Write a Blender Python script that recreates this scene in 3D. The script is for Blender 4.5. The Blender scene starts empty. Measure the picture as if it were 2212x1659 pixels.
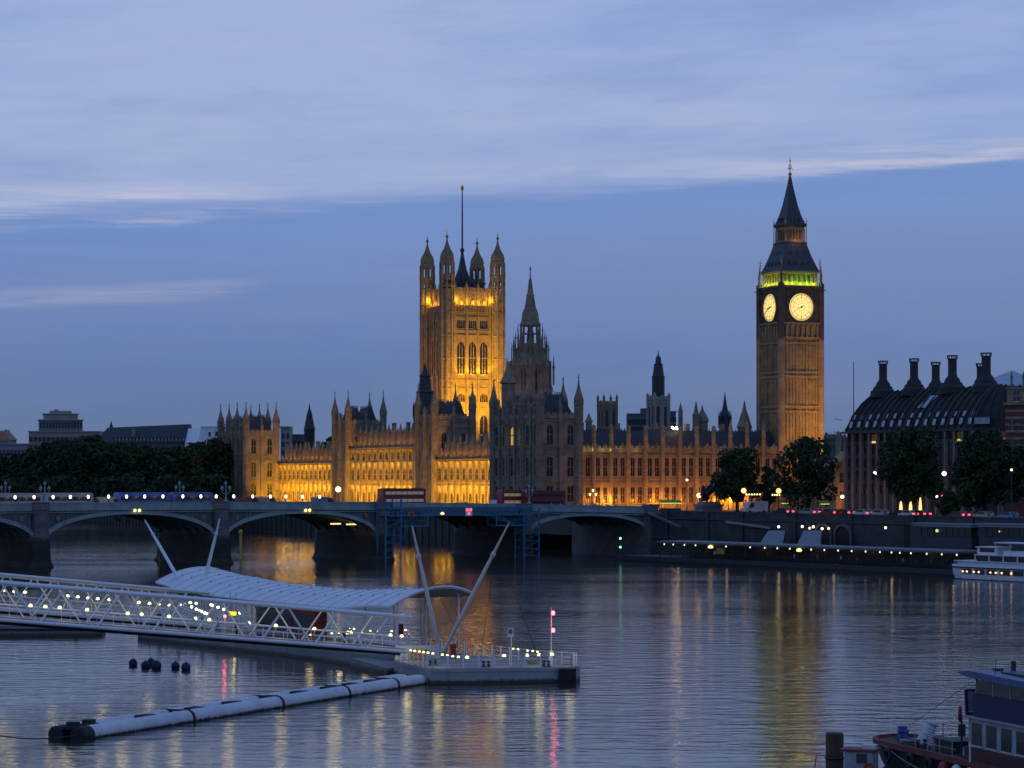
import bpy, math, random
from mathutils import Vector, Matrix
# ------------------------------------------------------------------ camera, sky, exposure
SC = bpy.context.scene
COL = SC.collection
F, CX, HY, H = 5550.0, 1106.0, 1034.0, 17.5      # focal length (in units of 1/2212 frame width), principal point, horizon row, eye height over the water
cam = bpy.data.cameras.new("camera"); camo = bpy.data.objects.new("camera", cam); COL.objects.link(camo)
camo.location = (0, 0, H); camo.rotation_euler = (math.pi/2, 0, 0)
cam.sensor_width = 36; cam.lens = 36*F/2212; cam.shift_y = (HY-829.5)/2212
cam.clip_start = 1; cam.clip_end = 12000
SC.camera = camo
SC.render.engine = 'CYCLES'
SC.view_settings.view_transform = 'Standard'; SC.view_settings.look = 'None'
SC.view_settings.exposure = 0.0; SC.view_settings.gamma = 1
SC.cycles.use_denoising = True
SC.cycles.max_bounces = 6; SC.cycles.diffuse_bounces = 2; SC.cycles.glossy_bounces = 4
SC.cycles.sample_clamp_indirect = 4.0
SC.cycles.caustics_reflective = False; SC.cycles.caustics_refractive = False

class N:                                            # tiny node-expression helper
    def __init__(s, nt, sock): s.nt = nt; s.s = sock
    def _m(s, op, a, b=None, c=None):
        n = s.nt.nodes.new('ShaderNodeMath'); n.operation = op
        for i, q in enumerate((a, b, c)):
            if q is None: continue
            if isinstance(q, N): s.nt.links.new(q.s, n.inputs[i])
            else: n.inputs[i].default_value = q
        return N(s.nt, n.outputs[0])
    def __add__(s, o): return s._m('ADD', s, o)
    def __radd__(s, o): return s._m('ADD', o, s)
    def __sub__(s, o): return s._m('SUBTRACT', s, o)
    def __rsub__(s, o): return s._m('SUBTRACT', o, s)
    def __mul__(s, o): return s._m('MULTIPLY', s, o)
    def __rmul__(s, o): return s._m('MULTIPLY', o, s)
    def __truediv__(s, o): return s._m('DIVIDE', s, o)
    def f(s, op, *a): return s._m(op, s, *a)
    def ss(s, a, b):
        n = s.nt.nodes.new('ShaderNodeMapRange'); n.interpolation_type = 'SMOOTHSTEP'
        s.nt.links.new(s.s, n.inputs[0]); n.inputs[1].default_value = a; n.inputs[2].default_value = b
        return N(s.nt, n.outputs[0])
def lin(r, g, b):
    f = lambda c: (c/255/12.92) if c/255 < .04045 else ((c/255+.055)/1.055)**2.4
    return (f(r), f(g), f(b), 1)
def xyz(nt, x, y, z):
    n = nt.nodes.new('ShaderNodeCombineXYZ')
    for i, q in enumerate((x, y, z)):
        if isinstance(q, N): nt.links.new(q.s, n.inputs[i])
        else: n.inputs[i].default_value = q
    return n.outputs[0]
def noise(nt, vec, scale, detail=4, rough=.55):
    n = nt.nodes.new('ShaderNodeTexNoise'); n.inputs['Scale'].default_value = scale
    n.inputs['Detail'].default_value = detail; n.inputs['Roughness'].default_value = rough
    if vec is not None: nt.links.new(vec, n.inputs['Vector'])
    return N(nt, n.outputs[0])
def mixc(nt, fac, a, b):
    n = nt.nodes.new('ShaderNodeMix'); n.data_type = 'RGBA'
    if isinstance(fac, N): nt.links.new(fac.s, n.inputs['Factor'])
    else: n.inputs['Factor'].default_value = fac
    for k, q in ((6, a), (7, b)):
        if isinstance(q, (tuple, list)): n.inputs[k].default_value = q
        else: nt.links.new(q, n.inputs[k])
    return n.outputs[2]

def make_world():
    w = bpy.data.worlds.new("World"); SC.world = w; w.use_nodes = True
    nt = w.node_tree; bg = nt.nodes['Background']
    tc = nt.nodes.new('ShaderNodeTexCoord'); sp = nt.nodes.new('ShaderNodeSeparateXYZ')
    nt.links.new(tc.outputs['Generated'], sp.inputs[0])
    x, y, z = (N(nt, sp.outputs[i]) for i in range(3))
    h = (x*x+y*y).f('SQRT').f('MAXIMUM', .05)
    a = x/h; t = z/h                                # azimuth (sine) and slope above the horizon
    rp = nt.nodes.new('ShaderNodeValToRGB'); cr = rp.color_ramp
    nt.links.new((t/.4).s, rp.inputs[0])
    stops = [(0, (98,115,150)), (.025, (99,121,162)), (.05, (102,127,176)), (.08, (111,138,190)), (.11, (120,149,200)), (.15, (134,161,211)), (.19, (134,160,214)), (.4, (100,130,180))]
    cr.elements[0].position = 0; cr.elements[0].color = lin(*stops[0][1])
    cr.elements[1].position = 1; cr.elements[1].color = lin(*stops[-1][1])
    for p, c in stops[1:-1]:
        e = cr.elements.new(p/.4); e.color = lin(*c)
    v = xyz(nt, a*3.2, t*26, 0.0)
    n1 = noise(nt, v, 1.6, 6, .6); n2 = noise(nt, xyz(nt, a*5, t*90, 3.0), 1.8, 5, .62)
    n3 = noise(nt, xyz(nt, a*30, t*260, 7.0), 1.0, 5, .6)
    edge = t - (.1085 + a*.063) + (n1-.5)*.018 + (n2-.5)*.006 + (n3-.5)*.004
    deck = edge.ss(-.003, .010)*(1-edge.ss(.09, .2))          # high cloud sheet with a lower edge
    rim = edge.ss(-.002, .003)*(1-edge.ss(.004, .017))*(n2.ss(.40, .66))*((a.f('ABSOLUTE')).ss(.02, .15)*.9+.12)
    st = t - (.070 + (a+.15)*.05) + (n1-.5)*.006
    streak = st.ss(-.004, .001)*(1-st.ss(.001, .006))*a.f('MULTIPLY', -1).ss(.09, .12)*n2.ss(.3, .6)
    veil = n2.ss(.35, .75)*edge.ss(-.08, .04)
    n5 = noise(nt, xyz(nt, a*2.6+t*2, t*17-a*1.0, 11.0), 1.3, 7, .58); n6 = noise(nt, xyz(nt, a*7, t*34-a*2, 17.0), 1.5, 6, .6)
    c = mixc(nt, deck*(n5.ss(.36,.64)*.46+.12+(1-edge.ss(.0,.05))*.12)+veil*.10, rp.outputs[0], lin(176,188,222))
    c = mixc(nt, deck*(1-n6.ss(.32,.56))*.30, c, lin(122,142,192))
    low = (n5.ss(.35,.65))*(1-edge.ss(-.03,.0))*t.ss(.0,.03)
    c = mixc(nt, low*.40, c, lin(124,136,174))
    c = mixc(nt, (1-deck)*edge.ss(-.022,-.002)*.4, c, lin(104,136,196))
    c = mixc(nt, rim*.62+streak*.26, c, lin(208,203,218))
    nt.links.new(c, bg.inputs[0]); bg.inputs[1].default_value = 1.0
make_world()

# ------------------------------------------------------------------ pixel-to-world measuring helpers (used only to size and place things)
def wx(px, d): return (px-CX)/F*d
def wz(py, d): return H-(py-HY)*d/F
def pt(px, py, d): return Vector((wx(px, d), d, wz(py, d)))
def dwl(py): return H*F/(py-HY)                     # distance of a point on the water
def wp(px, py):
    d = dwl(py); return Vector((wx(px, d), d, 0))

# ------------------------------------------------------------------ materials
MATS = {}
def mat(name, col, rough=.7, metal=0, var=.25, scale=.6, bump=0., emit=0, ecol=None, spec=.5, brick=None, transm=0, alpha=1, coords='Object', tide=None, rust=0):
    if name in MATS: return MATS[name]
    m = bpy.data.materials.new(name); m.use_nodes = True; MATS[name] = m
    nt = m.node_tree; b = nt.nodes['Principled BSDF']
    b.inputs['Roughness'].default_value = rough; b.inputs['Metallic'].default_value = metal
    b.inputs['Specular IOR Level'].default_value = spec
    if emit:
        b.inputs['Base Color'].default_value = (*col, 1)
        b.inputs['Emission Color'].default_value = (*(ecol or col), 1); b.inputs['Emission Strength'].default_value = emit
        return m
    tc = nt.nodes.new('ShaderNodeTexCoord'); vec = tc.outputs[coords]
    n = noise(nt, vec, scale, 6, .62); n2 = noise(nt, vec, scale*7.3, 3, .5)
    f = n.ss(.3, .72)*.7+n2*.3
    dk = tuple(c*(1-var) for c in col)+(1,); lt = tuple(min(1, c*(1+var*.7)) for c in col)+(1,)
    c = mixc(nt, f, dk, lt)
    if brick:
        bw, bh, mo, c2 = brick
        br = nt.nodes.new('ShaderNodeTexBrick'); br.inputs['Scale'].default_value = 1
        br.inputs['Brick Width'].default_value = bw; br.inputs['Row Height'].default_value = bh; br.inputs['Mortar Size'].default_value = mo
        br.inputs['Color1'].default_value = (1,1,1,1); br.inputs['Color2'].default_value = (.82,.8,.78,1); br.inputs['Mortar'].default_value = (*c2, 1)
        sp = nt.nodes.new('ShaderNodeSeparateXYZ'); nt.links.new(vec, sp.inputs[0])
        sx, sy, sz = (N(nt, sp.outputs[i]) for i in range(3))
        nt.links.new(xyz(nt, sx+sy, sz, 0.0), br.inputs['Vector'])
        mx = nt.nodes.new('ShaderNodeMix'); mx.data_type = 'RGBA'; mx.blend_type = 'MULTIPLY'; mx.inputs['Factor'].default_value = 1
        nt.links.new(c, mx.inputs[6]); nt.links.new(br.outputs[0], mx.inputs[7]); c = mx.outputs[2]
    if tide or rust:
        sp2 = nt.nodes.new('ShaderNodeSeparateXYZ'); nt.links.new(vec, sp2.inputs[0]); X_, Y_, Z_ = (N(nt, sp2.outputs[i]) for i in range(3))
        if rust: c = mixc(nt, noise(nt, xyz(nt, X_*1.3, Y_*1.3, Z_*.16), 1.2, 5, .65).ss(.54, .74)*rust, c, (.12,.06,.03,1))
        if tide: c = mixc(nt, ((Z_ + (n2-.5)*.35)*-1.0).ss(-tide, -tide*.3), c, (.035,.04,.022,1))
    nt.links.new(c, b.inputs['Base Color'])
    nt.links.new((n2*.25+(rough-.12)).s, b.inputs['Roughness'])
    if bump:
        bn = nt.nodes.new('ShaderNodeBump'); bn.inputs['Strength'].default_value = bump; bn.inputs['Distance'].default_value = .15
        nt.links.new((n2+n).s, bn.inputs['Height']); nt.links.new(bn.outputs[0], b.inputs['Normal'])
    if transm: b.inputs['Transmission Weight'].default_value = transm
    return m
STONE = mat('honey_limestone', (.36,.27,.15), .85, var=.38, scale=.35, bump=.5, brick=(1.1,.45,.03,(.6,.58,.55)))
STONED = mat('weathered_limestone', (.31,.245,.175), .88, var=.45, scale=.3, bump=.5, brick=(1.2,.5,.03,(.6,.58,.55)))
PALE = mat('pale_stone', (.34,.31,.28), .85, var=.25, scale=.2, bump=.3)
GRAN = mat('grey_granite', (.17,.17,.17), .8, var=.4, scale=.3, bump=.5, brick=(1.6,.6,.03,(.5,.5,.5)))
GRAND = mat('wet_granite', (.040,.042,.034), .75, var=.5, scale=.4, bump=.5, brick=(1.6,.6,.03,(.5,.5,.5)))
SLATE = mat('slate_roof', (.05,.056,.07), .65, var=.35, scale=.8, bump=.4, brick=(.5,.3,.02,(.5,.5,.5)))
IRON = mat('cast_iron_roof', (.055,.065,.085), .55, var=.35, scale=.5, bump=.4, brick=(.8,.45,.03,(.5,.5,.5)))
GLASS = mat('dark_window_glass', (.015,.018,.024), .25, var=.4, scale=.4, spec=.6)
GILT = mat('gilded_metal', (.5,.32,.08), .4, .7, var=.2)
WHITE = mat('white_painted_steel', (.74,.76,.79), .4, var=.08, scale=1.5)
WHITED = mat('off_white_paint', (.58,.60,.63), .5, var=.15, scale=1)
CANV = mat('white_canopy_panel', (.72,.74,.78), .5, var=.10, scale=.7)
GREY = mat('grey_hull_paint', (.20,.21,.23), .55, var=.3, scale=.4, bump=.15, tide=.5, rust=.5)
GREYD = mat('dark_grey_deck', (.11,.11,.115), .75, var=.25, scale=.8)
BLACK = mat('black_rubber', (.015,.015,.017), .7, var=.3, scale=1)
DMET = mat('dark_metal', (.035,.037,.042), .5, .3, var=.3, scale=1)
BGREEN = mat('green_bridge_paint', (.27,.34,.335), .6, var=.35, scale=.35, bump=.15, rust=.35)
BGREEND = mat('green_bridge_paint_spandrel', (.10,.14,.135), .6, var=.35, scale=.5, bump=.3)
BLUE = mat('blue_scaffold_paint', (.03,.16,.29), .5, var=.25, scale=1)
NAVY = mat('navy_blue_paint', (.008,.014,.07), .6, var=.25, scale=1)
BLUEP = mat('bright_blue_plastic', (.015,.06,.30), .4, var=.2, scale=1)
RED = mat('red_paint', (.26,.02,.02), .45, var=.2, scale=1)
REDD = mat('dull_red_paint', (.22,.03,.035), .6, var=.4, scale=1.2)
RUST = mat('rusty_brown_steel', (.10,.05,.035), .8, var=.5, scale=1.2, bump=.4)
ORANGE = mat('orange_plastic', (.50,.22,.02), .5, var=.2)
YELLOW = mat('yellow_paint', (.46,.35,.05), .6, var=.3, scale=1)
BRONZE = mat('dark_bronze', (.02,.022,.022), .5, .4, var=.3)
ASPH = mat('asphalt', (.05,.05,.052), .9, var=.3, scale=.3, bump=.2)
GROUND = mat('city_ground', (.07,.07,.065), .95, var=.4, scale=.05)
BARK = mat('bark', (.05,.04,.03), .9, var=.4, scale=1.5, bump=.5)
LEAFA = mat('leaf_dark_green', (.030,.052,.026), .8, var=.55, scale=.45, spec=.2)
LEAFB = mat('leaf_green', (.036,.060,.028), .8, var=.6, scale=.35, spec=.2)
SKIN = mat('skin', (.40,.26,.19), .6, var=.1)
def em(name, col, s): return mat(name, col, emit=s)
E_WHITE = em('lamp_white', (1,.86,.66), 3.2); E_WARM = em('lamp_warm', (1,.62,.22), 2.4); E_YEL = em('lamp_yellow', (1,.88,.38), 2.2)
E_RED = em('lamp_red', (1,.12,.16), 6); E_TAIL = em('tail_lamp_red', (1,.06,.09), 3.5); E_GREEN = em('lamp_green', (.25,1,.45), 2.0)
E_FLOOD = em('floodlight_white', (1,.80,.55), 8); E_BIG = em('lamp_amber', (1,.70,.30), 4); E_WIN = em('lit_window', (1,.70,.18), .8)
E_WINP = em('pale_lit_window', (.85,.88,1), .55); E_GLOBE = em('lamp_globe', (1,.72,.18), 1.6); E_BUS = em('bus_interior_light', (.8,.62,.42), .06)
E_NAV = em('navigation_amber', (1,.76,.26), 2.6)

# ------------------------------------------------------------------ mesh builder
class MB:
    def __init__(s): s.v = []; s.f = []; s.m = []; s.tr = None
    def tf(s, ox=0, oy=0, rot=0, oz=0):
        c, n = math.cos(rot), math.sin(rot); s.tr = (ox, oy, oz, c, n); return s
    def add(s, vs, fs, mi=0):
        b = len(s.v)
        if s.tr:
            ox, oy, oz, c, n = s.tr
            vs = [(ox+c*x-n*y, oy+n*x+c*y, oz+z) for x, y, z in vs]
        s.v += [tuple(v) for v in vs]; s.f += [tuple(i+b for i in f) for f in fs]; s.m += [mi]*len(fs); return s
    def box(s, x0, y0, z0, x1, y1, z1, mi=0):
        return s.add([(x0,y0,z0),(x1,y0,z0),(x1,y1,z0),(x0,y1,z0),(x0,y0,z1),(x1,y0,z1),(x1,y1,z1),(x0,y1,z1)],
                     [(3,2,1,0),(4,5,6,7),(0,1,5,4),(1,2,6,5),(2,3,7,6),(3,0,4,7)], mi)
    def cbox(s, x, y, z0, w, d, h, mi=0): return s.box(x-w/2, y-d/2, z0, x+w/2, y+d/2, z0+h, mi)
    def lathe(s, x, y, prof, n=8, rot=None, mi=0, sy=1):
        rot = math.pi/n if rot is None else rot
        vs = []; fs = []
        for r, z in prof:
            for k in range(n):
                a = rot+2*math.pi*k/n; vs.append((x+r*math.cos(a), y+r*sy*math.sin(a), z))
        for j in range(len(prof)-1):
            for k in range(n):
                k2 = (k+1) % n; fs.append((j*n+k, j*n+k2, (j+1)*n+k2, (j+1)*n+k))
        fs.append(tuple(range(n-1, -1, -1))); fs.append(tuple((len(prof)-1)*n+k for k in range(n)))
        return s.add(vs, fs, mi)
    def pyr(s, x, y, prof, mi=0): return s.lathe(x, y, [(r*math.sqrt(2), z) for r, z in prof], 4, math.pi/4, mi)
    def tube(s, p, q, r, r2=None, n=8, mi=0):
        p, q = Vector(p), Vector(q); r2 = r if r2 is None else r2
        d = (q-p)
        if d.length < 1e-6: return s
        d.normalize(); u = d.orthogonal().normalized(); w = d.cross(u)
        vs = [tuple(c+rr*(u*math.cos(2*math.pi*k/n)+w*math.sin(2*math.pi*k/n))) for c, rr in ((p, r), (q, r2)) for k in range(n)]
        fs = [(k, (k+1) % n, n+(k+1) % n, n+k) for k in range(n)]+[tuple(range(n-1, -1, -1)), tuple(range(n, 2*n))]
        return s.add(vs, fs, mi)
    def path(s, pts, r, n=6, mi=0):
        for a, b in zip(pts, pts[1:]): s.tube(a, b, r, n=n, mi=mi)
        return s
    def beam(s, p, q, w, h=None, mi=0):
        p, q = Vector(p), Vector(q); h = h or w; d = (q-p).normalized()
        up = Vector((0,0,1)) if abs(d.z) < .95 else Vector((0,1,0))
        u = d.cross(up).normalized()*w/2; v = u.cross(d).normalized()*h/2
        vs = [tuple(c+a*u+b*v) for c in (p, q) for a, b in ((-1,-1),(1,-1),(1,1),(-1,1))]
        return s.add(vs, [(3,2,1,0),(4,5,6,7),(0,1,5,4),(1,2,6,5),(2,3,7,6),(3,0,4,7)], mi)
    def prism(s, poly, z0, z1, mi=0):
        n = len(poly); z0f = z0 if callable(z0) else (lambda x, y: z0); z1f = z1 if callable(z1) else (lambda x, y: z1)
        vs = [(x, y, z0f(x, y)) for x, y in poly]+[(x, y, z1f(x, y)) for x, y in poly]
        return s.add(vs, [tuple(range(n-1, -1, -1)), tuple(range(n, 2*n))]+[(k, (k+1) % n, n+(k+1) % n, n+k) for k in range(n)], mi)
    def ext(s, poly, vec, mi=0):                     # extrude a flat 3-d polygon along vec
        n = len(poly); V = Vector(vec)
        vs = [tuple(p) for p in poly]+[tuple(Vector(p)+V) for p in poly]
        return s.add(vs, [tuple(range(n-1, -1, -1)), tuple(range(n, 2*n))]+[(k, (k+1) % n, n+(k+1) % n, n+k) for k in range(n)], mi)
    def ball(s, c, r, n=10, m=6, mi=0, sz=1, sx=1):
        prof = [(max(1e-3, r*math.sin(math.pi*j/m)), c[2]-r*sz*math.cos(math.pi*j/m)) for j in range(m+1)]
        return s.lathe(c[0], c[1], prof, n, 0, mi)
    def torus(s, c, R, r, axis='y', n=16, m=6, mi=0):
        vs = []; fs = []
        for i in range(n):
            a = 2*math.pi*i/n
            for j in range(m):
                b = 2*math.pi*j/m; q = R+r*math.cos(b); p = (q*math.cos(a), r*math.sin(b), q*math.sin(a))
                if axis == 'x': p = (p[1], p[0], p[2])
                if axis == 'z': p = (p[0], p[2], p[1])
                vs.append((c[0]+p[0], c[1]+p[1], c[2]+p[2]))
        for i in range(n):
            for j in range(m):
                i2, j2 = (i+1) % n, (j+1) % m; fs.append((i*m+j, i2*m+j, i2*m+j2, i*m+j2))
        return s.add(vs, fs, mi)
    def grid(s, P, mi=0):                            # P[i][j] points -> quads
        nj = len(P[0]); vs = [tuple(p) for r in P for p in r]
        return s.add(vs, [(i*nj+j, (i+1)*nj+j, (i+1)*nj+j+1, i*nj+j+1) for i in range(len(P)-1) for j in range(nj-1)], mi)
    def mesh(s, name, mats, smooth=True):
        me = bpy.data.meshes.new(name); me.from_pydata(s.v, [], s.f)
        for m in (mats if isinstance(mats, (list, tuple)) else [mats]): me.materials.append(m)
        if any(s.m): me.polygons.foreach_set('material_index', s.m)
        if smooth:
            me.polygons.foreach_set('use_smooth', [True]*len(me.polygons)); me.set_sharp_from_angle(angle=math.radians(34))
        me.update(); return me
    def build(s, name, mats, parent=None, smooth=True, loc=None, rz=0):
        return ob(name, s.mesh(name, mats, smooth), parent, loc, rz)
def ob(name, me, parent=None, loc=None, rz=0):
    o = bpy.data.objects.new(name, me); COL.objects.link(o)
    if parent: o.parent = parent
    if loc is not None: o.location = loc
    if rz: o.rotation_euler = (0, 0, rz)
    return o
def tag(o, label=None, cat=None, group=None, kind=None):
    if label: o['label'] = label
    if cat: o['category'] = cat
    if group: o['group'] = group
    if kind: o['kind'] = kind
    return o
def T(name, label, cat, loc=(0,0,0), rz=0, group=None):
    o = bpy.data.objects.new(name, None); COL.objects.link(o); o.empty_display_size = .5
    o.location = loc; o.rotation_euler = (0, 0, rz); return tag(o, label, cat, group)
def dup(root, loc, rz=None, label=None, group=None, scale=None):
    r = root.copy(); COL.objects.link(r); r.location = loc
    if rz is not None: r.rotation_euler = (0, 0, rz)
    if label: r['label'] = label
    if group: r['group'] = group
    if scale: r.scale = (scale,)*3
    def rec(o, n):
        for ch in list(o.children):
            c = ch.copy(); COL.objects.link(c); c.parent = n; rec(ch, c)
    rec(root, r); return r
def light(kind, loc, energy, col, parent=None, size=.3, target=None, spot=60, blend=.5, sy=None):
    l = bpy.data.lights.new('floodlight', kind); l.energy = energy; l.color = col
    if kind == 'AREA':
        l.size = size
        if sy: l.shape = 'RECTANGLE'; l.size_y = sy
    else: l.shadow_soft_size = size
    if kind == 'SPOT': l.spot_size = math.radians(spot); l.spot_blend = blend
    o = bpy.data.objects.new('floodlight', l); COL.objects.link(o); o.location = loc
    if parent: o.parent = parent
    if target is not None:
        d = Vector(target)-Vector(loc); o.rotation_euler = d.to_track_quat('-Z', 'Y').to_euler()
    return o
ORD = ['first','second','third','fourth','fifth','sixth','seventh','eighth','ninth','tenth','eleventh','twelfth','thirteenth','fourteenth','fifteenth','sixteenth','seventeenth','eighteenth','nineteenth','twentieth']
def nth(i, n, frm='left'):
    if i == 0: return ('leftmost' if frm == 'left' else 'rightmost')
    if i == n-1: return ('rightmost' if frm == 'left' else 'leftmost')
    return f'{ORD[i]} from {frm}'
R = math.radians
SOD = (1, .50, .01); AMB = (1, .58, .12)
random.seed(7)

# ------------------------------------------------------------------ water and ground
def make_water():
    m = bpy.data.materials.new('river_water'); m.use_nodes = True; nt = m.node_tree; b = nt.nodes['Principled BSDF']
    b.inputs['Base Color'].default_value = (.030,.028,.022,1); b.inputs['IOR'].default_value = 1.33
    b.inputs['Roughness'].default_value = .10
    ge = nt.nodes.new('ShaderNodeNewGeometry'); sp = nt.nodes.new('ShaderNodeSeparateXYZ'); nt.links.new(ge.outputs['Position'], sp.inputs[0])
    x, y, z = (N(nt, sp.outputs[i]) for i in range(3))
    n1 = noise(nt, xyz(nt, x*.50+y*.14, y*.95-x*.05, 0.0), .60, 4, .52)      # chop
    n2 = noise(nt, xyz(nt, x*.05, y*.10, 5.0), .55, 4, .6)        # wind patches
    n3 = noise(nt, xyz(nt, x*.07-y*.02, y*.26, 9.0), 1.0, 3, .55); n4 = noise(nt, xyz(nt, x*.012, y*.035, 3.0), 1.0, 4, .6)
    bn = nt.nodes.new('ShaderNodeBump'); bn.inputs['Distance'].default_value = .30
    nt.links.new((n4.ss(.3,.7)*.40+.27).s, bn.inputs['Strength'])
    nt.links.new((n1*.85+n3*.4).s, bn.inputs['Height']); nt.links.new(bn.outputs[0], b.inputs['Normal'])
    nt.links.new((n2.ss(.3,.7)*.07+.07).s, b.inputs['Roughness'])
    mb = MB(); mb.add([(-900,-60,0),(900,-60,0),(900,1900,0),(-900,1900,0)], [(0,1,2,3)])
    tag(mb.build('river_water', m, smooth=False), 'calm grey blue river water with soft ripples and streaked light reflections', 'water', kind='structure')
make_water()
# palace frame: x = along the north front (to the right), y = along the river front (away)
AL = R(23); UX, UY = math.cos(AL), math.sin(AL); C0 = (7.0, 656.0)
def pw(x, y): return (C0[0]+UX*x-UY*y, C0[1]+UY*x+UX*y)
def pxy_x(px, y):                                   # local x on the line of local depth y that shows at column px
    ox, oy = pw(0, y); k = (px-CX)/F; return (k*oy-ox)/(UX-k*UY)
def pxy_y(px, x):
    ox, oy = pw(x, 0); k = (px-CX)/F; return (k*oy-ox)/(-UY-k*UX)
def pz(py, x, y): return wz(py, pw(x, y)[1])
def ploc(px, d):                                    # local x, y of a point at column px, depth d
    X = wx(px, d)-C0[0]; Y = d-C0[1]; return (X*UX+Y*UY, -X*UY+Y*UX)
BT = R(32); BO = (-91.1, 500.6)
def bw(t, y): return (BO[0]+math.cos(BT)*t-math.sin(BT)*y, BO[1]+math.sin(BT)*t+math.cos(BT)*y)
tw = [pw(-11, -40), pw(-11, 300)]
E0 = bw(145, 2); E1 = (76.0, 498.0); E2 = (95.0, 462.0); E3 = (190, 280)
mb = MB(); poly = [E3, (1400, 280), (1400, 6000), (-2500, 6000), (-900, 1560), pw(-11, 800), pw(-11, 3), E0, E1, E2]
mb.prism(poly, 4.0, 9.1)
tag(mb.build('ground', GROUND, smooth=False), 'city ground on the far bank', 'ground', kind='structure')
# ------------------------------------------------------------------ gothic kit
WCACHE = {}
def win_mesh(w, h, arch=True, transom=1, mull=1, glass=None, stone=None, g=.22):
    key = (round(w,2), round(h,2), arch, transom, mull, glass.name if glass else '', stone.name if stone else '')
    if key in WCACHE: return WCACHE[key]
    mb = MB(); hw = w/2
    mb.add([(-hw,g,0),(hw,g,0),(hw,g,h),(-hw,g,h)], [(0,1,2,3)], 0)
    t = min(.16, w*.09)
    for k in range(mull):
        x = -hw+w*(k+1)/(mull+1); mb.box(x-t/2, g-.12, 0, x+t/2, g-.003, h, 1)
    for k in range(transom):
        z = h*(k+1)/(transom+1.); mb.box(-hw, g-.1, z-t*.7, hw, g-.006, z+t*.7, 1)
    mb.box(-hw-.1, -.14, -.28, hw+.1, .03, -.003, 1)
    if arch:
        a = min(w*.8, h*.35)
        for s in (-1, 1):
            P = [(s*hw, 0.02, h)]+[(s*hw*math.cos(q*math.pi/2), 0.02, h-a+a*math.sin(q*math.pi/2)*.97) for q in (0, .25, .5, .75, 1)]
            if s > 0: P = P[::-1]
            mb.ext(P, (0, g-.03, 0), 1)
    me = mb.mesh('window', [glass or GLASS, stone or STONE], smooth=False); WCACHE[key] = me; return me
def loc_tf(tf, s, n=0):
    ox, oy, rot = tf; c, q = math.cos(rot), math.sin(rot); return (ox+c*s-q*n, oy+q*s+c*n)
def gwall(mb, tf, L, z0, z1, nb, rows, parent, per=1, th=.6, pil=.7, proj=.45, strings=(), parapet=1.0, pinn=0, glass=None, stone=None, pil_from=None, skip=(), corn=.26):
    old = mb.tr; mb.tf(tf[0], tf[1], tf[2]); b = L/nb
    ops = []
    for k in range(nb):
        for j in range(per):
            ops.append(((k+.5)*b if per == 1 else (k+.5)*b+(j-.5)*b*.42, k))
    w = max((r[2] for r in rows), default=0)
    edges = [0]
    for s, k in ops: edges += [s-w/2, s+w/2]
    edges.append(L)
    for i in range(0, len(edges), 2): mb.box(edges[i], 0, z0, edges[i+1], th, z1)
    for s, k in ops:
        zc = z0
        for za, zb, ww, ar, tr, mu in rows:
            mb.box(s-w/2, .04, zc, s+w/2, th, za); zc = zb
            if ww < w-.01:
                mb.box(s-w/2, .02, za, s-ww/2, th, zb); mb.box(s+ww/2, .02, za, s+w/2, th, zb)
            if k in skip: continue
            x, y = loc_tf(tf, s)
            o = ob('window', win_mesh(ww, zb-za, ar, tr, mu, glass, stone or STONE), parent, (x, y, za), tf[2])
        mb.box(s-w/2, .04, zc, s+w/2, th, z1)
    for k in range(nb+1):
        s = k*b; top = z1+parapet+.25
        mb.box(s-pil/2, -proj, pil_from or z0, s+pil/2, -.004, top)
        mb.box(s-pil*.36, -proj-.14, pil_from or z0, s+pil*.36, -proj-.003, (z0+z1*2)/3)
        if pinn:
            mb.pyr(s, -proj*.4, [(pil*.42, top-.01), (pil*.42, top+pinn*.42), (pil*.62, top+pinn*.45), (pil*.42, top+pinn*.52), (.05, top+pinn)])
    for zs in strings:
        mb.box(-.2, -.22, zs-.18, L+.2, -.006, zs+.18); mb.box(-.2, -.3, zs+.06, L+.2, -.223, zs+.18)
    if parapet:
        mb.box(-.1, -corn, z1-.25, L+.1, .3, z1+.15)
        n = max(2, int(L/1.5)); q = L/n
        mb.box(0, -.12, z1+.15, L, .22, z1+parapet*.62)
        for k in range(n): mb.box(k*q+q*.2, -.10, z1+parapet*.62, k*q+q*.8, .2, z1+parapet)
    mb.tr = old
def ogee(r, z0, zt):                                # little onion cap with a finial
    h = zt-z0
    return [(r*1.18, z0), (r*1.18, z0+h*.04), (r*1.0, z0+h*.07), (r*1.05, z0+h*.2), (r*.86, z0+h*.34), (r*.48, z0+h*.5), (r*.24, z0+h*.66), (r*.13, z0+h*.82), (r*.12, z0+h*.86), (r*.3, z0+h*.885), (r*.1, z0+h*.92), (.05, z0+h)]
def turret_mesh(r, h0, h1, ht, rings=3, key=None, stone=None):
    mb = MB(); mb.lathe(0, 0, [(r, h0), (r, h1)], 8)
    for k in range(8):
        a = math.pi/8+k*math.pi/4; mb.lathe(r*math.cos(a), r*math.sin(a), [(r*.13, h0), (r*.13, h1)], 4)
    for k in range(rings):
        z = h0+(h1-h0)*(k+1)/rings; mb.lathe(0, 0, [(r*1.0, z-.35), (r*1.17, z-.22), (r*1.17, z), (r*.98, z+.1)], 8)
    mb.lathe(0, 0, ogee(r, h1, ht), 8)
    for k in range(8):
        a = k*math.pi/4; mb.pyr(r*1.15*math.cos(a), r*1.15*math.sin(a), [(.12, h1-.2), (.12, h1+(ht-h1)*.12), (.01, h1+(ht-h1)*.26)])
    return mb.mesh('turret', stone or STONED)
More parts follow.
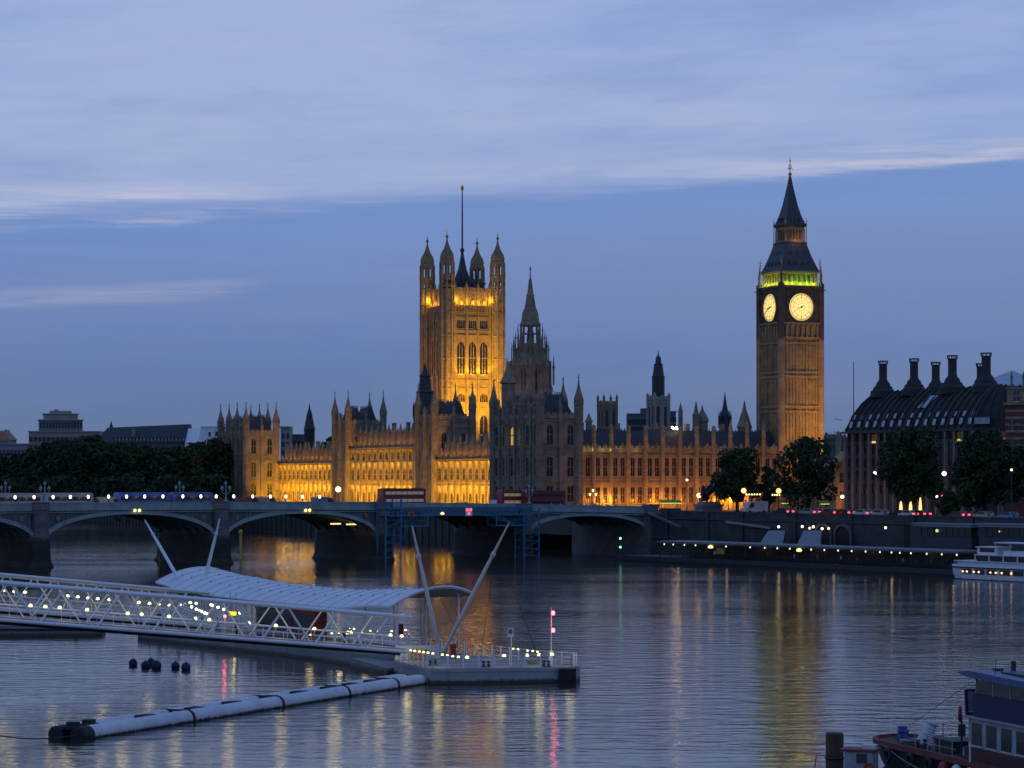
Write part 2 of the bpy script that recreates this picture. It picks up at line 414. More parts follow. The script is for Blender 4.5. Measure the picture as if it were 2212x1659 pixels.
def hip(mb, x0, y0, x1, y1, z0, z1, ins, flat=.2):
    i = ins
    mb.add([(x0,y0,z0),(x1,y0,z0),(x1,y1,z0),(x0,y1,z0),(x0+i,y0+i,z1),(x1-i,y0+i,z1),(x1-i,y1-i,z1),(x0+i,y1-i,z1)],
           [(0,1,5,4),(1,2,6,5),(2,3,7,6),(3,0,4,7),(4,5,6,7),(3,2,1,0)])
    for a, b in (((x0+i, y0+i), (x1-i, y0+i)), ((x1-i, y0+i), (x1-i, y1-i)), ((x0+i, y1-i), (x1-i, y1-i)), ((x0+i, y0+i), (x0+i, y1-i))):
        n = max(2, int(math.dist(a, b)/.7))
        for k in range(n+1):
            q = k/n; mb.cbox(a[0]+(b[0]-a[0])*q, a[1]+(b[1]-a[1])*q, z1-.02, .1, .1, .7)
PO = (C0[0], C0[1], 0)
def ptf(x, y): X, Y = pw(x, y); return (X, Y, 0)
GZ = 9.1

# ------------------------------------------------------------------ pavilions at the two ends of the river front
def make_pavilion():
    t = T('palace_pavilion', 'dark gothic pavilion with turrets and tall slate roofs, right end of the river front', 'building', PO, AL, 'end pavilions of the river front')
    W, D, zt = 11.6, 31, 33.2
    mb = MB()
    rows = [(11.6, 15.5, 1.7, False, 1, 1), (18.1, 23.0, 1.7, False, 1, 1), (26.2, 31.4, 1.7, True, 1, 1)]
    gwall(mb, (0, 0, 0), W, GZ, zt, 2, [(a, b, 1.7, c, d, e) for a, b, w, c, d, e in rows], t, pil=1.0, strings=(16.9, 24.0, 25.5, 32.4), pinn=2.2, stone=STONED, parapet=1.3)
    gwall(mb, (0, D, -math.pi/2), D, GZ, zt, 6, [(a, b, 1.9, c, d, e) for a, b, w, c, d, e in rows], t, pil=1.0, strings=(16.9, 24.0, 25.5, 32.4), pinn=2.2, stone=STONED, parapet=1.3)
    mb.box(W-.6, .61, GZ, W, D, zt); mb.box(.6, D-.6, GZ, W-.61, D, zt); mb.box(.7, .7, zt-.8, W-.7, D-.7, zt-.3)
    mb.build('wall', STONED, t)
    m = MB(); hip(m, 1.2, 1.2, W-1.0, 10.6, zt-.3, 39.2, 2.6); hip(m, 1.2, 20.4, W-1.0, D-1.2, zt-.3, 39.2, 2.6)
    hip(m, 1.6, 11.2, W-1.2, 19.8, zt-.3, 37, 2.2)
    rf = m.build('roof', SLATE, t, smooth=False)
    for x, y in ((2.4, 10.9), (8.6, 20.1)): c = MB(); c.cbox(x, y, zt, 1.1, .9, 5.2); c.cbox(x, y, zt+5.2, 1.4, 1.2, .35); c.build('chimney', STONED, rf, smooth=False)
    pp = MB(); pp.lathe(0, 0, [(.34, zt), (.34, zt+3.2), (.5, zt+3.4), (.3, zt+3.9), (.04, zt+6.2)], 6); pme = pp.mesh('pinnacle', STONED)
    for x, y in ((W*.5, .2), (.2, 4), (.2, 7.4), (.2, 13.5), (.2, 15.5), (.2, 17.5), (.2, 23.8), (.2, 27.2)): ob('pinnacle', pme, t, (x, y, 0))
    tm = turret_mesh(1.05, GZ, 36.6, 44.4, 6)
    for x, y in ((.2, .2), (W-.5, .2), (.2, 10.6), (W-.2, 10.6), (.2, 20.4), (.2, D-.2), (W-.2, 20.4), (W-.2, D-.2)):
        ob('turret', tm, t, (x, y, 0))
    return t
PAVN = make_pavilion()
PAVS = dup(PAVN, ptf(0, 254), label='orange lit gothic pavilion with a cluster of pinnacles beside the dark park trees')
# one lit upstairs window on the near pavilion
lw = MB(); lw.add([(0,.82,0),(0,-.82,0),(0,-.82,4.0),(0,0,4.9),(0,.82,4.0)], [(0,1,2,3,4)])
lw.build('lit_window', mat('amber_lit_window', (1,.55,.08), emit=.75), PAVN, smooth=False, loc=(.19, 18.083, 26.3)); lw.build('lit_window', mat('dim_lit_window', (1,.55,.08), emit=.2), PAVN, smooth=False, loc=(.19, 12.917, 26.3))

# ------------------------------------------------------------------ river front wings
def wing(name, label, y0, y1, nb, zt, rows, strings, attic, lamp_rows, grp, e_ground, e_ledge, zl):
    t = T(name, label, 'building', PO, AL, grp)
    L = y1-y0; x0 = 12.0
    mb = MB(); gwall(mb, (x0, y1, -math.pi/2), L, GZ-1, zt, nb, rows, t, pil=.62, proj=.30, strings=strings, parapet=1.1, pinn=2.0, corn=.95)
    mb.box(x0+.61, y0, GZ-1, x0+14, y1, zt-.2)
    b = L/nb                                        # set-back attic storey with dormer gables and pinnacles
    for k in range(nb):
        y = y0+(k+.5)*b
        mb.box(x0+1.9, y-b*.20, zt-.2, x0+2.6, y+b*.20, attic-2.0)
        mb.ext([(x0+1.9, y-b*.22, attic-2.0), (x0+1.9, y+b*.22, attic-2.0), (x0+1.9, y, attic-.4)], (.7, 0, 0))
        mb.pyr(x0+1.8, y-b*.5, [(.42, zt-.2), (.42, attic-1.0), (.62, attic-.9), (.4, attic-.6), (.04, attic+1.6)])
    mb.build('wall', STONE, t)
    r = MB()
    r.ext([(x0+2.7, y0, zt-.2), (x0+5.2, y0, attic-.6), (x0+9, y0, attic-.6), (x0+13, y0, zt-.2)], (0, L, 0))
    light('AREA', (x0+.95, (y0+y1)/2, zt+.3), 1300*L/60, (1,.40,.03), t, size=.3, sy=L).rotation_euler = (0, R(155), 0)
    n = int(L/1.0)
    for k in range(n): r.cbox(x0+5.2, y0+(k+.5)*L/n, attic-.62, .1, .12, .8)
    ro = r.build('roof', SLATE, t, smooth=False)
    for k in range(max(2, int(L/11))): c = MB(); y = y0+(k+.5)*L/max(2, int(L/11)); c.cbox(x0+8.2, y, attic-1.2, 1.0, 1.3, 3.0); c.cbox(x0+8.2, y, attic+1.803, 1.25, 1.55, .3); c.build('chimney', STONED, ro, smooth=False)
    light('AREA', (x0-7.5, (y0+y1)/2, 9.0), e_ground, SOD, t, size=L*.92, sy=.8, target=(x0, (y0+y1)/2, 15.5)).rotation_euler = (R(0), R(-52), R(90))
    for zz, e in lamp_rows:
        for k in range(nb):
            light('POINT', (x0-.75, y0+(k+.5)*b, zz), e, SOD, t, size=.2)
    return t
def fix_area(o, x0):                                 # long side along the wall, pointing at it and up
    pass
LOW = [(10.0, 13.4, 1.9, True, 0, 1), (17.2, 20.6, 2.2, True, 1, 1)]
GR = 'floodlit wings of the river front'
WGN = wing('palace_wing', 'golden floodlit low wing between the dark pavilion and the dark spired tower', 31, 103, 15, 23.0, LOW, (15.4, 16.5, 22.3), 28.6, ((21.9, 105), (14.9, 130)), GR, 40000, 0, 0)
WGS = wing('palace_wing', 'golden floodlit low wing farthest left, beside the end pavilion', 193, 254, 13, 22.6, LOW, (15.4, 16.5, 21.9), 28.2, ((21.6, 120), (14.9, 140)), GR, 40000, 0, 0)
MID = LOW+[(23.4, 25.8, 2.2, True, 0, 1)]
WGC = wing('palace_wing', 'tall three storey golden floodlit centre of the river front between two towers', 117, 179.5, 12, 27.0, MID, (15.4, 16.5, 22.5, 26.4), 33.0, ((21.9, 105), (14.9, 130), (26.0, 26)), GR, 33000, 0, 0)
for w_ in (WGN, WGS, WGC):
    for o in w_.children:
        if o.type == 'LIGHT' and o.data.type == 'AREA' and o.data.energy > 5000:
            L_ = o.data.size; o.data.size = .8; o.data.size_y = L_
            o.rotation_euler = Vector((7.5, 0, 6.8)).to_track_quat('-Z', 'Y').to_euler(); o.rotation_mode = 'QUATERNION'
            zax = -Vector((7.5, 0, 6.8)).normalized(); yax = Vector((0, 1, 0)); xax = yax.cross(zax)
            o.rotation_quaternion = Matrix((xax, yax, zax)).transposed().to_quaternion()

# ------------------------------------------------------------------ river front towers
def river_tower(label, y0, D):
    t = T('palace_tower', label, 'tower', ptf(0, y0), AL, 'twin towers of the river front')
    x0, W, zt = 11.4, 12, 35.2
    mb = MB()
    rn = [(25.5, 30.5, 1.5, True, 1, 1)]
    gwall(mb, (x0, 0, 0), W, GZ, zt, 2, [(25.5, 31.0, 1.6, True, 1, 1)], t, pil=.8, strings=(24.2, 32.6, 34.4), pinn=2.2, stone=STONED, parapet=1.4)
    gwall(mb, (x0, D, -math.pi/2), D, GZ, zt, 2, [(11, 14.5, 1.6, False, 0, 1), (17, 21.5, 1.6, False, 1, 1), (25.5, 31.0, 1.6, True, 1, 1)], t, pil=1.2, proj=.9, strings=(15.8, 23.0, 24.2, 32.6, 34.4), pinn=2.2, stone=STONED, parapet=1.4)
    mb.box(x0+.61, D-.6, GZ, x0+W, D, zt); mb.box(x0+W-.6, .61, GZ, x0+W, D-.61, zt); mb.box(x0+.61, .61, zt-.9, x0+W-.61, D-.61, zt-.4)
    mb.build('wall', STONED, t)
    m = MB(); hip(m, x0+1.3, 1.3, x0+W/2-.3, D-1.3, zt-.4, 40.4, 1.5); hip(m, x0+W/2+.3, 1.3, x0+W-1.3, D-1.3, zt-.4, 40.4, 1.5); m.build('roof', SLATE, t, smooth=False)
    tm = turret_mesh(.95, GZ, 38.2, 46.2, 6)
    for x, y in ((x0, 0), (x0+W, 0), (x0, D), (x0+W, D)): ob('turret', tm, t, (x, y, 0))
    return t
RTN = river_tower('brown gothic tower standing in front of the big square tower, right of the dark spire', 103, 13.5)
RTS = river_tower('brown gothic four turret tower standing alone in the sky, left of the tall floodlit centre', 179.5, 13)
for t_ in (RTN, RTS):                                # lamps on the wing roofs warm the towers' feet
    light('SPOT', (17, -5.5, 24.6), 2200, SOD, t_, size=.4, target=(17, 0, 31), spot=95)
# dark ventilation spire in front of the big tower
def prof_spire(name, label, cat, px, d, prof, n=8, m=None, pins=(), extra=None, group=None, rz=AL):
    t = T(name, label, cat, (wx(px, d), d, 0), rz, group)
    mb = MB(); mb.lathe(0, 0, prof, n)
    if extra: extra(mb)
    mb.build('shaft', m or STONED, t)
    if pins:
        pm = MB()
        r, z0, z1, rr = pins[0]
        pm.lathe(0, 0, [(rr, z0), (rr, z0+(z1-z0)*.55), (rr*1.4, z0+(z1-z0)*.58), (rr*.9, z0+(z1-z0)*.66), (.03, z1)], 6); me = pm.mesh('pinnacle', m or STONED)
        for r, z0_, z1_, rr_ in pins:
            k = 8 if n == 8 else 4
            for i in range(k):
                a = math.pi/8+i*2*math.pi/k if n == 8 else math.pi/4+i*math.pi/2
                ob('pinnacle', me, t, (r*math.cos(a), r*math.sin(a), z0_-z0))
    return t
def zz(d, *ys): return [wz(y, d) for y in ys]
d = 800; z = lambda y, d=800: wz(y, d)
prof_spire('ventilation_spire', 'near black steep spire before the lower left corner of the big square tower', 'spire', 918, 800,
    [(3.6, 9), (3.6, z(905)), (3.9, z(900)), (3.3, z(893)), (2.9, z(868)), (2.6, z(850)), (2.9, z(847)), (2.0, z(842)), (1.6, z(815)), (1.9, z(812)), (1.1, z(806)), (.5, z(794)), (.08, z(783))], m=SLATE, pins=((3.5, z(900), z(868), .35),))

# ------------------------------------------------------------------ the big square tower with the flag pole
def victoria():
    t = T('square_tower', 'huge square gothic tower floodlit gold with four corner turrets and a flag pole', 'tower', ptf(69.8, 240.9), AL)
    W = 19.3; zt = 78.2; r = 2.35
    mb = MB()
    rows = [(26, 40, 3.0, True, 1, 1), (44.6, 47.4, 3.0, True, 0, 3), (54.5, 65.9, 3.0, True, 1, 2), (70.6, 73.4, 3.0, False, 0, 3)]
    for tf in ((0, 0, 0), (0, W, -math.pi/2)):
        gwall(mb, tf, W, GZ, zt, 3, [], t, th=.9, pil=.1, proj=.05, strings=(42.5, 49.5, 52.4, 68.2, 69.8, 74.6, 76.4), parapet=0)
    mb2 = MB(); mb = MB()
    for tf, isn in (((0, 0, 0), 1), ((0, W, -math.pi/2), 0)):
        L0 = 3.1; L1 = W-3.1
        old = mb.tr; mb.tf(*tf)
        mb.box(0, 0, GZ, L0, .9, zt); mb.box(L1, 0, GZ, W, .9, zt); mb.tr = old
        ox, oy = loc_tf(tf, L0)
        rr = rows if isn else [(26, 40, 2.2, True, 1, 1), (54.0, 67.0, 1.1, True, 0, 0), (70.6, 73.4, 1.9, False, 0, 3)]
        gwall(mb, (ox, oy, tf[2]), L1-L0, GZ, zt, 3, rr, t, th=.9, pil=.75, proj=.5, strings=(42.5, 49.5, 52.4, 68.2, 69.8, 74.6, 76.4), parapet=0)
        mb.tf(*tf)                                   # carved panel ribs on the turret-side strips and the crown arcade
        for zs in (42.5, 49.5, 52.4, 68.2, 69.8, 74.6, 76.4): mb.box(0, -.2, zs-.25, L0, -.008, zs+.25); mb.box(L1, -.2, zs-.25, W, -.008, zs+.25)
        for zs in range(12, 78, 2): mb.box(.5, -.07, zs, L0-.4, -.004, zs+.3)
        mb.box(0, -.35, zt, W, .9, zt+.7)
        for k in range(13):
            s = L0+(L1-L0)*k/12; mb.box(s-.22, -.55, zt-2.2, s+.22, -.353, zt+.6)
        for k in range(4):
            s = L0+(L1-L0)*k/3; mb.box(s-.45, -.3, zt+.7, s+.45, .45, zt+6.3); mb.pyr(s, .1, [(.4, zt+6.3), (.4, zt+7.4), (.05, zt+9)])
        mb.box(L0-1, .5, zt+.7, L1+1, .9, zt+5.7)
        for k in range(3):
            s = L0+(L1-L0)*(k+.5)/3; mb.box(s-.5, -.5, zt+.71, s+.5, .1, zt+2.2); mb.pyr(s, -.2, [(.5, zt+2.2), (.06, zt+3.6)])
        n = 16
        for k in range(n): s = L0+(L1-L0)*(k+.5)/n; mb.box(s-.3, .52, zt+5.7, s+.3, .9, zt+6.9)
        mb.tr = None
    mb.box(.91, W-.9, GZ, W, W, zt+6); mb.box(W-.9, .91, GZ, W, W-.91, zt+6); mb.box(.91, .91, zt-1, W-.91, W-.91, zt-.4)
    mb.build('wall', STONE, t)
    # corner turrets
    tm = MB()
    tm.lathe(0, 0, [(r, 0), (r, 84.4)], 8); tm.lathe(0, 0, [(r, 87.3), (r, 89.7)], 8)
    for k in range(8):
        a = math.pi/8+k*math.pi/4; tm.lathe(r*math.cos(a), r*math.sin(a), [(.42, 0), (.42, 93.6)], 6)
        tm.pyr(r*1.05*math.cos(a), r*1.05*math.sin(a), [(.28, 88.9), (.28, 90.6), (.02, 92.6)])
    for z_ in (30, 36, 42.5, 49.5, 52.4, 60, 68.2, 76.4, 80, 85.6, 89.4, 93.4): tm.lathe(0, 0, [(r*.9, z_-.5), (r*1.14, z_-.3), (r*1.14, z_), (r*.9, z_+.2)], 8)
    tm.lathe(0, 0, [(r*.38, 84.4), (r*.38, 93.6)], 8)
    tm.lathe(0, 0, [(r*1.14, 93.5), (r*1.14, 94.2), (r*1.02, 94.5), (r*1.06, 95.6), (r*.9, 97), (r*.5, 98.6), (r*.25, 100.2), (r*.12, 101.6), (r*.10, 102.2)], 8)
    me = tm.mesh('turret', STONE)
    fm = MB(); fm.lathe(0, 0, [(.1, 102.1), (.45, 102.5), (.5, 103), (.2, 103.4), (.12, 104.2), (.02, 105)], 8)
    fme = fm.mesh('finial', GILT)
    for x, y in ((0, 0), (W, 0), (0, W), (W, W)): o = ob('turret', me, t, (x, y, 0)); ob('finial', fme, o)
    rf = MB(); c = W/2
    rf.pyr(c, c, [(7.8, 79.2), (6.0, 85.4), (6.1, 86.2), (2.4, 86.4), (2.0, 88.6), (2.1, 89), (1.25, 92), (.7, 95.4), (.25, 98.6)])
    for k in range(15):
        for j in (0, 1):
            s = -6.2+k*12.4/14; rf.cbox(c+(s if j else -6.2), c+(-6.2 if j else s), 86.3, .35, .35, 1.0)
    for s in range(-2, 3):
        rf.pyr(c+s*1.7, c-5.2, [(.35, 86.3), (.35, 89.4), (.03, 91)]); rf.pyr(c-5.2, c+s*1.7, [(.35, 86.3), (.35, 89.4), (.03, 91)])
    ro = rf.build('roof', IRON, t)
    fp = MB(); fp.lathe(c, c, [(.5, 96), (.5, 98.6), (.32, 99), (.26, 112), (.18, 120.5)], 8)
    fp.lathe(c, c, [(.2, 98.4), (.8, 98.8), (.7, 99.5), (.25, 100)], 8); fo = fp.build('flag_pole', DMET, t)
    cr = MB(); cr.lathe(c, c, [(.15, 120.4), (.6, 121), (.55, 121.7), (.2, 122.1), (.05, 122.6)], 8); cr.build('crown', GILT, fo)
    # floodlights at its foot, on the window sills and behind the crown parapet
    light('SPOT', (9.6, -26, 33), 98000, SOD, t, size=1.0, target=(9.6, 0, 54), spot=82, blend=.9)
    light('SPOT', (-2, -20, 30), 52000, SOD, t, size=1.0, target=(13, 0, 46), spot=80, blend=.9)
    light('SPOT', (-26, 6, 30), 36000, (1, .40, .02), t, size=1.0, target=(0, 10, 50), spot=80, blend=.9)
    for k in range(3): light('SPOT', (5.3+k*4.35, -2.2, 53.2), 4200, SOD, t, size=.3, target=(5.3+k*4.35, 0, 62), spot=110)
    light('AREA', (W/2, -1.3, zt+.8), 720, (1,.52,.02), t, size=12, sy=.4).rotation_euler = (R(155), 0, 0)
    light('AREA', (-1.3, W/2, zt+.8), 560, (1,.50,.02), t, size=.4, sy=12).rotation_euler = (0, R(205), 0)
    light('POINT', (3.6, -1.0, zt+2.5), 380, SOD, t, size=.3); light('POINT', (W-3.3, -1.0, zt+2.5), 380, SOD, t, size=.3); light('POINT', (-1.0, W-3.3, zt+3.0), 600, SOD, t, size=.3)
    return t
victoria()

# ------------------------------------------------------------------ central octagon spire
def central():
    d = 783.5; z = lambda y: wz(y, d)
    t = T('central_spire', 'tall dark octagonal spire with open lantern right of the big square tower', 'spire', (wx(1145.5, d), d, 0), AL)
    mb = MB()
    mb.lathe(0, 0, [(6.3, 9), (6.3, z(868)), (5.9, z(860)), (5.9, z(786))], 8)
    for k in range(8):
        a = math.pi/8+k*math.pi/4; b = k*math.pi/4
        mb.tube((6.2*math.cos(a), 6.2*math.sin(a), 30), (6.0*math.cos(a), 6.0*math.sin(a), z(780)), .45, n=6)
        mb.tube((6.9*math.cos(a), 6.9*math.sin(a), 44), (3.4*math.cos(a), 3.4*math.sin(a), z(744)), .2, n=4)
        mb.tube((5.75*math.cos(b), 5.75*math.sin(b), 30), (5.7*math.cos(b), 5.7*math.sin(b), z(788)), .3, n=4)
    mb.lathe(0, 0, [(6.2, z(790)), (6.3, z(786)), (5.6, z(781)), (5.0, z(768)), (4.5, z(757)), (4.5, z(755)), (4.0, z(750)), (3.7, z(744)), (3.3, z(742))], 8)
    for k in range(8):
        a = math.pi/8+k*math.pi/4
        mb.tube((3.0*math.cos(a), 3.0*math.sin(a), z(746)), (2.75*math.cos(a), 2.75*math.sin(a), z(697)), .33, n=5)
    mb.lathe(0, 0, [(.8, z(746)), (.8, z(697))], 6); mb.lathe(0, 0, [(3.1, z(722)), (3.1, z(720))], 8)
    mb.lathe(0, 0, [(3.2, z(705)), (3.3, z(701)), (2.8, z(696)), (2.4, z(676)), (2.1, z(671)), (2.2, z(669)), (1.8, z(667)), (1.15, z(640)), (1.25, z(638)), (1.0, z(636)), (.45, z(606)), (.5, z(605)), (.2, z(600)), (.12, z(584)), (.35, z(582)), (.05, z(575))], 8)
    mb.build('shaft', STONED, t)
    pm = MB(); pm.lathe(0, 0, [(.3, 0), (.3, 5), (.5, 5.3), (.3, 5.8), (.03, 9)], 6); me = pm.mesh('pinnacle', STONED)
    pm = MB(); pm.lathe(0, 0, [(.16, 0), (.16, 4.6), (.28, 4.8), (.14, 5.2), (.02, 7.2)], 6); me2 = pm.mesh('pinnacle', STONED)
    for k in range(8):
        a = math.pi/8+k*math.pi/4
        ob('pinnacle', me, t, (7.1*math.cos(a), 7.1*math.sin(a), z(832))); ob('pinnacle', me, t, (5.0*math.cos(a), 5.0*math.sin(a), z(786)))
        ob('pinnacle', me2, t, (3.75*math.cos(a), 3.75*math.sin(a), z(748)))
    wm = win_mesh(1.5, 8.2, True, 1, 1, GLASS, STONED)
    for k in range(8):
        a = k*math.pi/4+math.pi/8*0; ob('window', wm, t, (5.75*math.cos(a), 5.75*math.sin(a), z(852)), a+math.pi/2)
    for k in range(16):
        a = math.pi/16+k*math.pi/8; ob('pinnacle', me2, t, (5.75*math.cos(a), 5.75*math.sin(a), z(790))); ob('pinnacle', me2, t, (4.55*math.cos(a), 4.55*math.sin(a), z(764)))
    light('SPOT', (-4, -16, 34), 1500, (1,.42,.2), t, size=.5, target=(0, -5, 48), spot=60)
    light('SPOT', (-12, -8, 34), 1300, (1,.42,.2), t, size=.5, target=(-4, -3, 48), spot=60)
central()
prof_spire('stair_turret', 'dark ogee capped stair turret at the left foot of the octagonal spire', 'turret', 1098, 760,
    [(2.0, 9), (2.0, wz(830,760)), (2.6, wz(827,760)), (2.2, wz(822,760)), (1.5, wz(812,760)), (.9, wz(800,760)), (.4, wz(790,760)), (.06, wz(780,760))])

# ------------------------------------------------------------------ north front with its roof, towards the clock tower
def north_front():
    t = T('palace_north_front', 'long gothic front with paired windows lit orange from street level, left of the clock tower', 'building', PO, AL)
    y0, x0, x1 = 4.0, 11.9, 71.8; L = x1-x0; zt = 24.6; nb = 12
    mb = MB()
    gwall(mb, (x0, y0, 0), L, GZ, zt, nb, [(11.2, 15.2, 1.15, False, 1, 1), (18.2, 22.9, 1.15, False, 1, 1)], t, per=2, pil=.95, proj=.7, strings=(16.4, 17.4, 23.7), pinn=0, parapet=1.5)
    b = L/nb
    for k in range(nb+1):
        s = x0+k*b; mb.lathe(s, y0-.5, [(.55, 9), (.55, 28.6), (.75, 28.8), (.55, 29.2), (.5, 30.6), (.7, 30.8), (.45, 31.2), (.05, 33.2 if k > 8 else 31.6)], 8)
    for k in range(nb*2): s = x0+(k+.5)*b/2; mb.box(s-.5, y0+.3, zt, s+.5, y0+1, zt+1.2); mb.ext([(s-.6, y0+.3, zt+1.2), (s+.6, y0+.3, zt+1.2), (s, y0+.3, zt+2.3)], (0, .7, 0))
    mb.box(x0, y0+.61, GZ, x1, y0+14, zt-.2)
    mb.build('wall', STONE, t)
    r = MB(); r.ext([(x0, y0+1.2, zt-.2), (x0, y0+5, 30.2), (x0, y0+9, 30.2), (x0, y0+13, zt-.2)], (L, 0, 0))
    for k in range(60): r.cbox(x0+(k+.5)*L/60, y0+5, 30.1, .3, .1, .55)
    r.build('roof', SLATE, t, smooth=False)
    for s in (16.5, 27, 38, 47.5, 58): c = MB(); c.cbox(s, y0+6.5, 29.5, 1.2, .9, 2.6); c.build('chimney', STONED, t, smooth=False)
    for px, e in ((1262, 260), (1283, 330), (1314, 1500), (1345, 240), (1380, 420), (1421, 1000), (1452, 420), (1480, 420), (1520, 480), (1545, 500), (1578, 1300), (1610, 600)):
        s = pxy_x(px, y0-1.6); light('POINT', (s, y0-1.7, 11.8), e*.7, (1,.38,.03), t, size=.4)
    light('AREA', (41.8, -9, 9.8), 3000, (1,.34,.03), t, size=56, sy=.6, target=(41.8, 4, 19))
    for px in (1263, 1278, 1303, 1318, 1344, 1360, 1377): s = pxy_x(px, y0-1); light('POINT', (s, y0-.9, 25.0), 14, (.9,.8,.15), t, size=.15)
    # cluster of roof floodlights
    fl = MB()
    for px, py in ((1452, 923), (1455, 925.5), (1459, 926.5), (1463, 926), (1467, 925), (1461, 923.5)):
        s = pxy_x(px, 10); fl.ball((s, 10, pz(py, s, 10)), .30, 8, 5)
    fl.build('floodlight', E_FLOOD, t); s = pxy_x(1461, 9)
    light('POINT', (s, 8.2, 32.0), 260, (1,.62,.3), t, size=.3)
north_front()

# ------------------------------------------------------------------ small towers seen over the roofs
def box_tower(name, label, px, d, w, ytop, ypin, ybase, m, group=None):
    z = lambda y: wz(y, d); t = T(name, label, 'tower', (wx(px, d), d, 0), AL, group); h = w/2
    mb = MB()
    gwall(mb, (-h, -h, 0), w, 9, z(ytop), 2, [(z(ybase-8), z(ytop+15), w*.2, True, 0, 0)], t, pil=w*.14, proj=.2, strings=(z(ybase-3), z(ytop+9)), parapet=.9, stone=m)
    gwall(mb, (-h, h, -math.pi/2), w, 9, z(ytop), 2, [(z(ybase-8), z(ytop+15), w*.2, True, 0, 0)], t, pil=w*.14, proj=.2, strings=(z(ybase-3), z(ytop+9)), parapet=.9, stone=m)
    mb.box(h-.6, -h+.61, 9, h, h, z(ytop)); mb.box(-h+.61, h-.6, 9, h-.61, h, z(ytop)); mb.box(-h+.61, -h+.61, z(ytop)-.7, h-.61, h-.61, z(ytop)-.3); mb.build('wall', m, t)
    pm = MB(); pm.lathe(0, 0, [(w*.085, z(ytop)-2), (w*.085, z(ytop)+(z(ypin)-z(ytop))*.5), (w*.11, z(ytop)+(z(ypin)-z(ytop))*.54), (.04, z(ypin))], 6); me = pm.mesh('pinnacle', m)
    for x in (-h, h):
        for y in (-h, h): ob('pinnacle', me, t, (x, y, 0))
    return t
box_tower('square_turret', 'small square brown tower with four thin pinnacles, right of the dark pavilion', 1312, 760, 4.2, 873, 851, 930, STONED)
prof_spire('chimney_turret', 'short thin stone turret in the gap right of the dark pavilion', 'turret', 1272, 720, [(.9, 20), (.9, wz(912,720)), (1.3, wz(911,720)), (1.0, wz(908,720)), (.5, wz(901,720)), (.08, wz(892,720))])
tw_ = box_tower('lantern_tower', 'pale square tower crowned by a tall near black octagonal lantern', 1422, 770, 4.8, 862, 848, 930, PALE)
mb = MB(); z = lambda y: wz(y, 770)
mb.lathe(0, 0, [(1.9, z(864)), (1.9, z(815)), (2.1, z(814)), (1.75, z(812)), (1.6, z(806)), (1.3, z(788)), (1.45, z(787)), (.9, z(785)), (.8, z(773)), (.45, z(770)), (.2, z(766)), (.05, z(757))], 8); mb.build('lantern', SLATE, tw_)
prof_spire('thin_turret', 'single thin pointed stone turret just right of the roof floodlights', 'turret', 1470, 730, [(.65, 20), (.65, wz(890,730)), (.75, wz(889,730)), (.6, wz(886,730)), (.05, wz(870,730))])
prof_spire('pointed_turret', 'slender pointed brown turret touching a domed turret on its right', 'turret', 1503.5, 730, [(1.0, 20), (1.0, wz(897,730)), (1.25, wz(896,730)), (.8, wz(893,730)), (.3, wz(876,730)), (.05, wz(865,730))])
prof_spire('domed_turret', 'brown onion domed turret touching a slender pointed turret on its left', 'turret', 1517, 732, [(1.6, 20), (1.6, wz(912,732)), (1.9, wz(911,732)), (1.75, wz(905,732)), (1.3, wz(897,732)), (.6, wz(889,732)), (.25, wz(883,732)), (.3, wz(881,732)), (.05, wz(875,732))])
prof_spire('dark_spire', 'near black crocketed spire left of the clock tower', 'spire', 1566, 750, [(1.6, 20), (1.6, wz(925,750)), (1.75, wz(924,750)), (1.3, wz(900,750)), (1.4, wz(899,750)), (.95, wz(888,750)), (.5, wz(872,750)), (.25, wz(858,750)), (.05, wz(846,750))], m=SLATE, pins=((1.75, wz(925,750), wz(886,750), .22),))
prof_spire('tent_turret', 'brown tent roofed turret beside the clock tower, lit orange below', 'turret', 1608, 700, [(1.9, 9), (1.9, wz(925,700)), (2.2, wz(923,700)), (1.8, wz(916,700)), (1.2, wz(900,700)), (.6, wz(886,700)), (.35, wz(877,700)), (.3, wz(874,700)), (.04, wz(864,700))])
prof_spire('far_dark_spire', 'dark stepped spire far behind the left golden wing', 'spire', 668.5, 960, [(2.0, 9), (2.0, wz(930,960)), (2.2, wz(928,960)), (1.6, wz(915,960)), (1.7, wz(914,960)), (1.2, wz(902,960)), (1.25, wz(901,960)), (.8, wz(890,960)), (.4, wz(884,960)), (.06, wz(870,960))], m=SLATE)

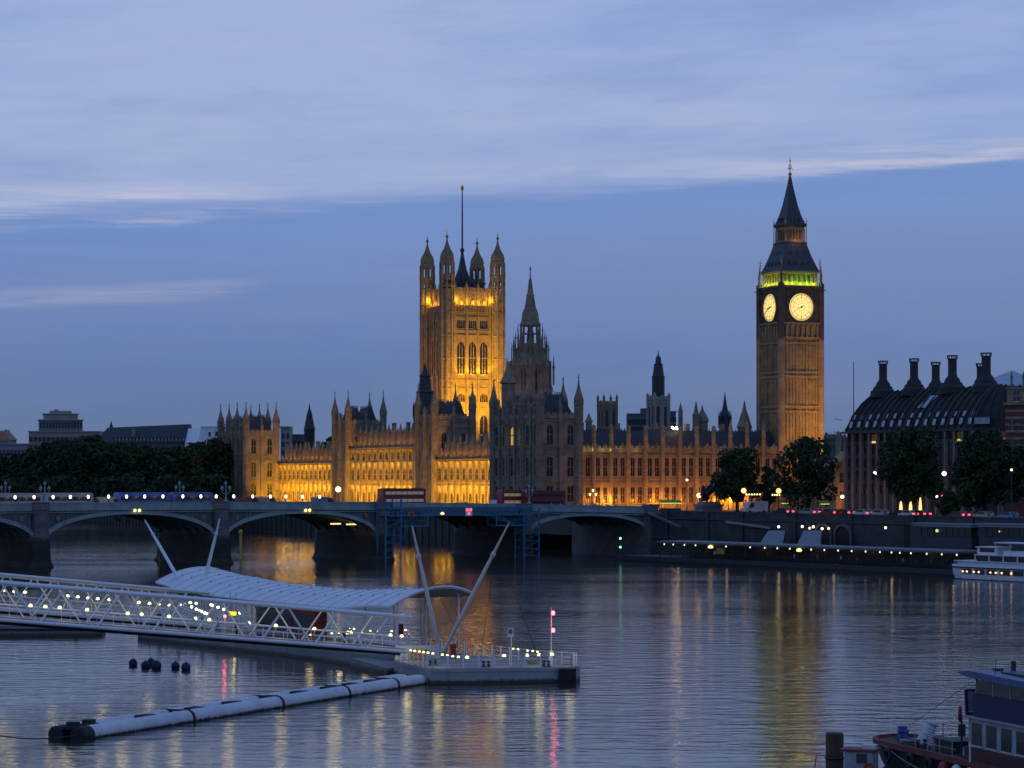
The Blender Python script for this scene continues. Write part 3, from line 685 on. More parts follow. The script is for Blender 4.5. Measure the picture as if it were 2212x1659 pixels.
# ------------------------------------------------------------------ clock tower
def clock_tower():
    t = T('clock_tower', 'tall gothic clock tower with lit dials, green lit belfry and iron spire', 'tower', ptf(78.5, 10.1), AL); t.scale = (1, 1, 1.0065)
    r = 6.0; mb = MB()
    strings = (18, 27, 35.3, 36.6, 44.6, 45.8, 53.6)
    for tf in ((-r, -r, 0), (-r, r, -math.pi/2)):
        mb.tf(*tf); L = 2*r
        mb.box(0, 0, GZ, L, .8, 55.2)
        for k in range(10):                           # shallow panelled tracery with slit windows
            s = 1.55+k*(L-3.1)/9; w = .34 if k in (0, 3, 6, 9) else .2; pr = -.34 if k in (0, 3, 6, 9) else -.2
            mb.box(s-w/2, pr, GZ, s+w/2, -.004, 55)
        for zs in strings: mb.box(-.2, -.42, zs-.3, L+.2, -.006, zs+.3)
        for za, zb in ((19, 26.4), (28, 34.6), (37.4, 43.8), (46.6, 52.9)):
            for k in range(9):
                s = 1.55+(k+.5)*(L-3.1)/9; mb.box(s-.32, -.12, zb-.5, s+.32, -.008, zb); mb.box(s-.32, -.12, (za+zb)/2-.2, s+.32, -.008, (za+zb)/2+.2)
        for k in range(7):
            s = 1.3+k*(L-2.6)/6; mb.box(s-.28, -.7, 55.2, s+.28, -.003, 58.2)
        mb.tr = None
    mb.box(-r+.81, r-.8, GZ, r, r, 55.2); mb.box(r-.8, -r+.81, GZ, r, r-.81, 55.2)
    for x in (-r, r):
        for y in (-r, r): mb.lathe(x, y, [(.95, GZ), (.95, 55)], 8)
    mb.pyr(0, 0, [(r+.2, 54.7), (r+.45, 55.2), (r, 55.3), (r, 58.3), (r+.55, 58.7), (r+.55, 59.1), (r-.3, 59.15)])
    mb.build('shaft', STONE, t)
    st = MB(); q = 6.1
    st.pyr(0, 0, [(q, 59), (q, 69)])
    for x in (-q, q):
        for y in (-q, q):
            st.lathe(x, y, [(.85, 54.5), (.85, 69.2), (.95, 69.4), (.5, 69.7), (.3, 70.2), (.3, 71.5), (.4, 71.7), (.2, 72.3), (.05, 74.6)], 8)
    st.pyr(0, 0, [(q+.2, 67.9), (q+.55, 68.3), (q+.55, 68.9), (q, 69)])
    for tf in ((-q, -q, 0), (-q, q, -math.pi/2)):
        st.tf(*tf); L = 2*q
        for a, b, c, e in ((1.6, 59.2, 2.0, 67.9), (L-2.0, 59.2, L-1.6, 67.9), (1.6, 67.3, L-1.6, 67.8), (1.6, 59.1, L-1.6, 59.6)): st.box(a, -.3, b, c, -.004, e)
        st.torus((q, -.12, 63.2), 3.95, .28, 'y', 40, 6); st.tr = None
    for s in ((-1, -1), (1, -1), (-1, 1)):             # gargoyles at the corners
        st.beam((s[0]*q, s[1]*q, 67.6), (s[0]*(q+1.0), s[1]*(q+1.0), 67.9), .22)
    so = st.build('clock_stage', mat('clock_stage_stone', (.12,.09,.065), .8, var=.4, scale=.5, bump=.4), t)
    # dials
    cl = bpy.data.materials.new('dial_glass'); cl.use_nodes = True; nt = cl.node_tree; b = nt.nodes['Principled BSDF']
    tc = nt.nodes.new('ShaderNodeTexCoord'); sp = nt.nodes.new('ShaderNodeSeparateXYZ'); nt.links.new(tc.outputs['Object'], sp.inputs[0])
    x, z = N(nt, sp.outputs[0]), N(nt, sp.outputs[2]); rr = (x*x+z*z).f('SQRT'); e = (rr*-.03)+.72
    n = noise(nt, tc.outputs['Object'], 1.2, 4)
    nt.links.new(mixc(nt, n, (1,.77,.27,1), (1,.70,.20,1)), b.inputs['Emission Color']); nt.links.new((e*(n*.35+1.6)).s, b.inputs['Emission Strength']); b.inputs['Base Color'].default_value = (.15,.12,.06,1)
    dm = MB(); dm.tube((0, 0, 0), (0, -.12, 0), 3.62, n=48); dme = dm.mesh('clock_face', cl)
    km = MB()
    for k in range(12):
        a = k*math.pi/6; c_, s_ = math.sin(a), math.cos(a)
        km.beam((c_*2.45, -.16, s_*2.45), (c_*3.2, -.16, s_*3.2), .16, .05); km.beam((c_*1.0, -.155, s_*1.0), (c_*2.4, -.155, s_*2.4), .05, .03)
    for k in range(60):
        a = k*math.pi/30; km.beam((math.sin(a)*3.25, -.16, math.cos(a)*3.25), (math.sin(a)*3.42, -.16, math.cos(a)*3.42), .08, .04)
    for q_ in (1.0, 2.42, 3.22, 3.45): km.torus((0, -.16, 0), q_, .035, 'y', 48, 4)
    kme = km.mesh('numeral_ring', BRONZE)
    def hand(ang, ln, w, y):
        h = MB(); c_, s_ = math.sin(ang), math.cos(ang)
        h.beam((-c_*.9, y, -s_*.9), (c_*ln*.7, y, s_*ln*.7), w, .06); h.beam((c_*ln*.7, y-.003, s_*ln*.7), (c_*ln, y-.003, s_*ln), w*.45, .05); h.tube((0, y+.03, 0), (0, y-.09, 0), .28, n=12); return h
    hm = hand(R(240), 3.25, .24, -.26).mesh('minute_hand', BRONZE); hh = hand(R(260), 2.0, .42, -.2).mesh('hour_hand', BRONZE)
    for loc, rz in (((0, -q-.02, 63.2), 0), ((-q-.02, 0, 63.2), -math.pi/2)):
        f = ob('clock_face', dme, t, loc, rz)
        for nm, m_ in (('numeral_ring', kme), ('minute_hand', hm), ('hour_hand', hh)): ob(nm, m_, f)
    # belfry
    bf = MB(); w = 5.25
    bc = MB(); bc.pyr(0, 0, [(w-1.3, 69), (w-1.3, 73)]); bc.build('belfry_core', GREYD, t, smooth=False)
    bf.pyr(0, 0, [(w+.3, 72.2), (w+.5, 72.6), (w+.5, 73.1), (w, 73.15)])
    for tf in ((-w, -w, 0), (-w, w, -math.pi/2), (w, w, math.pi), (w, -w, math.pi/2)):
        bf.tf(*tf)
        for k in range(8): s = k*2*w/7; bf.box(s-.24, 0.0, 69, s+.24, .5, 72.3); 
        bf.box(0, -.05, 69, 2*w, .3, 69.9)
        for k in range(7): s = (k+.5)*2*w/7; bf.ext([(s-.5, .02, 72.3), (s-.5, .02, 71.5), (s-.3, .02, 71.95), (s, .02, 72.2)], (0, .4, 0)); bf.ext([(s+.5, .02, 72.3), (s, .02, 72.2), (s+.3, .02, 71.95), (s+.5, .02, 71.5)], (0, .4, 0))
        bf.tr = None
    bo = bf.build('belfry', STONE, t)
    G = (.55, 1, .02)
    for k in range(5):
        s = -4.2+k*2.1
        light('POINT', (s, -w-.85, 69.45), 120, G if k % 2 else (.72, .95, .02), t, size=.2); light('POINT', (-w-.85, s, 69.45), 130, (.75, .95, .02), t, size=.2)
    for k in range(4): light('POINT', (-3+k*2, -w+.85, 69.6), 120, (.2, 1, .10), t, size=.15)
    # roofs
    lr = MB(); pf = [(5.95, 72.9), (5.6, 73.4), (4.9, 75.2), (4.2, 77.2), (3.55, 79.4), (3.3, 80.4)]; lr.pyr(0, 0, pf)
    for row, (zz_, hw) in enumerate(((74.3, 4.9), (77.0, 3.8))):
        for k in range(4 if row == 0 else 3):
            s = (-1+2*(k+.5)/(4 if row == 0 else 3))*hw*.8
            lr.ext([(s-.3, -hw-.35, zz_), (s+.3, -hw-.35, zz_), (s+.3, -hw-.35, zz_+.7), (s, -hw-.35, zz_+1.2), (s-.3, -hw-.35, zz_+.7)], (0, 1.2, 0)); lr.ext([(-hw-.35, s+.3, zz_), (-hw-.35, s-.3, zz_), (-hw-.35, s-.3, zz_+.7), (-hw-.35, s, zz_+1.2), (-hw-.35, s+.3, zz_+.7)], (1.2, 0, 0))
    lr.pyr(0, 0, [(3.2, 80.3), (3.4, 80.5), (3.4, 80.8), (3.0, 80.9)]); lr.build('lower_roof', IRON, t, smooth=False)
    la = MB(); w2 = 2.85; la.pyr(0, 0, [(w2-.8, 80.8), (w2-.8, 85)])
    for tf in ((-w2, -w2, 0), (-w2, w2, -math.pi/2), (w2, w2, math.pi), (w2, -w2, math.pi/2)):
        la.tf(*tf)
        for k in range(7): s = k*2*w2/6; la.box(s-.14, 0, 80.8, s+.14, .3, 84.4)
        la.box(0, -.02, 80.8, 2*w2, .25, 81.5); la.box(0, -.02, 84.1, 2*w2, .3, 85.1); la.tr = None
    la.build('lantern', mat('lantern_gilt_stone', (.30,.19,.10), .7, var=.3), t)
    light('POINT', (0, -4.2, 81.6), 45, (1,.55,.2), t, size=.3); light('POINT', (1.6, -4.2, 81.6), 40, (1,.55,.2), t, size=.3)
    sp_ = MB(); sp_.pyr(0, 0, [(3.1, 85), (3.3, 85.4), (3.3, 85.8), (2.95, 86), (2.2, 88.2), (1.6, 90.6), (1.05, 93.6), (.6, 96.2), (.25, 98.6), (.14, 99)])
    for k in range(3):
        s = (k-1)*1.2; sp_.ext([(s-.25, -3.0, 86.2), (s+.25, -3.0, 86.2), (s, -3.0, 87.4)], (0, 1, 0)); sp_.ext([(-3.0, s+.25, 86.2), (-3.0, s-.25, 86.2), (-3.0, s, 87.4)], (1, 0, 0))
    sp_.build('spire', IRON, t, smooth=False)
    fi = MB(); fi.lathe(0, 0, [(.14, 98.9), (.5, 99.2), (.45, 99.6), (.12, 99.9), (.09, 103.2), (.02, 103.8)], 8)
    for a in range(4): fi.beam((0, 0, 101.0), (1.0*math.cos(a*math.pi/2), 1.0*math.sin(a*math.pi/2), 100.6), .1)
    fi.torus((0, 0, 101.4), .45, .08, 'y', 12, 4); fi.ball((0, 0, 103), .22, 8, 4); fi.build('finial', GILT, t)
    pm = MB(); pm.lathe(0, 0, [(.14, 0), (.10, 4.6), (.3, 4.9), (.1, 5.2), (.05, 6.6)], 6); pm.beam((-.5, 0, 5.6), (.5, 0, 5.6), .1); me = pm.mesh('corner_finial', GILT)
    for x in (-1, 1):
        for y in (-1, 1): ob('corner_finial', me, t, (x*(q-.2), y*(q-.2), 70)); ob('corner_finial', me, t, (x*3.2, y*3.2, 80.8))
    # warm floodlights on the shaft
    light('SPOT', (3, -34, 10), 76000, (1,.45,.04), t, size=1.2, target=(1.5, -r, 33), spot=62, blend=.8)
    light('SPOT', (-34, 0, 18), 62000, (1,.43,.04), t, size=1.2, target=(-r, 0, 33), spot=54, blend=.8)
    light('SPOT', (-7.5, 4, 9.6), 3500, (1,.5,.08), t, size=.5, target=(-6, 0, 30), spot=70, blend=.8)
    light('SPOT', (1, -9, 9.6), 2500, (1,.45,.08), t, size=.5, target=(0, -6, 28), spot=70, blend=.8)
clock_tower()
# ------------------------------------------------------------------ the road bridge
PIERS = [-39.6, 0, 38.9, 76.5, 112.0]; ABUT = 144.6; YF = 2.5; BWID = 26
def zpar(t): return 12.75-1.5*((t-19)/124)**2
def bridge():
    t = T('road_bridge', 'long low green iron arch bridge on dark granite piers across the river', 'bridge', (BO[0], BO[1], 0), BT)
    ends = PIERS+[ABUT]
    ts = [-75+i*1.0 for i in range(int(ABUT+75)+2)]; ts = [q for q in ts if q <= ABUT]
    def strip(mb, y0, y1, f0, f1, step=2.0):
        q = -75.0; pts = []
        while q < ABUT: pts.append(q); q += step
        pts.append(ABUT)
        for a, b in zip(pts, pts[1:]):
            mb.add([(a,y0,f0(a)),(b,y0,f0(b)),(b,y1,f0(b)),(a,y1,f0(a)),(a,y0,f1(a)),(b,y0,f1(b)),(b,y1,f1(b)),(a,y1,f1(a))],
                   [(3,2,1,0),(4,5,6,7),(0,1,5,4),(2,3,7,6)])
    m = MB(); strip(m, YF, YF+BWID, lambda q: zpar(q)-1.9, lambda q: zpar(q)-1.25); m.build('deck', ASPH, t, smooth=False)
    for y in (YF, YF+BWID-.35):
        m = MB(); o = -1 if y < 10 else 1
        strip(m, y, y+.35, lambda q: zpar(q)-1.3, lambda q: zpar(q)-.12); strip(m, y-.08, y+.43, lambda q: zpar(q)-.12, lambda q: zpar(q)+.04)
        strip(m, y-.45, y-.003, lambda q: zpar(q)-1.55, lambda q: zpar(q)-1.18); strip(m, y-.25, y-.006, lambda q: zpar(q)-1.95, lambda q: zpar(q)-1.72)
        q = -74.0
        while q < ABUT: m.box(q, y-.06, zpar(q)-1.17, q+.22, y-.004, zpar(q)-.14); q += 1.1
        m.build('parapet', BGREEN, t, smooth=False)
    zs = 6.0
    for k in range(len(ends)-1):
        a, b = ends[k]+1.7, ends[k+1]-(1.7 if k < 4 else .2); c = (a+b)/2; hw = (b-a)/2; zc = zpar(c)-2.35
        def soff(q): u = max(-1, min(1, (q-c)/hw)); return zs+(zc-zs)*max(0, 1-abs(u)**2.15)**.62
        pts = [c-hw*math.cos(math.pi*i/36) for i in range(37)]
        m = MB(); vs = []
        for q in pts: z = soff(q); nx = (q-c)/hw*.75; vs.append(((q, z), (q+nx*.55*(1 if abs(nx) < .7 else 1), min(z+.72, zpar(q)-1.96))))
        for (p0, p1), (q0, q1) in zip(vs, vs[1:]):
            m.add([(p0[0],0,p0[1]),(q0[0],0,q0[1]),(q1[0],0,q1[1]),(p1[0],0,p1[1]),(p0[0],.5,p0[1]),(q0[0],.5,q0[1]),(q1[0],.5,q1[1]),(p1[0],.5,p1[1])], [(0,1,2,3),(7,6,5,4),(0,4,5,1),(3,2,6,7)])
        me = m.mesh('arch_rib', BGREEN)
        for j in range(7): ob('arch_rib', me, t, (0, YF-.25+j*(BWID-.1)/6, 0))
        m = MB()                                      # spandrel plate with cut tracery lines
        for p, q in zip(pts, pts[1:]):
            m.add([(p,YF+.1,soff(p)+.3),(q,YF+.1,soff(q)+.3),(q,YF+.1,zpar(q)-1.93),(p,YF+.1,zpar(p)-1.93)], [(0,1,2,3)])
        for e, sg in ((a, 1), (b, -1)):
            for i in range(1, 9):
                q = e+sg*i*.95
                if zpar(q)-2.0-soff(q)-.8 > .25: m.box(q-.06, YF-.02, soff(q)+.75, q+.06, YF+.097, zpar(q)-1.95)
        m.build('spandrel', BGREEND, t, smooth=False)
        for e, sg in ((a, 1), (b, -1)):
            sh = MB(); q = e+sg*2.1; sh.ext([(q-.42, YF-.16, 10.2), (q+.42, YF-.16, 10.2), (q+.42, YF-.16, 9.5), (q, YF-.16, 9.0), (q-.42, YF-.16, 9.5)], (0, .12, 0)); sh.build('shield', mat('faded_shield', (.34,.16,.09), .6), t, smooth=False)
        vm = MB()
        for p, q in zip(pts, pts[1:]): vm.add([(p,YF+.2,soff(p)+.75),(q,YF+.2,soff(q)+.75),(q,YF+BWID-.2,soff(q)+.75),(p,YF+BWID-.2,soff(p)+.75)], [(0,1,2,3)])
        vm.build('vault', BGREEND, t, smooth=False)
    def ring(mb, specs):                               # pointed hexagon plan, one loop per height
        vs = []; fs = []
        for z, hw, ex in specs:
            vs += [(0, -ex, z), (hw*.8, 1.6-ex*.4, z), (hw, 3.2, z), (hw, BWID+1.8, z), (hw*.8, BWID+3.4+ex*.4, z), (0, BWID+5+ex, z), (-hw*.8, BWID+3.4+ex*.4, z), (-hw, BWID+1.8, z), (-hw, 3.2, z), (-hw*.8, 1.6-ex*.4, z)]
        n = 10
        for j in range(len(specs)-1):
            for k in range(n): fs.append((j*n+k, j*n+(k+1) % n, (j+1)*n+(k+1) % n, (j+1)*n+k))
        fs.append(tuple((len(specs)-1)*n+k for k in range(n)))
        mb.add(vs, fs)
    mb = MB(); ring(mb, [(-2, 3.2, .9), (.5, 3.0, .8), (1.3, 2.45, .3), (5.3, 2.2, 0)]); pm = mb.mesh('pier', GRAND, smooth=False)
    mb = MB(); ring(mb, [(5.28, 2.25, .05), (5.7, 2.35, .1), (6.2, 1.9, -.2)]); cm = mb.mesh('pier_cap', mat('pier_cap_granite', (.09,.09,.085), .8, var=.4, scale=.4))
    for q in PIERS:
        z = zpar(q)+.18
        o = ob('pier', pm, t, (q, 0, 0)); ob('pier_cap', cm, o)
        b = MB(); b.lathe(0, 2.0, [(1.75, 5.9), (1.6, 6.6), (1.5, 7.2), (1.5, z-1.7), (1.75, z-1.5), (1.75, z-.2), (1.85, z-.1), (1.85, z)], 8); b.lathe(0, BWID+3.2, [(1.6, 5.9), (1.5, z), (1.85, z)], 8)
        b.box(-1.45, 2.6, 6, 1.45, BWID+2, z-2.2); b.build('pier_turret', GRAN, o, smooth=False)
    ab = MB(); ab.box(ABUT-.6, 0, -2, ABUT+9, BWID+6, zpar(ABUT)-1.6); ab.box(ABUT-.2, 1.2, zpar(ABUT)-1.6, ABUT+2.6, 3.6, zpar(ABUT)+.5); ab.build('abutment', GRAN, t, smooth=False)
    # lamps under the arches
    for px, py in ((291.5, 1102.7), (301.5, 1102.7), (660.5, 1102.4), (669, 1102)):
        a_ = (px-CX)/F; y = YF-.5; ox, oy = bw(0, y); q = (a_*oy-ox)/(math.cos(BT)-a_*math.sin(BT)); X, Y = bw(q, y)
        l = MB(); z0 = wz(py, Y); l.ball((q, y, z0), .30, 8, 6); l.tube((q, y, z0+.2), (q, y+.45, z0+.6), .06, n=5, mi=1); l.build('navigation_lamp', [E_NAV, DMET], t)
    for px, py, e in ((35, 1141, E_WARM), (389, 1136.5, E_WARM), (406, 1136.5, E_WARM), (725, 1133, E_YEL), (759, 1134, E_YEL), (783, 1135, E_YEL)):
        a_ = (px-CX)/F; y = YF+(15 if px < 500 else 4.6); ox, oy = bw(0, y); q = (a_*oy-ox)/(math.cos(BT)-a_*math.sin(BT)); X, Y = bw(q, y); z0 = wz(py, Y)
        l = MB(); w = .35 if px < 500 else 1.1; l.box(q-w, y-.3, z0, q+w, y+.3, z0+.28, 0); l.box(q-.1, y-.1, z0+.281, q+.1, y+.1, z0+1.2, 1); l.build('soffit_lamp', [mat('soffit_glow', (1,.62,.2), emit=.8) if px < 500 else mat('soffit_glow_bright', (1,.66,.24), emit=1.6), DMET], t)
    return t
BRIDGE = bridge()
def bt_at(px, y):
    k = (px-CX)/F; ox, oy = bw(0, y); return (k*oy-ox)/(math.cos(BT)-k*math.sin(BT))
def bpt(px, y, dz=0): q = bt_at(px, y); X, Y = bw(q, y); return (X, Y, zpar(q)-1.25+dz), q
BP = [32.6, 73.5, 114.7, 152, 190.7, 234.5, 273.3, 312.5, 352, 395, 434, 467, 505, 546, 584, 617.6, 653.6, 690.6]
mb = MB(); mb.tube((0, 0, 0), (0, 0, .85), .07, n=6, mi=1); mb.lathe(0, 0, [(.16, .8), (.2, .86), (.30, 1.0), (.33, 1.2), (.26, 1.42), (.1, 1.55)], 10, mi=0); mb.lathe(0, 0, [(.34, 1.5), (.2, 1.62), (.04, 1.75)], 8, mi=1)
lampm = mb
first = None
post = MB(); post.tube((0, 0, 0), (0, 0, .85), .07, n=6); post.lathe(0, 0, [(.32, 1.54), (.2, 1.64), (.04, 1.78)], 8); postm = post.mesh('post', DMET)
bulb = MB(); bulb.lathe(0, 0, [(.14, .84), (.22, 1.0), (.26, 1.2), (.20, 1.42), (.10, 1.53)], 10); bulbm = bulb.mesh('lamp_glass', E_WHITE)
for i, px in enumerate(BP):
    (X, Y, Z), q = bpt(px, YF+.15)
    lab = f'small bright white lamp on the bridge parapet, {nth(i, len(BP))} of its row'
    if first is None:
        first = T('parapet_lamp', lab, 'lamp', (X, Y, zpar(q)), BT, 'white lamps along the bridge parapet'); ob('post', postm, first); ob('lamp_glass', bulbm, first)
    else: dup(first, (X, Y, zpar(q)), label=lab)
# ornate triple lanterns
def lantern(lab, px, y, lit=False, base=0):
    (X, Y, Z), q = bpt(px, y)
    t = T('triple_lantern', lab, 'street lamp', (X, Y, zpar(q)+base), BT, 'triple lanterns on the bridge piers')
    p = MB(); p.lathe(0, 0, [(.5, 0), (.5, .3), (.22, .5), (.13, 1.2), (.11, 3.0), (.2, 3.05), (.08, 3.3)], 8)
    for s in (-1, 1): p.path([(0, 0, 1.8), (s*.45, 0, 1.75), (s*.8, 0, 2.0), (s*.85, 0, 2.3)], .06)
    p.build('post', BGREEN, t)
    for x, z in ((-.85, 2.3), (.85, 2.3), (0, 3.25)):
        g = MB(); g.lathe(x, 0, [(.12, z), (.30, z+.55), (.30, z+.6)], 6); go = g.build('lantern', E_WARM if lit else mat('lantern_glass', (.22,.27,.28), .25, var=.2), t)
        c = MB(); c.lathe(x, 0, [(.34, z+.6), (.2, z+.85), (.05, z+1.0), (.03, z+1.25)], 6); c.build('lantern_cap', BGREEN, go)
    return t
lantern('unlit triple lantern on the bridge, nearest the left edge of the photo', 12, YF+BWID)
lantern('unlit triple lantern over the leftmost whole bridge pier', 97, 2.0)
lantern('unlit triple lantern on the far parapet against the dark park trees', 388, YF+BWID)
lantern('unlit triple lantern over the bridge pier in front of the end pavilion', 488, 2.0)
lantern('triple lantern over the bridge pier beside the blue scaffold', 1143, 2.0)
lantern('lit triple lantern on the far parapet in front of the orange front', 1281, YF+BWID, True)
def tall_lamp(lab, px, py, d, e, r, base, name='street_lamp', group=None, pw_=0, col=(1,.6,.2)):
    t = T(name, lab, 'street lamp', (wx(px, d), d, base), 0, group); z = wz(py, d)-base
    p = MB(); p.lathe(0, 0, [(.22, 0), (.2, .6), (.09, .8), (.07, z-r), (.15, z-r*.9)], 8); p.build('post', DMET, t)
    g = MB(); g.ball((0, 0, z), r, 12, 8); g.build('lamp_globe', e, t)
    if pw_: light('POINT', (0, -r*1.5, z), pw_, col, t, size=r)
    return t
tall_lamp('big glaring amber lamp on the bridge in front of the golden wing', 730.5, 1057, 560, E_BIG, .6, 11.2, pw_=60)
tall_lamp('big glaring amber lamp in front of the orange front, left of the chariot statue', 1510, 1070, 610, E_BIG, .55, 9.6, pw_=50)
# vehicles ------------------------------------------------------------------
wheel = MB(); wheel.tube((0, -.12, 0), (0, .12, 0), .5, n=14); rim = MB(); rim.tube((0, -.135, 0), (0, -.122, 0), .28, n=10)
WHM, RIM = wheel.mesh('wheel', BLACK), rim.mesh('rim', DMET)
def wheels(t, xs, y, r=1.0):
    for x in xs:
        for s in (-1, 1):
            o = ob('wheel', WHM, t, (x, s*y, .5*r)); o.scale = (r, s*-1 if False else 1, r); ob('rim', RIM, o, (0, 0, 0), 0 if s < 0 else math.pi)
def rbox(mb, L, W, z0, z1, r=.35, mi=0):             # rounded side profile
    P = []
    for cx, cz, a0 in ((L/2-r, z1-r, 0), (-L/2+r, z1-r, 90), (-L/2+.12, z0+.12, 180), (L/2-.12, z0+.12, 270)):
        q = r if cz > (z0+z1)/2 else .12
        for k in range(4): a = R(a0+k*30); P.append((cx+q*math.cos(a), -W/2, cz+q*math.sin(a)))
    return mb.ext(P, (0, W, 0), mi)
def bus(lab, px, y, body=None, lit=None, decks=2, L=10.5, group='buses and coaches crossing the bridge', name='double_decker_bus', cat='bus'):
    (X, Y, Z), q = bpt(px, y); t = T(name, lab, cat, (X, Y, Z+.02), BT, group)
    hz = 4.35 if decks == 2 else 3.2
    m = MB(); rbox(m, L, 2.5, .35, hz); m.build('body', body or RED, t)
    for za, zb in (((1.3, 2.15), (2.9, 3.75)) if decks == 2 else ((1.5, 2.5),)):
        for sg in (-1, 1):
            w = MB(); n = 7; za, zb = za+.12, zb-.1
            for k in range(n): a = -L/2+.5+k*(L-1)/n; w.box(a+.06, sg*1.26-.012, za, a+(L-1)/n-.06, sg*1.26+.012, zb)
            w.build('side_window', lit or GLASS, t, smooth=False)
        w = MB(); w.box(L/2-.02, -1.05, za, L/2+.015, 1.05, zb); w.build('windscreen', lit or GLASS, t, smooth=False)
    for sg in (-1, 1): h = MB(); h.tube((L/2-.05, sg*.9, .85), (L/2+.03, sg*.9, .85), .13, n=8); h.build('headlight', E_WARM if lit else PALE, t)
    wheels(t, (-L/2+2.2, L/2-2.0), 1.18); return t
bus('red double decker bus with glowing upper windows in front of the golden centre', 868, 10, lit=E_BUS)
bus('red double decker bus in front of the left part of the dark pavilion', 1122, 10, lit=mat('bus_dim_light', (.5,.38,.18), emit=.22))
bus('dull red double decker bus in front of the right part of the dark pavilion', 1172, 8, body=REDD)
bus('white coach on the bridge, leftmost at the photo edge', 30, 6, mat('dull_white_coach_paint', (.34,.34,.38), .5), None, 1, 11, name='coach', cat='coach')
bus('white coach on the bridge between the two left lanterns and the red van', 145, 6, mat('dull_white_coach_paint', (.34,.34,.38)), None, 1, 10, name='coach', cat='coach')
bus('bright blue coach on the bridge in front of the dark park trees', 305, 6, mat('blue_paint', (.04,.12,.45), .4), None, 1, 11, name='coach', cat='coach')
bus('second blue coach, right behind the brighter one near the red van', 412, 6, mat('blue_paint_b', (.05,.10,.30), .4), None, 1, 9, name='coach', cat='coach')
def van(lab, px, y, body, group='vans crossing the bridge', at=None, rz=BT, L=5.2, tail=False, hz=2.3):
    if at is None: (X, Y, Z), q = bpt(px, y); at = (X, Y, Z+.02)
    t = T('van', lab, 'van', at, rz, group)
    m = MB(); P = [(-L/2, -1, .4), (L/2, -1, .4), (L/2, -1, 1.1), (L/2-.5, -1, 1.25), (L/2-1.3, -1, hz-.05), (L/2-1.6, -1, hz), (-L/2+.1, -1, hz), (-L/2, -1, hz-.15)]; m.ext(P, (0, 2, 0)); m.build('body', body, t)
    for sg in (-1, 1): w = MB(); w.ext([(L/2-.75, sg*1.01, 1.3), (L/2-1.35, sg*1.01, hz-.3), (L/2-2.2, sg*1.01, hz-.3), (L/2-2.2, sg*1.01, 1.3)], (0, .004*sg, 0)); w.build('side_window', GLASS, t, smooth=False)
    for sg in (-1, 1): h = MB(); h.box(-L/2-.05, sg*.8-.12, .8, -L/2+.01, sg*.8+.12, 1.15); h.build('tail_light', E_TAIL if tail else RED, t, smooth=False)
    wheels(t, (-L/2+1.1, L/2-1.0), .92, .68); return t
CREAM = mat('cream_paint', (.5,.42,.33), .5)
van('dark red van on the bridge right of the two white coaches', 190, 6, REDD); van('cream van on the bridge left of the bright blue coach', 238, 6, CREAM)
van('red van on the bridge right of the second blue coach', 462, 6, RED); van('red van on the bridge in front of the end pavilion', 536, 6, REDD)
van('pale pink van on the bridge under the left golden wing', 575, 6, mat('pink_beige_paint', (.35,.22,.18), .5)); van('grey van on the bridge below the left golden wing, beside the amber lamp', 700, 6, GREY)
# painted kerb box / hoarding on the parapet
# people --------------------------------------------------------------------
def person_mesh(pose=0, coat=None, legs=None):
    """one continuous skinned body: pelvis, spine, head, arms, legs"""
    P = {'pel': (0,0,.95), 'ch': (0,.0,1.32), 'nk': (0,0,1.48), 'hd': (0,-.02,1.62), 'ht': (0,-.02,1.73),
         'sl': (-.19,0,1.42), 'sr': (.19,0,1.42), 'hl': (-.1,0,.9), 'hr': (.1,0,.9)}
    st = (.24, .0, .12)[pose]
    P.update({'el': (-.27,-st*.5,1.16), 'er': (.27,st*.5,1.16), 'wl': (-.27,-.10-st*.9,.94), 'wr': (.27,-.08+st*.5,.92),
              'kl': (-.11,-.04-st*.35,.5), 'kr': (.11,-.04+st*.35,.5), 'al': (-.11,st*-.5,.09), 'ar': (.11,st*1.0,.10), 'fl': (-.12,-.16-st*.5,.03), 'fr': (.12,-.15+st*1.0,.03)})
    Rr = {'pel':.16,'ch':.17,'nk':.06,'hd':.10,'ht':.075,'sl':.075,'sr':.075,'hl':.105,'hr':.105,'el':.055,'er':.055,'wl':.042,'wr':.042,'kl':.07,'kr':.07,'al':.05,'ar':.05,'fl':.04,'fr':.04}
    E = [('pel','ch'),('ch','nk'),('nk','hd'),('hd','ht'),('ch','sl'),('ch','sr'),('sl','el'),('sr','er'),('el','wl'),('er','wr'),('pel','hl'),('pel','hr'),('hl','kl'),('hr','kr'),('kl','al'),('kr','ar'),('al','fl'),('ar','fr')]
    ks = list(P); me = bpy.data.meshes.new('person'); me.from_pydata([P[k] for k in ks], [(ks.index(a), ks.index(b)) for a, b in E], [])
    o = bpy.data.objects.new('tmp', me); COL.objects.link(o); o.modifiers.new('s', 'SKIN')
    for k, v in zip(ks, me.skin_vertices[0].data): v.radius = (Rr[k], Rr[k]*(.8 if k in ('ch','pel') else 1)); v.use_root = (k == 'pel')
    sd = o.modifiers.new('d', 'SUBSURF'); sd.levels = 1
    dg = bpy.context.evaluated_depsgraph_get(); m2 = bpy.data.meshes.new_from_object(o.evaluated_get(dg)); m2.name = 'person'
    bpy.data.objects.remove(o); m2.materials.clear()
    for m in (coat, legs, SKIN, mat('brown_hair', (.03,.02,.015), .8)): m2.materials.append(m)
    for p in m2.polygons:
        c = p.center; p.material_index = 1 if c.z < .86 else (0 if c.z < 1.5 and not (c.z < 1.0 and abs(c.x) > .22) else (3 if (c.z > 1.66 or c.y > .03) and c.z > 1.55 else 2))
        p.use_smooth = True
    return m2
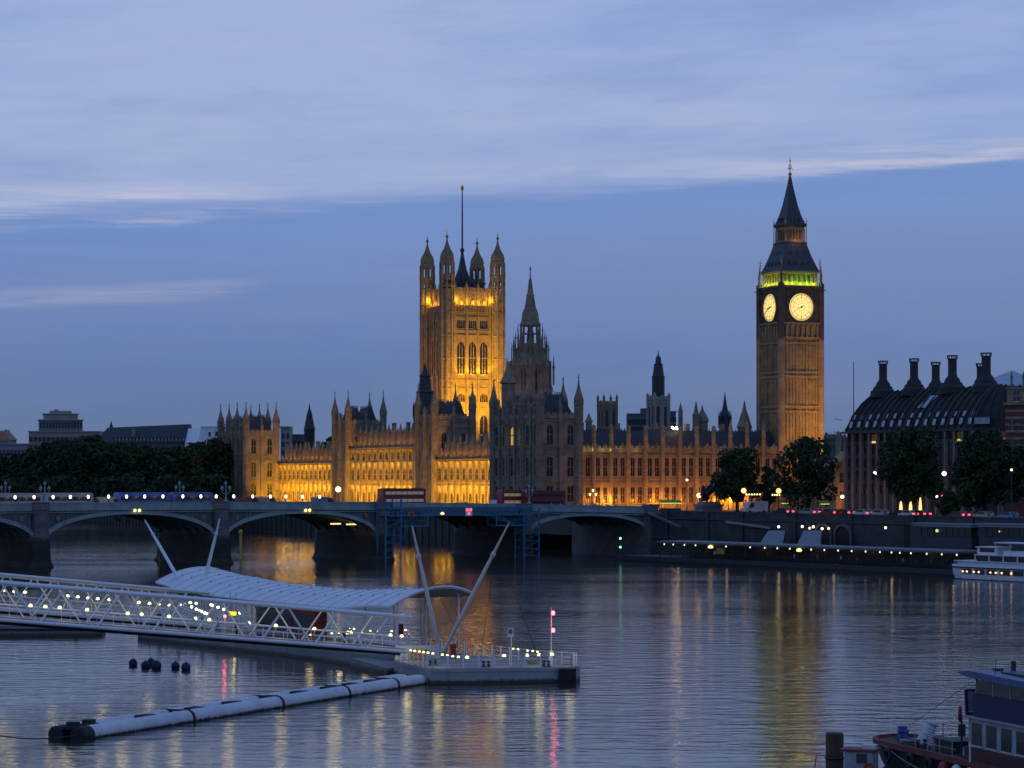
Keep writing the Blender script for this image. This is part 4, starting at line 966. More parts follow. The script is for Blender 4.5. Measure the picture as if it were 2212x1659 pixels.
COATS = {'pale shirt': mat('pale_cloth', (.55,.53,.52), .8), 'dark coat': mat('dark_cloth', (.025,.027,.035), .85), 'red jacket': mat('red_cloth', (.35,.05,.05), .8), 'blue jacket': mat('blue_cloth', (.06,.10,.28), .8), 'orange jacket': mat('orange_cloth', (.42,.16,.04), .8)}
JEANS = mat('dark_trousers', (.03,.035,.05), .85)
PM = {k: [person_mesh(p, m, JEANS) for p in (0, 1, 2)] for k, m in COATS.items()}
def person(lab, loc, kind, pose, rz, group): return tag(ob('person', PM[kind][pose], None, loc, rz), lab, 'person', group)
ks = ['pale shirt', 'dark coat', 'pale shirt', 'blue jacket', 'pale shirt', 'red jacket', 'pale shirt', 'dark coat', 'pale shirt', 'pale shirt', 'dark coat', 'pale shirt', 'red jacket', 'blue jacket', 'pale shirt', 'dark coat']
for i, k in enumerate(ks):
    px = 1192+i*9.2+random.uniform(-2, 2); (X, Y, Z), q = bpt(px, YF+1.4+random.random())
    person(f'person in a {k} on the bridge pavement, {nth(i, len(ks))}', (X, Y, Z+.02), k, i % 3, BT+(R(90) if i % 2 else R(-90)), 'people walking on the right end of the bridge')
# blue maintenance scaffold ---------------------------------------------------
def scaffold():
    t = T('maintenance_gantry', 'blue lattice maintenance gantry slung across one bridge arch', 'scaffold', (BO[0], BO[1], 0), BT)
    y0, y1 = -2.2, 1.4; ta, tb = bt_at(835, y0), bt_at(1152, y0); ta2, tb2 = bt_at(866, y0), bt_at(1140, y0)
    zt, zb = 11.3, 9.75
    g = MB()
    for y in (y0, y1):
        g.beam((ta, y, zt), (tb, y, zt), .28, .3); g.beam((ta, y, zb), (tb, y, zb), .28, .3)
        n = 34
        for k in range(n):
            a = ta2+(tb2-ta2)*k/n; b = ta2+(tb2-ta2)*(k+1)/n; g.beam((a, y, zb), (b, y, zt), .1); g.beam((a, y, zb), (a, y, zt), .08)
    g.build('lattice_girder', BLUE, t, smooth=False)
    w = MB(); w.box(ta, y0+.3, zb-.12, tb, y1-.3, zb-.02); w.build('walkway', GREYD, t, smooth=False)
    for a, b, zz0 in ((ta2, bt_at(925, y0), 7.5), (bt_at(1072, y0), tb2, 7.4)):
        c = MB()
        for y in (y0, y1):
            c.beam((a, y, zz0), (b, y, zz0), .26); c.beam((a, y, zz0), (a, y, zb), .2); c.beam((b, y, zz0), (b, y, zb), .2); c.beam((a, y, (zz0+zb)/2), (b, y, (zz0+zb)/2), .09)
            for k in range(8): q = a+(b-a)*k/8; c.beam((q, y, zz0), (q+(b-a)/8, y, zb), .06)
        c.box(a, y0+.2, zz0-.05, b, y1-.2, zz0+.05); c.build('hanging_cage', BLUE, t, smooth=False)
    for pa, pb in ((833, 866), (1132, 1164)):
        a, b = bt_at(pa, y0), bt_at(pb, y0); l = MB()
        for q in (a, b):
            for y in (y0, y1): l.beam((q, y, -1), (q, y, 11.2 if pa > 900 else 13.2), .26)
        z = .8
        while z < 10.5:
            for y in (y0, y1): l.beam((a, y, z), (b, y, z), .12); l.beam((a, y, z), (b, y, z+1.6), .09)
            z += 1.6
        l.build('support_tower', BLUE, t, smooth=False)
    l = MB(); a = bt_at(866, y0); l.beam((a, y0, 4.0), (bt_at(882, y0), y0, 7.6), .14); l.build('brace', BLUE, t, smooth=False)
    for px, m_, on in ((1012.5, WHITE, 1), (888, mat('faded_board', (.30,.14,.14), .7), 0)):
        q = bt_at(px, y0-.25); s = MB(); s.box(q-.85, y0-.35, 9.55, q+.85, y0-.26, 11.25); so = s.build('sign_board', m_, t, smooth=False)
        for dx, z in ((-.42, 10.85), (.42, 10.85), (0, 10.05)):
            dsc = MB(); dsc.tube((q+dx, y0-.36, z), (q+dx, y0-.39, z), .34, n=16); dsc.build('red_disc', mat('red_disc_lit', (1,.12,.2), emit=1.3) if on else REDD, so)
    q = bt_at(955, y0-.2); l = MB(); l.lathe(q, y0-.35, [(.18, 9.9), (.42, 9.95), (.38, 10.2), (.1, 10.4)], 10); l.build('work_lamp', E_WARM, t)
    return t
scaffold()
(X, Y, Z), q = bpt(1066, YF+.2); mb = MB(); mb.box(-.75, -.15, 0, .75, .15, .8); mb.box(-.65, -.16, .1, .65, -.151, .7)
for s in (-.6, .6): mb.box(s-.05, .16, -.05, s+.05, .22, .75)
tag(mb.build('white_board', WHITE, smooth=False, loc=(X, Y, zpar(q)+.05), rz=BT), 'small blank white board on the parapet above the scaffold', 'board')

# ------------------------------------------------------------------ terrace wall under the palace, embankment walls
tr = MB(); P0, P1 = (-11, -16), (-11, 700)
tr.tf(C0[0], C0[1], AL); tr.box(-11.2, -16, -2, -10, 700, 7.0); tr.box(-10, -16, 6.6, 12, 320, 7.0)
for k in range(140): tr.box(-11.5, -16+k*5, -2, -11.203, -15.2+k*5, 7.2)
tr.box(-11.35, -16, 7.0, -10.1, 700, 7.6)
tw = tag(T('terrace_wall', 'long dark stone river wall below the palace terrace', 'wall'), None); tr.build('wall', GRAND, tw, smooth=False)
ew = T('embankment_wall', 'dark granite embankment wall with arched recesses right of the bridge', 'wall'); m = MB()
def emb_line(px):
    pts = [Vector((E0[0]+2, E0[1]-8)), Vector((47, 545)), Vector((76, 498)), Vector((95, 462)), Vector((140, 375))]
    k = (px-CX)/F
    for a, b in zip(pts, pts[1:]):
        d = b-a; s = (k*a.y-a.x)/(d.x-k*d.y)
        if -.3 <= s <= 1.0001: return a+d*s, math.atan2(d.y, d.x)
    return b, math.atan2(d.y, d.x)
pts = [(bw(144, -4)), (47, 545), (76, 498), (95, 462), (140, 375)]
for a, b in zip(pts, pts[1:]):
    an = math.atan2(b[1]-a[1], b[0]-a[0]); L = math.dist(a, b); m.tf(a[0], a[1], an)
    m.box(0, 0, -2, L+.4, 1.4, 9.3); m.box(0, -.25, 8.6, L+.4, -.003, 9.0); m.box(0, .1, 9.3, L+.4, .6, 10.2); m.box(0, .0, 10.2, L+.4, .7, 10.4); m.box(0, -.5, -2, L+.4, -.004, 3.2)
    q = 3
    while q < L: m.box(q-.7, -.34, -2, q+.7, -.251, 10.6); q += 18
    m.tr = None
m.build('wall', mat('embankment_granite', (.065,.068,.072), .85, var=.4, scale=.3, bump=.4, brick=(1.8,.7,.04,(.5,.5,.5))), ew, smooth=False)
for px in (1783, 1826):                               # two arched openings
    p, an = emb_line(px); a = MB(); a.tf(p.x, p.y, an)
    P = [(-2.3, -.56, 3.0), (2.3, -.56, 3.0)]+[(2.3*math.cos(q), -.56, 6.0+2.0*math.sin(q)) for q in [math.pi*k/8 for k in range(9)]]
    a.ext(P, (0, .05, 0), 1)
    for k in range(12):
        q0, q1 = math.pi*k/12, math.pi*(k+1)/12; a.beam((2.55*math.cos(q0), -.6, 6+2.25*math.sin(q0)), (2.55*math.cos(q1), -.6, 6+2.25*math.sin(q1)), .5, .45)
    for s in (-2.55, 2.55): a.box(s-.25, -.8, 2.8, s+.25, -.5, 6.0)
    a.build('arch', [GRAN, BLACK], ew, smooth=False)
for x0, x1, y0, y1 in ((1400, 1470, 1108, 1138), (1568, 1662, 1127, 1140)):   # pale stair copings on the wall
    p, an = emb_line(x0); q_, _ = emb_line(x1); a = MB(); A = Vector((p.x, p.y-1.2, wz(y0, p.y))); B = Vector((q_.x, q_.y-1.2, wz(y1, q_.y))); a.beam(A, B, .5, .45); a.build('stair_coping', GRAN if x0 < 1500 else PALE, ew, smooth=False)
rd = MB(); rd.prism([(bw(144, 4)[0], bw(144, 4)[1]), (48, 545.8), (77, 498.8), (96, 463), (141, 376), (175, 392), (112, 520), (90, 560), (70, 625), (30, 640)], 9.2, 9.7)
tag(rd.build('embankment_road', ASPH, smooth=False), 'dark riverside road behind the embankment wall', 'road', kind='structure')

# ------------------------------------------------------------------ chariot statue
def statue():
    d = 603; px0 = 1531; t = T('chariot_statue', 'dark bronze statue of two rearing horses and a chariot on a pale stone plinth', 'statue', (wx(px0, d), d, 0), R(25))
    p = MB(); p.box(-2.6, -1.8, 6, 2.6, 1.8, 11.0); p.box(-2.9, -2.1, 11.0, 2.9, 2.1, 11.5); p.box(-2.2, -1.5, 11.5, 2.2, 1.5, 12.1); p.box(-2.9, -2.1, 6, 2.9, 2.1, 7.2)
    p.build('plinth', mat('plinth_granite', (.22,.21,.21), .8, var=.25, scale=.4, bump=.3), t, smooth=False)
    def skin(name, V, E, Rr):
        me = bpy.data.meshes.new(name); me.from_pydata(V, [], []); me = bpy.data.meshes.new(name); me.from_pydata(V, E, [])
        o = bpy.data.objects.new('tmp', me); COL.objects.link(o); o.modifiers.new('s', 'SKIN')
        for v, r in zip(me.skin_vertices[0].data, Rr): v.radius = (r, r)
        me.skin_vertices[0].data[0].use_root = True; o.modifiers.new('d', 'SUBSURF').levels = 1
        dg = bpy.context.evaluated_depsgraph_get(); m2 = bpy.data.meshes.new_from_object(o.evaluated_get(dg)); bpy.data.objects.remove(o); m2.materials.clear(); m2.materials.append(BRONZE); m2.polygons.foreach_set('use_smooth', [True]*len(m2.polygons)); return m2
    V = [(0,0,1.9),(-.7,0,1.55),(-1.0,0,1.35),(.45,0,2.35),(.75,0,2.75),(.95,0,3.25),(1.15,0,3.5),(1.5,0,3.25),
         (-1.0,.25,1.0),(-.8,.25,.55),(-1.05,.25,.05),(-1.0,-.25,1.0),(-.8,-.25,.55),(-1.05,-.25,.05),
         (.7,.25,2.1),(1.2,.25,2.2),(1.25,.25,1.75),(.7,-.25,2.3),(1.25,-.25,2.55),(1.4,-.25,2.1),(-1.35,0,1.4),(-1.7,0,.9)]
    E = [(0,1),(1,2),(0,3),(3,4),(4,5),(5,6),(6,7),(2,8),(8,9),(9,10),(2,11),(11,12),(12,13),(3,14),(14,15),(15,16),(3,17),(17,18),(18,19),(2,20),(20,21)]
    Rr = [.5,.48,.42,.45,.3,.24,.2,.12,.24,.13,.1,.24,.13,.1,.2,.12,.09,.2,.12,.09,.1,.16]
    hm = skin('horse', V, E, Rr)
    for y in (-.85, .85): ob('horse', hm, t, (.4, y*1.4, 12.05), R(8 if y > 0 else -8)).scale = (1.45,)*3
    V = [(0,0,1.2),(0,0,1.7),(0,0,2.0),(0,0,2.25),(0,.3,1.75),(.1,.75,2.2),(.15,1.0,2.75),(0,-.3,1.75),(.1,-.75,2.1),(.15,-1.05,2.5),(0,0,.4),(-.1,0,.05)]
    E = [(0,1),(1,2),(2,3),(1,4),(4,5),(5,6),(1,7),(7,8),(8,9),(0,10),(10,11)]
    ob('figure', skin('figure', V, E, [.25,.24,.1,.17,.11,.08,.06,.11,.08,.06,.36,.42]), t, (-1.5, 0, 12.7)).scale = (1.5,)*3
    c = MB(); c.box(-2.1, -.8, 12.3, -.9, .8, 12.7); c.ext([(-.9, -.8, 12.7), (-.7, -.8, 13.4), (-1.0, -.8, 13.4), (-1.4, -.8, 12.7)], (0, 1.6, 0))
    for y in (-.95, .95): c.torus((-1.5, y, 12.55), .5, .07, 'y', 14, 5)
    c.build('chariot', BRONZE, t)
statue()
# ------------------------------------------------------------------ riverside lamps, traffic lights, cars
GL = 'street lamps along the embankment'
tall_lamp('yellow globe street lamp under the left edge of the small tree by the clock tower', 1606.5, 1060, 588, E_GLOBE, .6, 9.7, group=GL)
tall_lamp('yellow globe street lamp under the clock tower, between the two trees', 1682, 1060.5, 585, E_GLOBE, .6, 9.7, group=GL)
tall_lamp('white street lamp before the left columns of the chimneyed building', 1890, 1022, 560, E_WHITE, .42, 9.7, group=GL)
tall_lamp('white street lamp before the big tree in front of the chimneyed building', 2039.5, 1023, 530, E_WHITE, .48, 9.7, group=GL)
tall_lamp('low white lamp at the foot of the chimneyed building, left corner', 1819.5, 1073, 570, E_WHITE, .40, 9.7, group=GL)
tall_lamp('small white lamp beside a red light under the big trees', 2024, 1073, 525, E_WHITE, .25, 9.7, group=GL)
tall_lamp('small amber lamp glowing in the dark crown at the far right', 2185, 1015, 500, E_WARM, .25, 9.7, group=GL)
tall_lamp('small yellow lamp fixed high against the orange front left of the statue', 1484, 1037, 640, E_YEL, .32, 9.7, group=GL)
def traffic_light(lab, px, py, d):
    t = T('traffic_light', lab, 'traffic light', (wx(px, d), d, 9.7), 0, 'traffic lights by the embankment'); z = wz(py, d)-9.7
    p = MB(); p.tube((0, 0, 0), (0, 0, z+.2), .07, n=6); p.box(-.2, -.16, z-.75, .2, .16, z+.35); p.build('post', DMET, t)
    l = MB(); l.ball((0, -.2, z), .26, 10, 6); l.build('red_light', E_TAIL, t)
traffic_light('red traffic light below the left yellow globe lamp', 1611, 1077, 580); traffic_light('red traffic light under the big trees beside a small white lamp', 2033, 1070, 528)
def shop_lights(lab, px, py, d, n, w):
    t = T('light_string', lab, 'lights', (wx(px, d), d, 0), R(20), 'strings of small warm lights at street level'); p = MB(); z = wz(py, d); h = w*d/F/2
    for s in (-h, h): p.tube((s, 0, 9.7), (s, 0, z), .05, n=5)
    p.tube((-h, 0, z+.15), (h, 0, z+.15), .03, n=5); p.build('post', DMET, t)
    for k in range(n): l = MB(); l.ball((-h+2*h*k/(n-1), 0, z), .2, 6, 4); l.build('bulb', E_YEL, t)
shop_lights('string of warm bulbs just above the white van', 1627, 1068, 592, 6, 32); shop_lights('short string of warm bulbs under the right yellow globe lamp', 1676, 1069, 590, 4, 16)
def car_meshes():
    b = MB(); P = [(-2.1, -.85, .3), (2.1, -.85, .3), (2.15, -.85, .62), (1.9, -.85, .85), (1.05, -.85, .95), (.45, -.85, 1.42), (-1.15, -.85, 1.45), (-1.75, -.85, .98), (-2.15, -.85, .92)]; b.ext(P, (0, 1.7, 0))
    w = MB()
    for s in (-1, 1): w.ext([(.85, s*.855, .98), (.4, s*.855, 1.36), (-1.1, s*.855, 1.38), (-1.5, s*.855, 1.0)], (0, .006*s, 0))
    w.ext([(-1.2, -.7, 1.42), (-1.2, .7, 1.42), (-1.74, .7, 1.0), (-1.74, -.7, 1.0)], (-.02, 0, .02)); w.ext([(.5, -.7, 1.38), (1.02, -.7, .97), (1.02, .7, .97), (.5, .7, 1.38)], (.02, 0, .02))
    return b, w
def car(lab, px, off, m, group='cars queuing on the embankment road', tail=1, scale=1.0, py=None):
    p, an = emb_line(px); n = Vector((-math.sin(an), math.cos(an))); q = p+n*off
    k = (px-CX)/F; s = (k*q.y-q.x)/(math.cos(an)-k*math.sin(an)); q = q+Vector((math.cos(an), math.sin(an)))*s
    t = T('car', lab, 'car', (q.x, q.y, 9.71), an+math.pi, group)
    b, w = car_meshes(); b.build('body', m, t); w.build('window', GLASS, t, smooth=False)
    for sg in (-1, 1):
        l = MB(); l.box(-2.25, sg*.62-.22, .68, -2.12, sg*.62+.22, .95); l.build('tail_light', E_TAIL if tail else RED, t, smooth=False)
        h = MB(); h.tube((2.08, sg*.6, .66), (2.18, sg*.6, .66), .12, n=8); h.build('headlight', PALE, t)
    wheels(t, (-1.3, 1.3), .78, .62); t.scale = (scale,)*3; return t
CARS = [(1692, 7, 'black', 1), (1749, 7, 'silver', 1), (1774, 10, 'white', 1), (1792, 6, 'dark red', 1), (1823, 7, 'black', 1), (1862, 6, 'white', 1), (1875, 9.5, 'silver', 1), (1900, 6, 'cream', 0), (1945, 7, 'black', 1), (1963, 5.5, 'white', 1), (1987, 7, 'black', 1), (2070, 6, 'dark red', 1), (2125, 6, 'cream', 0), (2178, 6, 'pale blue', 0)]
CM = {'black': mat('black_car_paint', (.015,.015,.018), .3), 'silver': mat('silver_car_paint', (.4,.4,.42), .3, .4), 'white': mat('white_car_paint', (.6,.6,.6), .3), 'dark red': REDD, 'cream': CREAM, 'pale blue': mat('pale_blue_car_paint', (.2,.28,.4), .3)}
for i, (px, off, c, tl) in enumerate(CARS):
    car(f'{c} car {"with red tail lights" if tl else "without lights"} on the embankment, {nth(i, len(CARS))} of the queue', px, off, CM[c], tail=tl, scale=1.12)
d = 578; van('white van parked under the small tree right of the statue', 0, 0, mat('pinkish_white_paint', (.6,.5,.47), .5), at=(wx(1630, d), d, 9.71), rz=R(-150), L=6, hz=2.7, group=None)
# floodlit columns' uplights and orange street glow under the trees
for i, px in enumerate((1946, 1967, 1988)):
    d = 545; t = T('uplighter', f'tall glowing amber column light at the building foot, {nth(i, 3)} of three', 'light', (wx(px, d), d, 9.7), 0, 'amber column lights'); p = MB(); p.lathe(0, 0, [(.4, 0), (.4, .3), (.3, .35)], 8); p.build('base', DMET, t)
    g = MB(); g.lathe(0, 0, [(.28, .36), (.36, 1.2), (.3, 2.2), (.12, 3.0 if i != 2 else 3.8)], 10); g.build('lamp_glass', mat('amber_glow', (1,.55,.16), emit=1.8), t)

# ------------------------------------------------------------------ building with the chimneys
def portcullis():
    o = Vector((83.5, 640)); dx = Vector((.437, -.9)).normalized(); an = math.atan2(dx.y, dx.x)
    t = T('chimneyed_building', 'dark office building with tall round roof chimneys and lit attic windows at the right', 'building', (o.x, o.y, 0), an)
    L = 53; ze = 29.6; c = 5; D = 34
    plan = [(0, 0), (L, 0), (L+c, c*.7), (L+c+1, c*.7+12), (L+c+1, D), (0, D)]
    m = MB(); m.prism(plan, GZ, ze-.5); m.build('wall', mat('dark_facade', (.07,.065,.06), .7, var=.3, scale=.5), t, smooth=False)
    faces = [((0, 0), (L, 0), 15), ((L, 0), (L+c, c*.7), 1), ((L+c, c*.7), (L+c+1, c*.7+12), 3)]
    colm = MB(); colm.box(-.45, -.6, GZ, .45, -.01, ze-3); colm.box(-.3, -.85, GZ, .3, -.603, ze-7); colm.tube((0, -.7, GZ), (0, -.7, ze-1), .28, n=8); cme = colm.mesh('column', mat('pinkish_stone', (.26,.21,.19), .8, var=.25, scale=.5), smooth=False)
    lit = {(0, 3): E_WIN, (0, 13): E_WIN, (1, 0): E_WIN, (2, 0): E_WIN}
    for fi, (a, b, n) in enumerate(faces):
        A, B = Vector(a), Vector(b); u = (B-A).normalized(); fl = (B-A).length; ra = math.atan2(u.y, u.x); w = fl/n
        for k in range(n+1): p = A+u*(w*k); ob('column', cme, t, (p.x, p.y, 0), ra)
        for k in range(n):
            s0, s1 = w*k+.55, w*(k+1)-.55
            fz = GZ+5
            wm = MB(); wm.tf(A.x, A.y, ra)
            for row in range(5):
                z0 = fz+row*3.15; wm.box(s0, -.14, z0, s1, -.02, z0+2.1, 0); wm.box((s0+s1)/2-.07, -.2, z0, (s0+s1)/2+.07, -.143, z0+2.1, 1)
            wm.build('window', [GLASS, DMET], t, smooth=False)
            sm = MB(); sm.tf(A.x, A.y, ra); sm.box(s0-.2, -.3, ze-3.9, s1+.2, -.016, ze-3.7, 1); l = lit.get((fi, k))
            sm.box(s0, -.14, ze-3.4, s1, -.02, ze-1.3, 0); sm.build('attic_window', [l or mat('sky_glass', (.05,.055,.065), .15, spec=.8), DMET], t, smooth=False)
    ev = MB(); ev.prism([(-1, -1.1), (L+.4, -1.1), (L+c+1.1, c*.7-.8), (L+c+2.1, c*.7+12), (L+c+2.1, D+1), (-1, D+1)], ze-.9, ze-.4)
    ev.beam((-.8, -1, ze-.7), (-3.4, -1.6, ze-.4), .18); ev.beam((-.8, -1, ze+2.4), (-3.0, -1.6, ze+2.9), .12); ev.build('eaves', DMET, t, smooth=False)
    # roof: steep then shallower slope up to the ridge
    def inset(k): return [(k*.6, k), (L-k*.05+c*.15*0, k), (L+c-k*.5, c*.7+k*.45), (L+c+1-k, c*.7+12), (L+c+1-k, D-k), (k*.6, D-k)]
    loops = [(-.4, ze-.4), (.3, ze+1.0), (1.2, ze+3.4), (3.2, ze+6.4), (5.6, ze+8.9), (6.6, ze+9.5)]
    rf = MB(); vs = []; fs = []
    for k, z in loops: vs += [(x, y, z) for x, y in inset(k)]
    for j in range(len(loops)-1):
        for i in range(6): fs.append((j*6+i, j*6+(i+1) % 6, (j+1)*6+(i+1) % 6, (j+1)*6+i))
    fs.append(tuple(range((len(loops)-1)*6, len(loops)*6))); rf.add(vs, fs)
    def ribline(P):                                      # raised duct ribs running up the roof
        for a, b in zip(P, P[1:]): rf.beam(a, b, .55, .35)
    for i in range(22):
        q = i/21; sh = 6*(q-.3)
        P = []
        for j, (k, z) in enumerate(loops):
            I = inset(k); a, b = I[0], I[1]; qq = min(1, max(0, q+(sh/53)*(j/5)*.6)); P.append((a[0]+(b[0]-a[0])*qq, a[1]+(b[1]-a[1])*qq-.1, z+.15))
        ribline(P)
    for f_ in (1, 2):
        for q in (.1, .5, .9) if f_ == 1 else (.15, .4, .7, 1):
            P = []
            for k, z in loops:
                I = inset(k); a, b = I[f_], I[f_+1]; P.append((a[0]+(b[0]-a[0])*q, a[1]+(b[1]-a[1])*q, z+.15))
            ribline(P)
    ro = rf.build('roof', mat('roof_bronze', (.030,.032,.036), .8, 0, var=.3, scale=.8, bump=.2), t, smooth=False)
    # dormers: pale sky-reflecting panes in two rows
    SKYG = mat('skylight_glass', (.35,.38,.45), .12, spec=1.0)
    for i in range(15):
        q = (i+.5)/15*(L); d1 = MB(); d1.box(q-.75, -.15, ze+.35, q+.75, 1.2, ze+.5, 1)
        d1.add([(q-.62, -.25, ze+.55), (q+.62, -.25, ze+.55), (q+.62, .15, ze+2.0), (q-.62, .15, ze+2.0)], [(0,1,2,3)], 0); d1.box(q-.8, .2, ze+2.02, q+.8, 2.4, ze+2.3, 1)
        d1.add([(q-.5, .65, ze+2.55), (q+.5, .65, ze+2.55), (q+.62, 1.15, ze+3.7), (q-.38, 1.15, ze+3.7)], [(0,1,2,3)], 0); d1.build('dormer', [SKYG, DMET], ro, smooth=False)
    for x, y, w, m_ in ((L+2.4, .6, 3.6, SKYG), (L+c+.4, c*.7+3, 1.8, E_WINP)):
        d1 = MB(); d1.tf(x, y, R(35) if w > 3 else R(82)); d1.box(-w/2, -.7, ze+.5, w/2, -.6, ze+2.0, 0); d1.box(-w/2-.2, -.8, ze+2.003, w/2+.2, .6, ze+2.25, 1); d1.build('dormer', [m_, DMET], ro, smooth=False)
    sk = MB(); sk.add([(27.2, 1.9, ze+4.9), (31.0, 1.9, ze+4.9), (33.0, 4.1, ze+7.8), (29.8, 4.1, ze+7.8)], [(0,1,2,3)]); sk.build('skylight', SKYG, ro, smooth=False)
    # chimneys
    for px, ly, pyt, r, zb in ((1907.5, 6.5, 779.6, 1.0, 38.6), (1974.5, 6.5, 774.4, 1.0, 38.6), (2021.4, 20, 782, 1.0, 38.6), (2057.3, 6.5, 767.7, 1.05, 38.6), (2117, 20, 785, .8, 38.6), (2130.3, 7.5, 762, 1.08, 38.6)):
        nrm = Vector((-dx.y, dx.x)); q = Vector((o.x, o.y))+nrm*ly; k = (px-CX)/F; lx = (k*q.y-q.x)/(dx.x-k*dx.y); zt = wz(pyt, q.y+dx.y*lx)
        c_ = MB(); c_.lathe(lx, ly, [(3.2*r, zb-1), (3.1*r, zb+.6), (2.8*r, zb+.7), (2.3*r, zb+1.4), (2.3*r, zb+1.7), (1.9*r, zb+1.8), (1.7*r, zb+2.5), (1.2*r, zb+3.1), (1.0*r, zb+3.6), (1.0*r, zt-1.0), (1.12*r, zt-.95), (1.12*r, zt-.75), (.5*r, zt-.74), (.5*r, zt-.72)], 20)
        for k in range(8): a = k*math.pi/4; c_.beam((lx+1.1*r*math.cos(a), ly+1.1*r*math.sin(a), zt-.75), (lx+1.15*r*math.cos(a), ly+1.15*r*math.sin(a), zt-.15), .14)
        c_.torus((lx, ly, zt-.08), 1.16*r, .12, 'z', 20, 6); c_.build('chimney', mat('chimney_bronze', (.035,.036,.039), .8, 0, var=.3, scale=1), t)
    fp = MB(); X, Y = wx(1844, 638), 638; lx = (X-o.x)*dx.x+(Y-o.y)*dx.y; ly = -(X-o.x)*dx.y+(Y-o.y)*dx.x; fp.tube((lx, ly, GZ), (lx, ly, wz(782, 638)), .16, .09, n=6); fp.build('flag_pole', DMET, t)
    am = MB(); am.pyr(lx+20*0+30, 26, [(9, ze+9), (.3, ze+14)]); am.build('glass_roof', mat('atrium_glass', (.30,.36,.48), .2, spec=.8), t, smooth=False)
    for x in (4, 17, 31, 45): light('POINT', (x, -5, 12.5), 130, (1,.5,.22), t, size=.4)
portcullis()
def shaw():
    d = 560; t = T('striped_building', 'red brick building with pale stone bands, cut by the right edge of the photo', 'building', (wx(2172, d), d, 0), R(-20))
    m = MB(); m.box(0, 0, 9, 22, 18, 33.5); b = m.build('wall', mat('red_brick', (.17,.06,.05), .85, var=.3, scale=.6, brick=(.3,.1,.01,(.7,.7,.7))), t, smooth=False)
    s = MB()
    z = 14
    while z < 33: s.box(-.06, -.06, z, 22, -.003, z+.55); s.box(-.06, -.003, z, -.002, 18, z+.55); z += 1.5
    s.box(-.5, -.5, 33.5, 22.5, 18.5, 34.1); s.box(.3, .3, 34.1, 4.6, 5, 37); s.box(.1, .1, 37, 4.8, 5.2, 37.5); s.box(7, .5, 34.1, 22, 9, 38); s.build('stone_band', STONED, t, smooth=False)
    wm = win_mesh(1.2, 2.3, False, 1, 1, GLASS, PALE)
    for x in (1.5, 4.2, 7.2, 10): 
        for z in (15, 19.2, 23.5, 28): ob('window', wm, t, (x, -.5, z))
    for z in (34.4,): ob('window', wm, t, (2.4, -.15, z))
    c = MB()
    for x in (1.0, 3.6): c.lathe(x, 2, [(.3, 37.5), (.22, 39.5), (.35, 39.6), (.03, 41)], 8)
    c.lathe(9, 3, [(1.2, 38), (1.2, 44), (1.35, 44.1), (.9, 46), (.1, 49)], 8); c.build('turret', STONED, t)
    r = MB(); hip(r, 5.5, 1, 21.5, 17, 38, 44, 4); r.build('roof', SLATE, t, smooth=False)
shaw()
mb = T('orange_lit_house', 'narrow orange lit stone building between the trees and the chimneyed building', 'building', (wx(1806, 655), 655, 0), R(10)); m = MB(); m.box(0, 0, 9, 9, 12, 21); m.box(-.2, -.2, 20.4, 9.2, 12, 21.2); m.ext([(0, 0, 21.2), (9, 0, 21.2), (4.5, 0, 24.6)], (0, 10, 0)); m.build('wall', STONE, mb, smooth=False)
wm = win_mesh(1.0, 2.2, False, 1, 1)
for x in (1.5, 4.4): 
    for z in (12, 16.5): ob('window', wm, mb, (x, -.44, z))
light('POINT', (1.5, -5, 12), 900, (1,.4,.15), mb, size=.5)

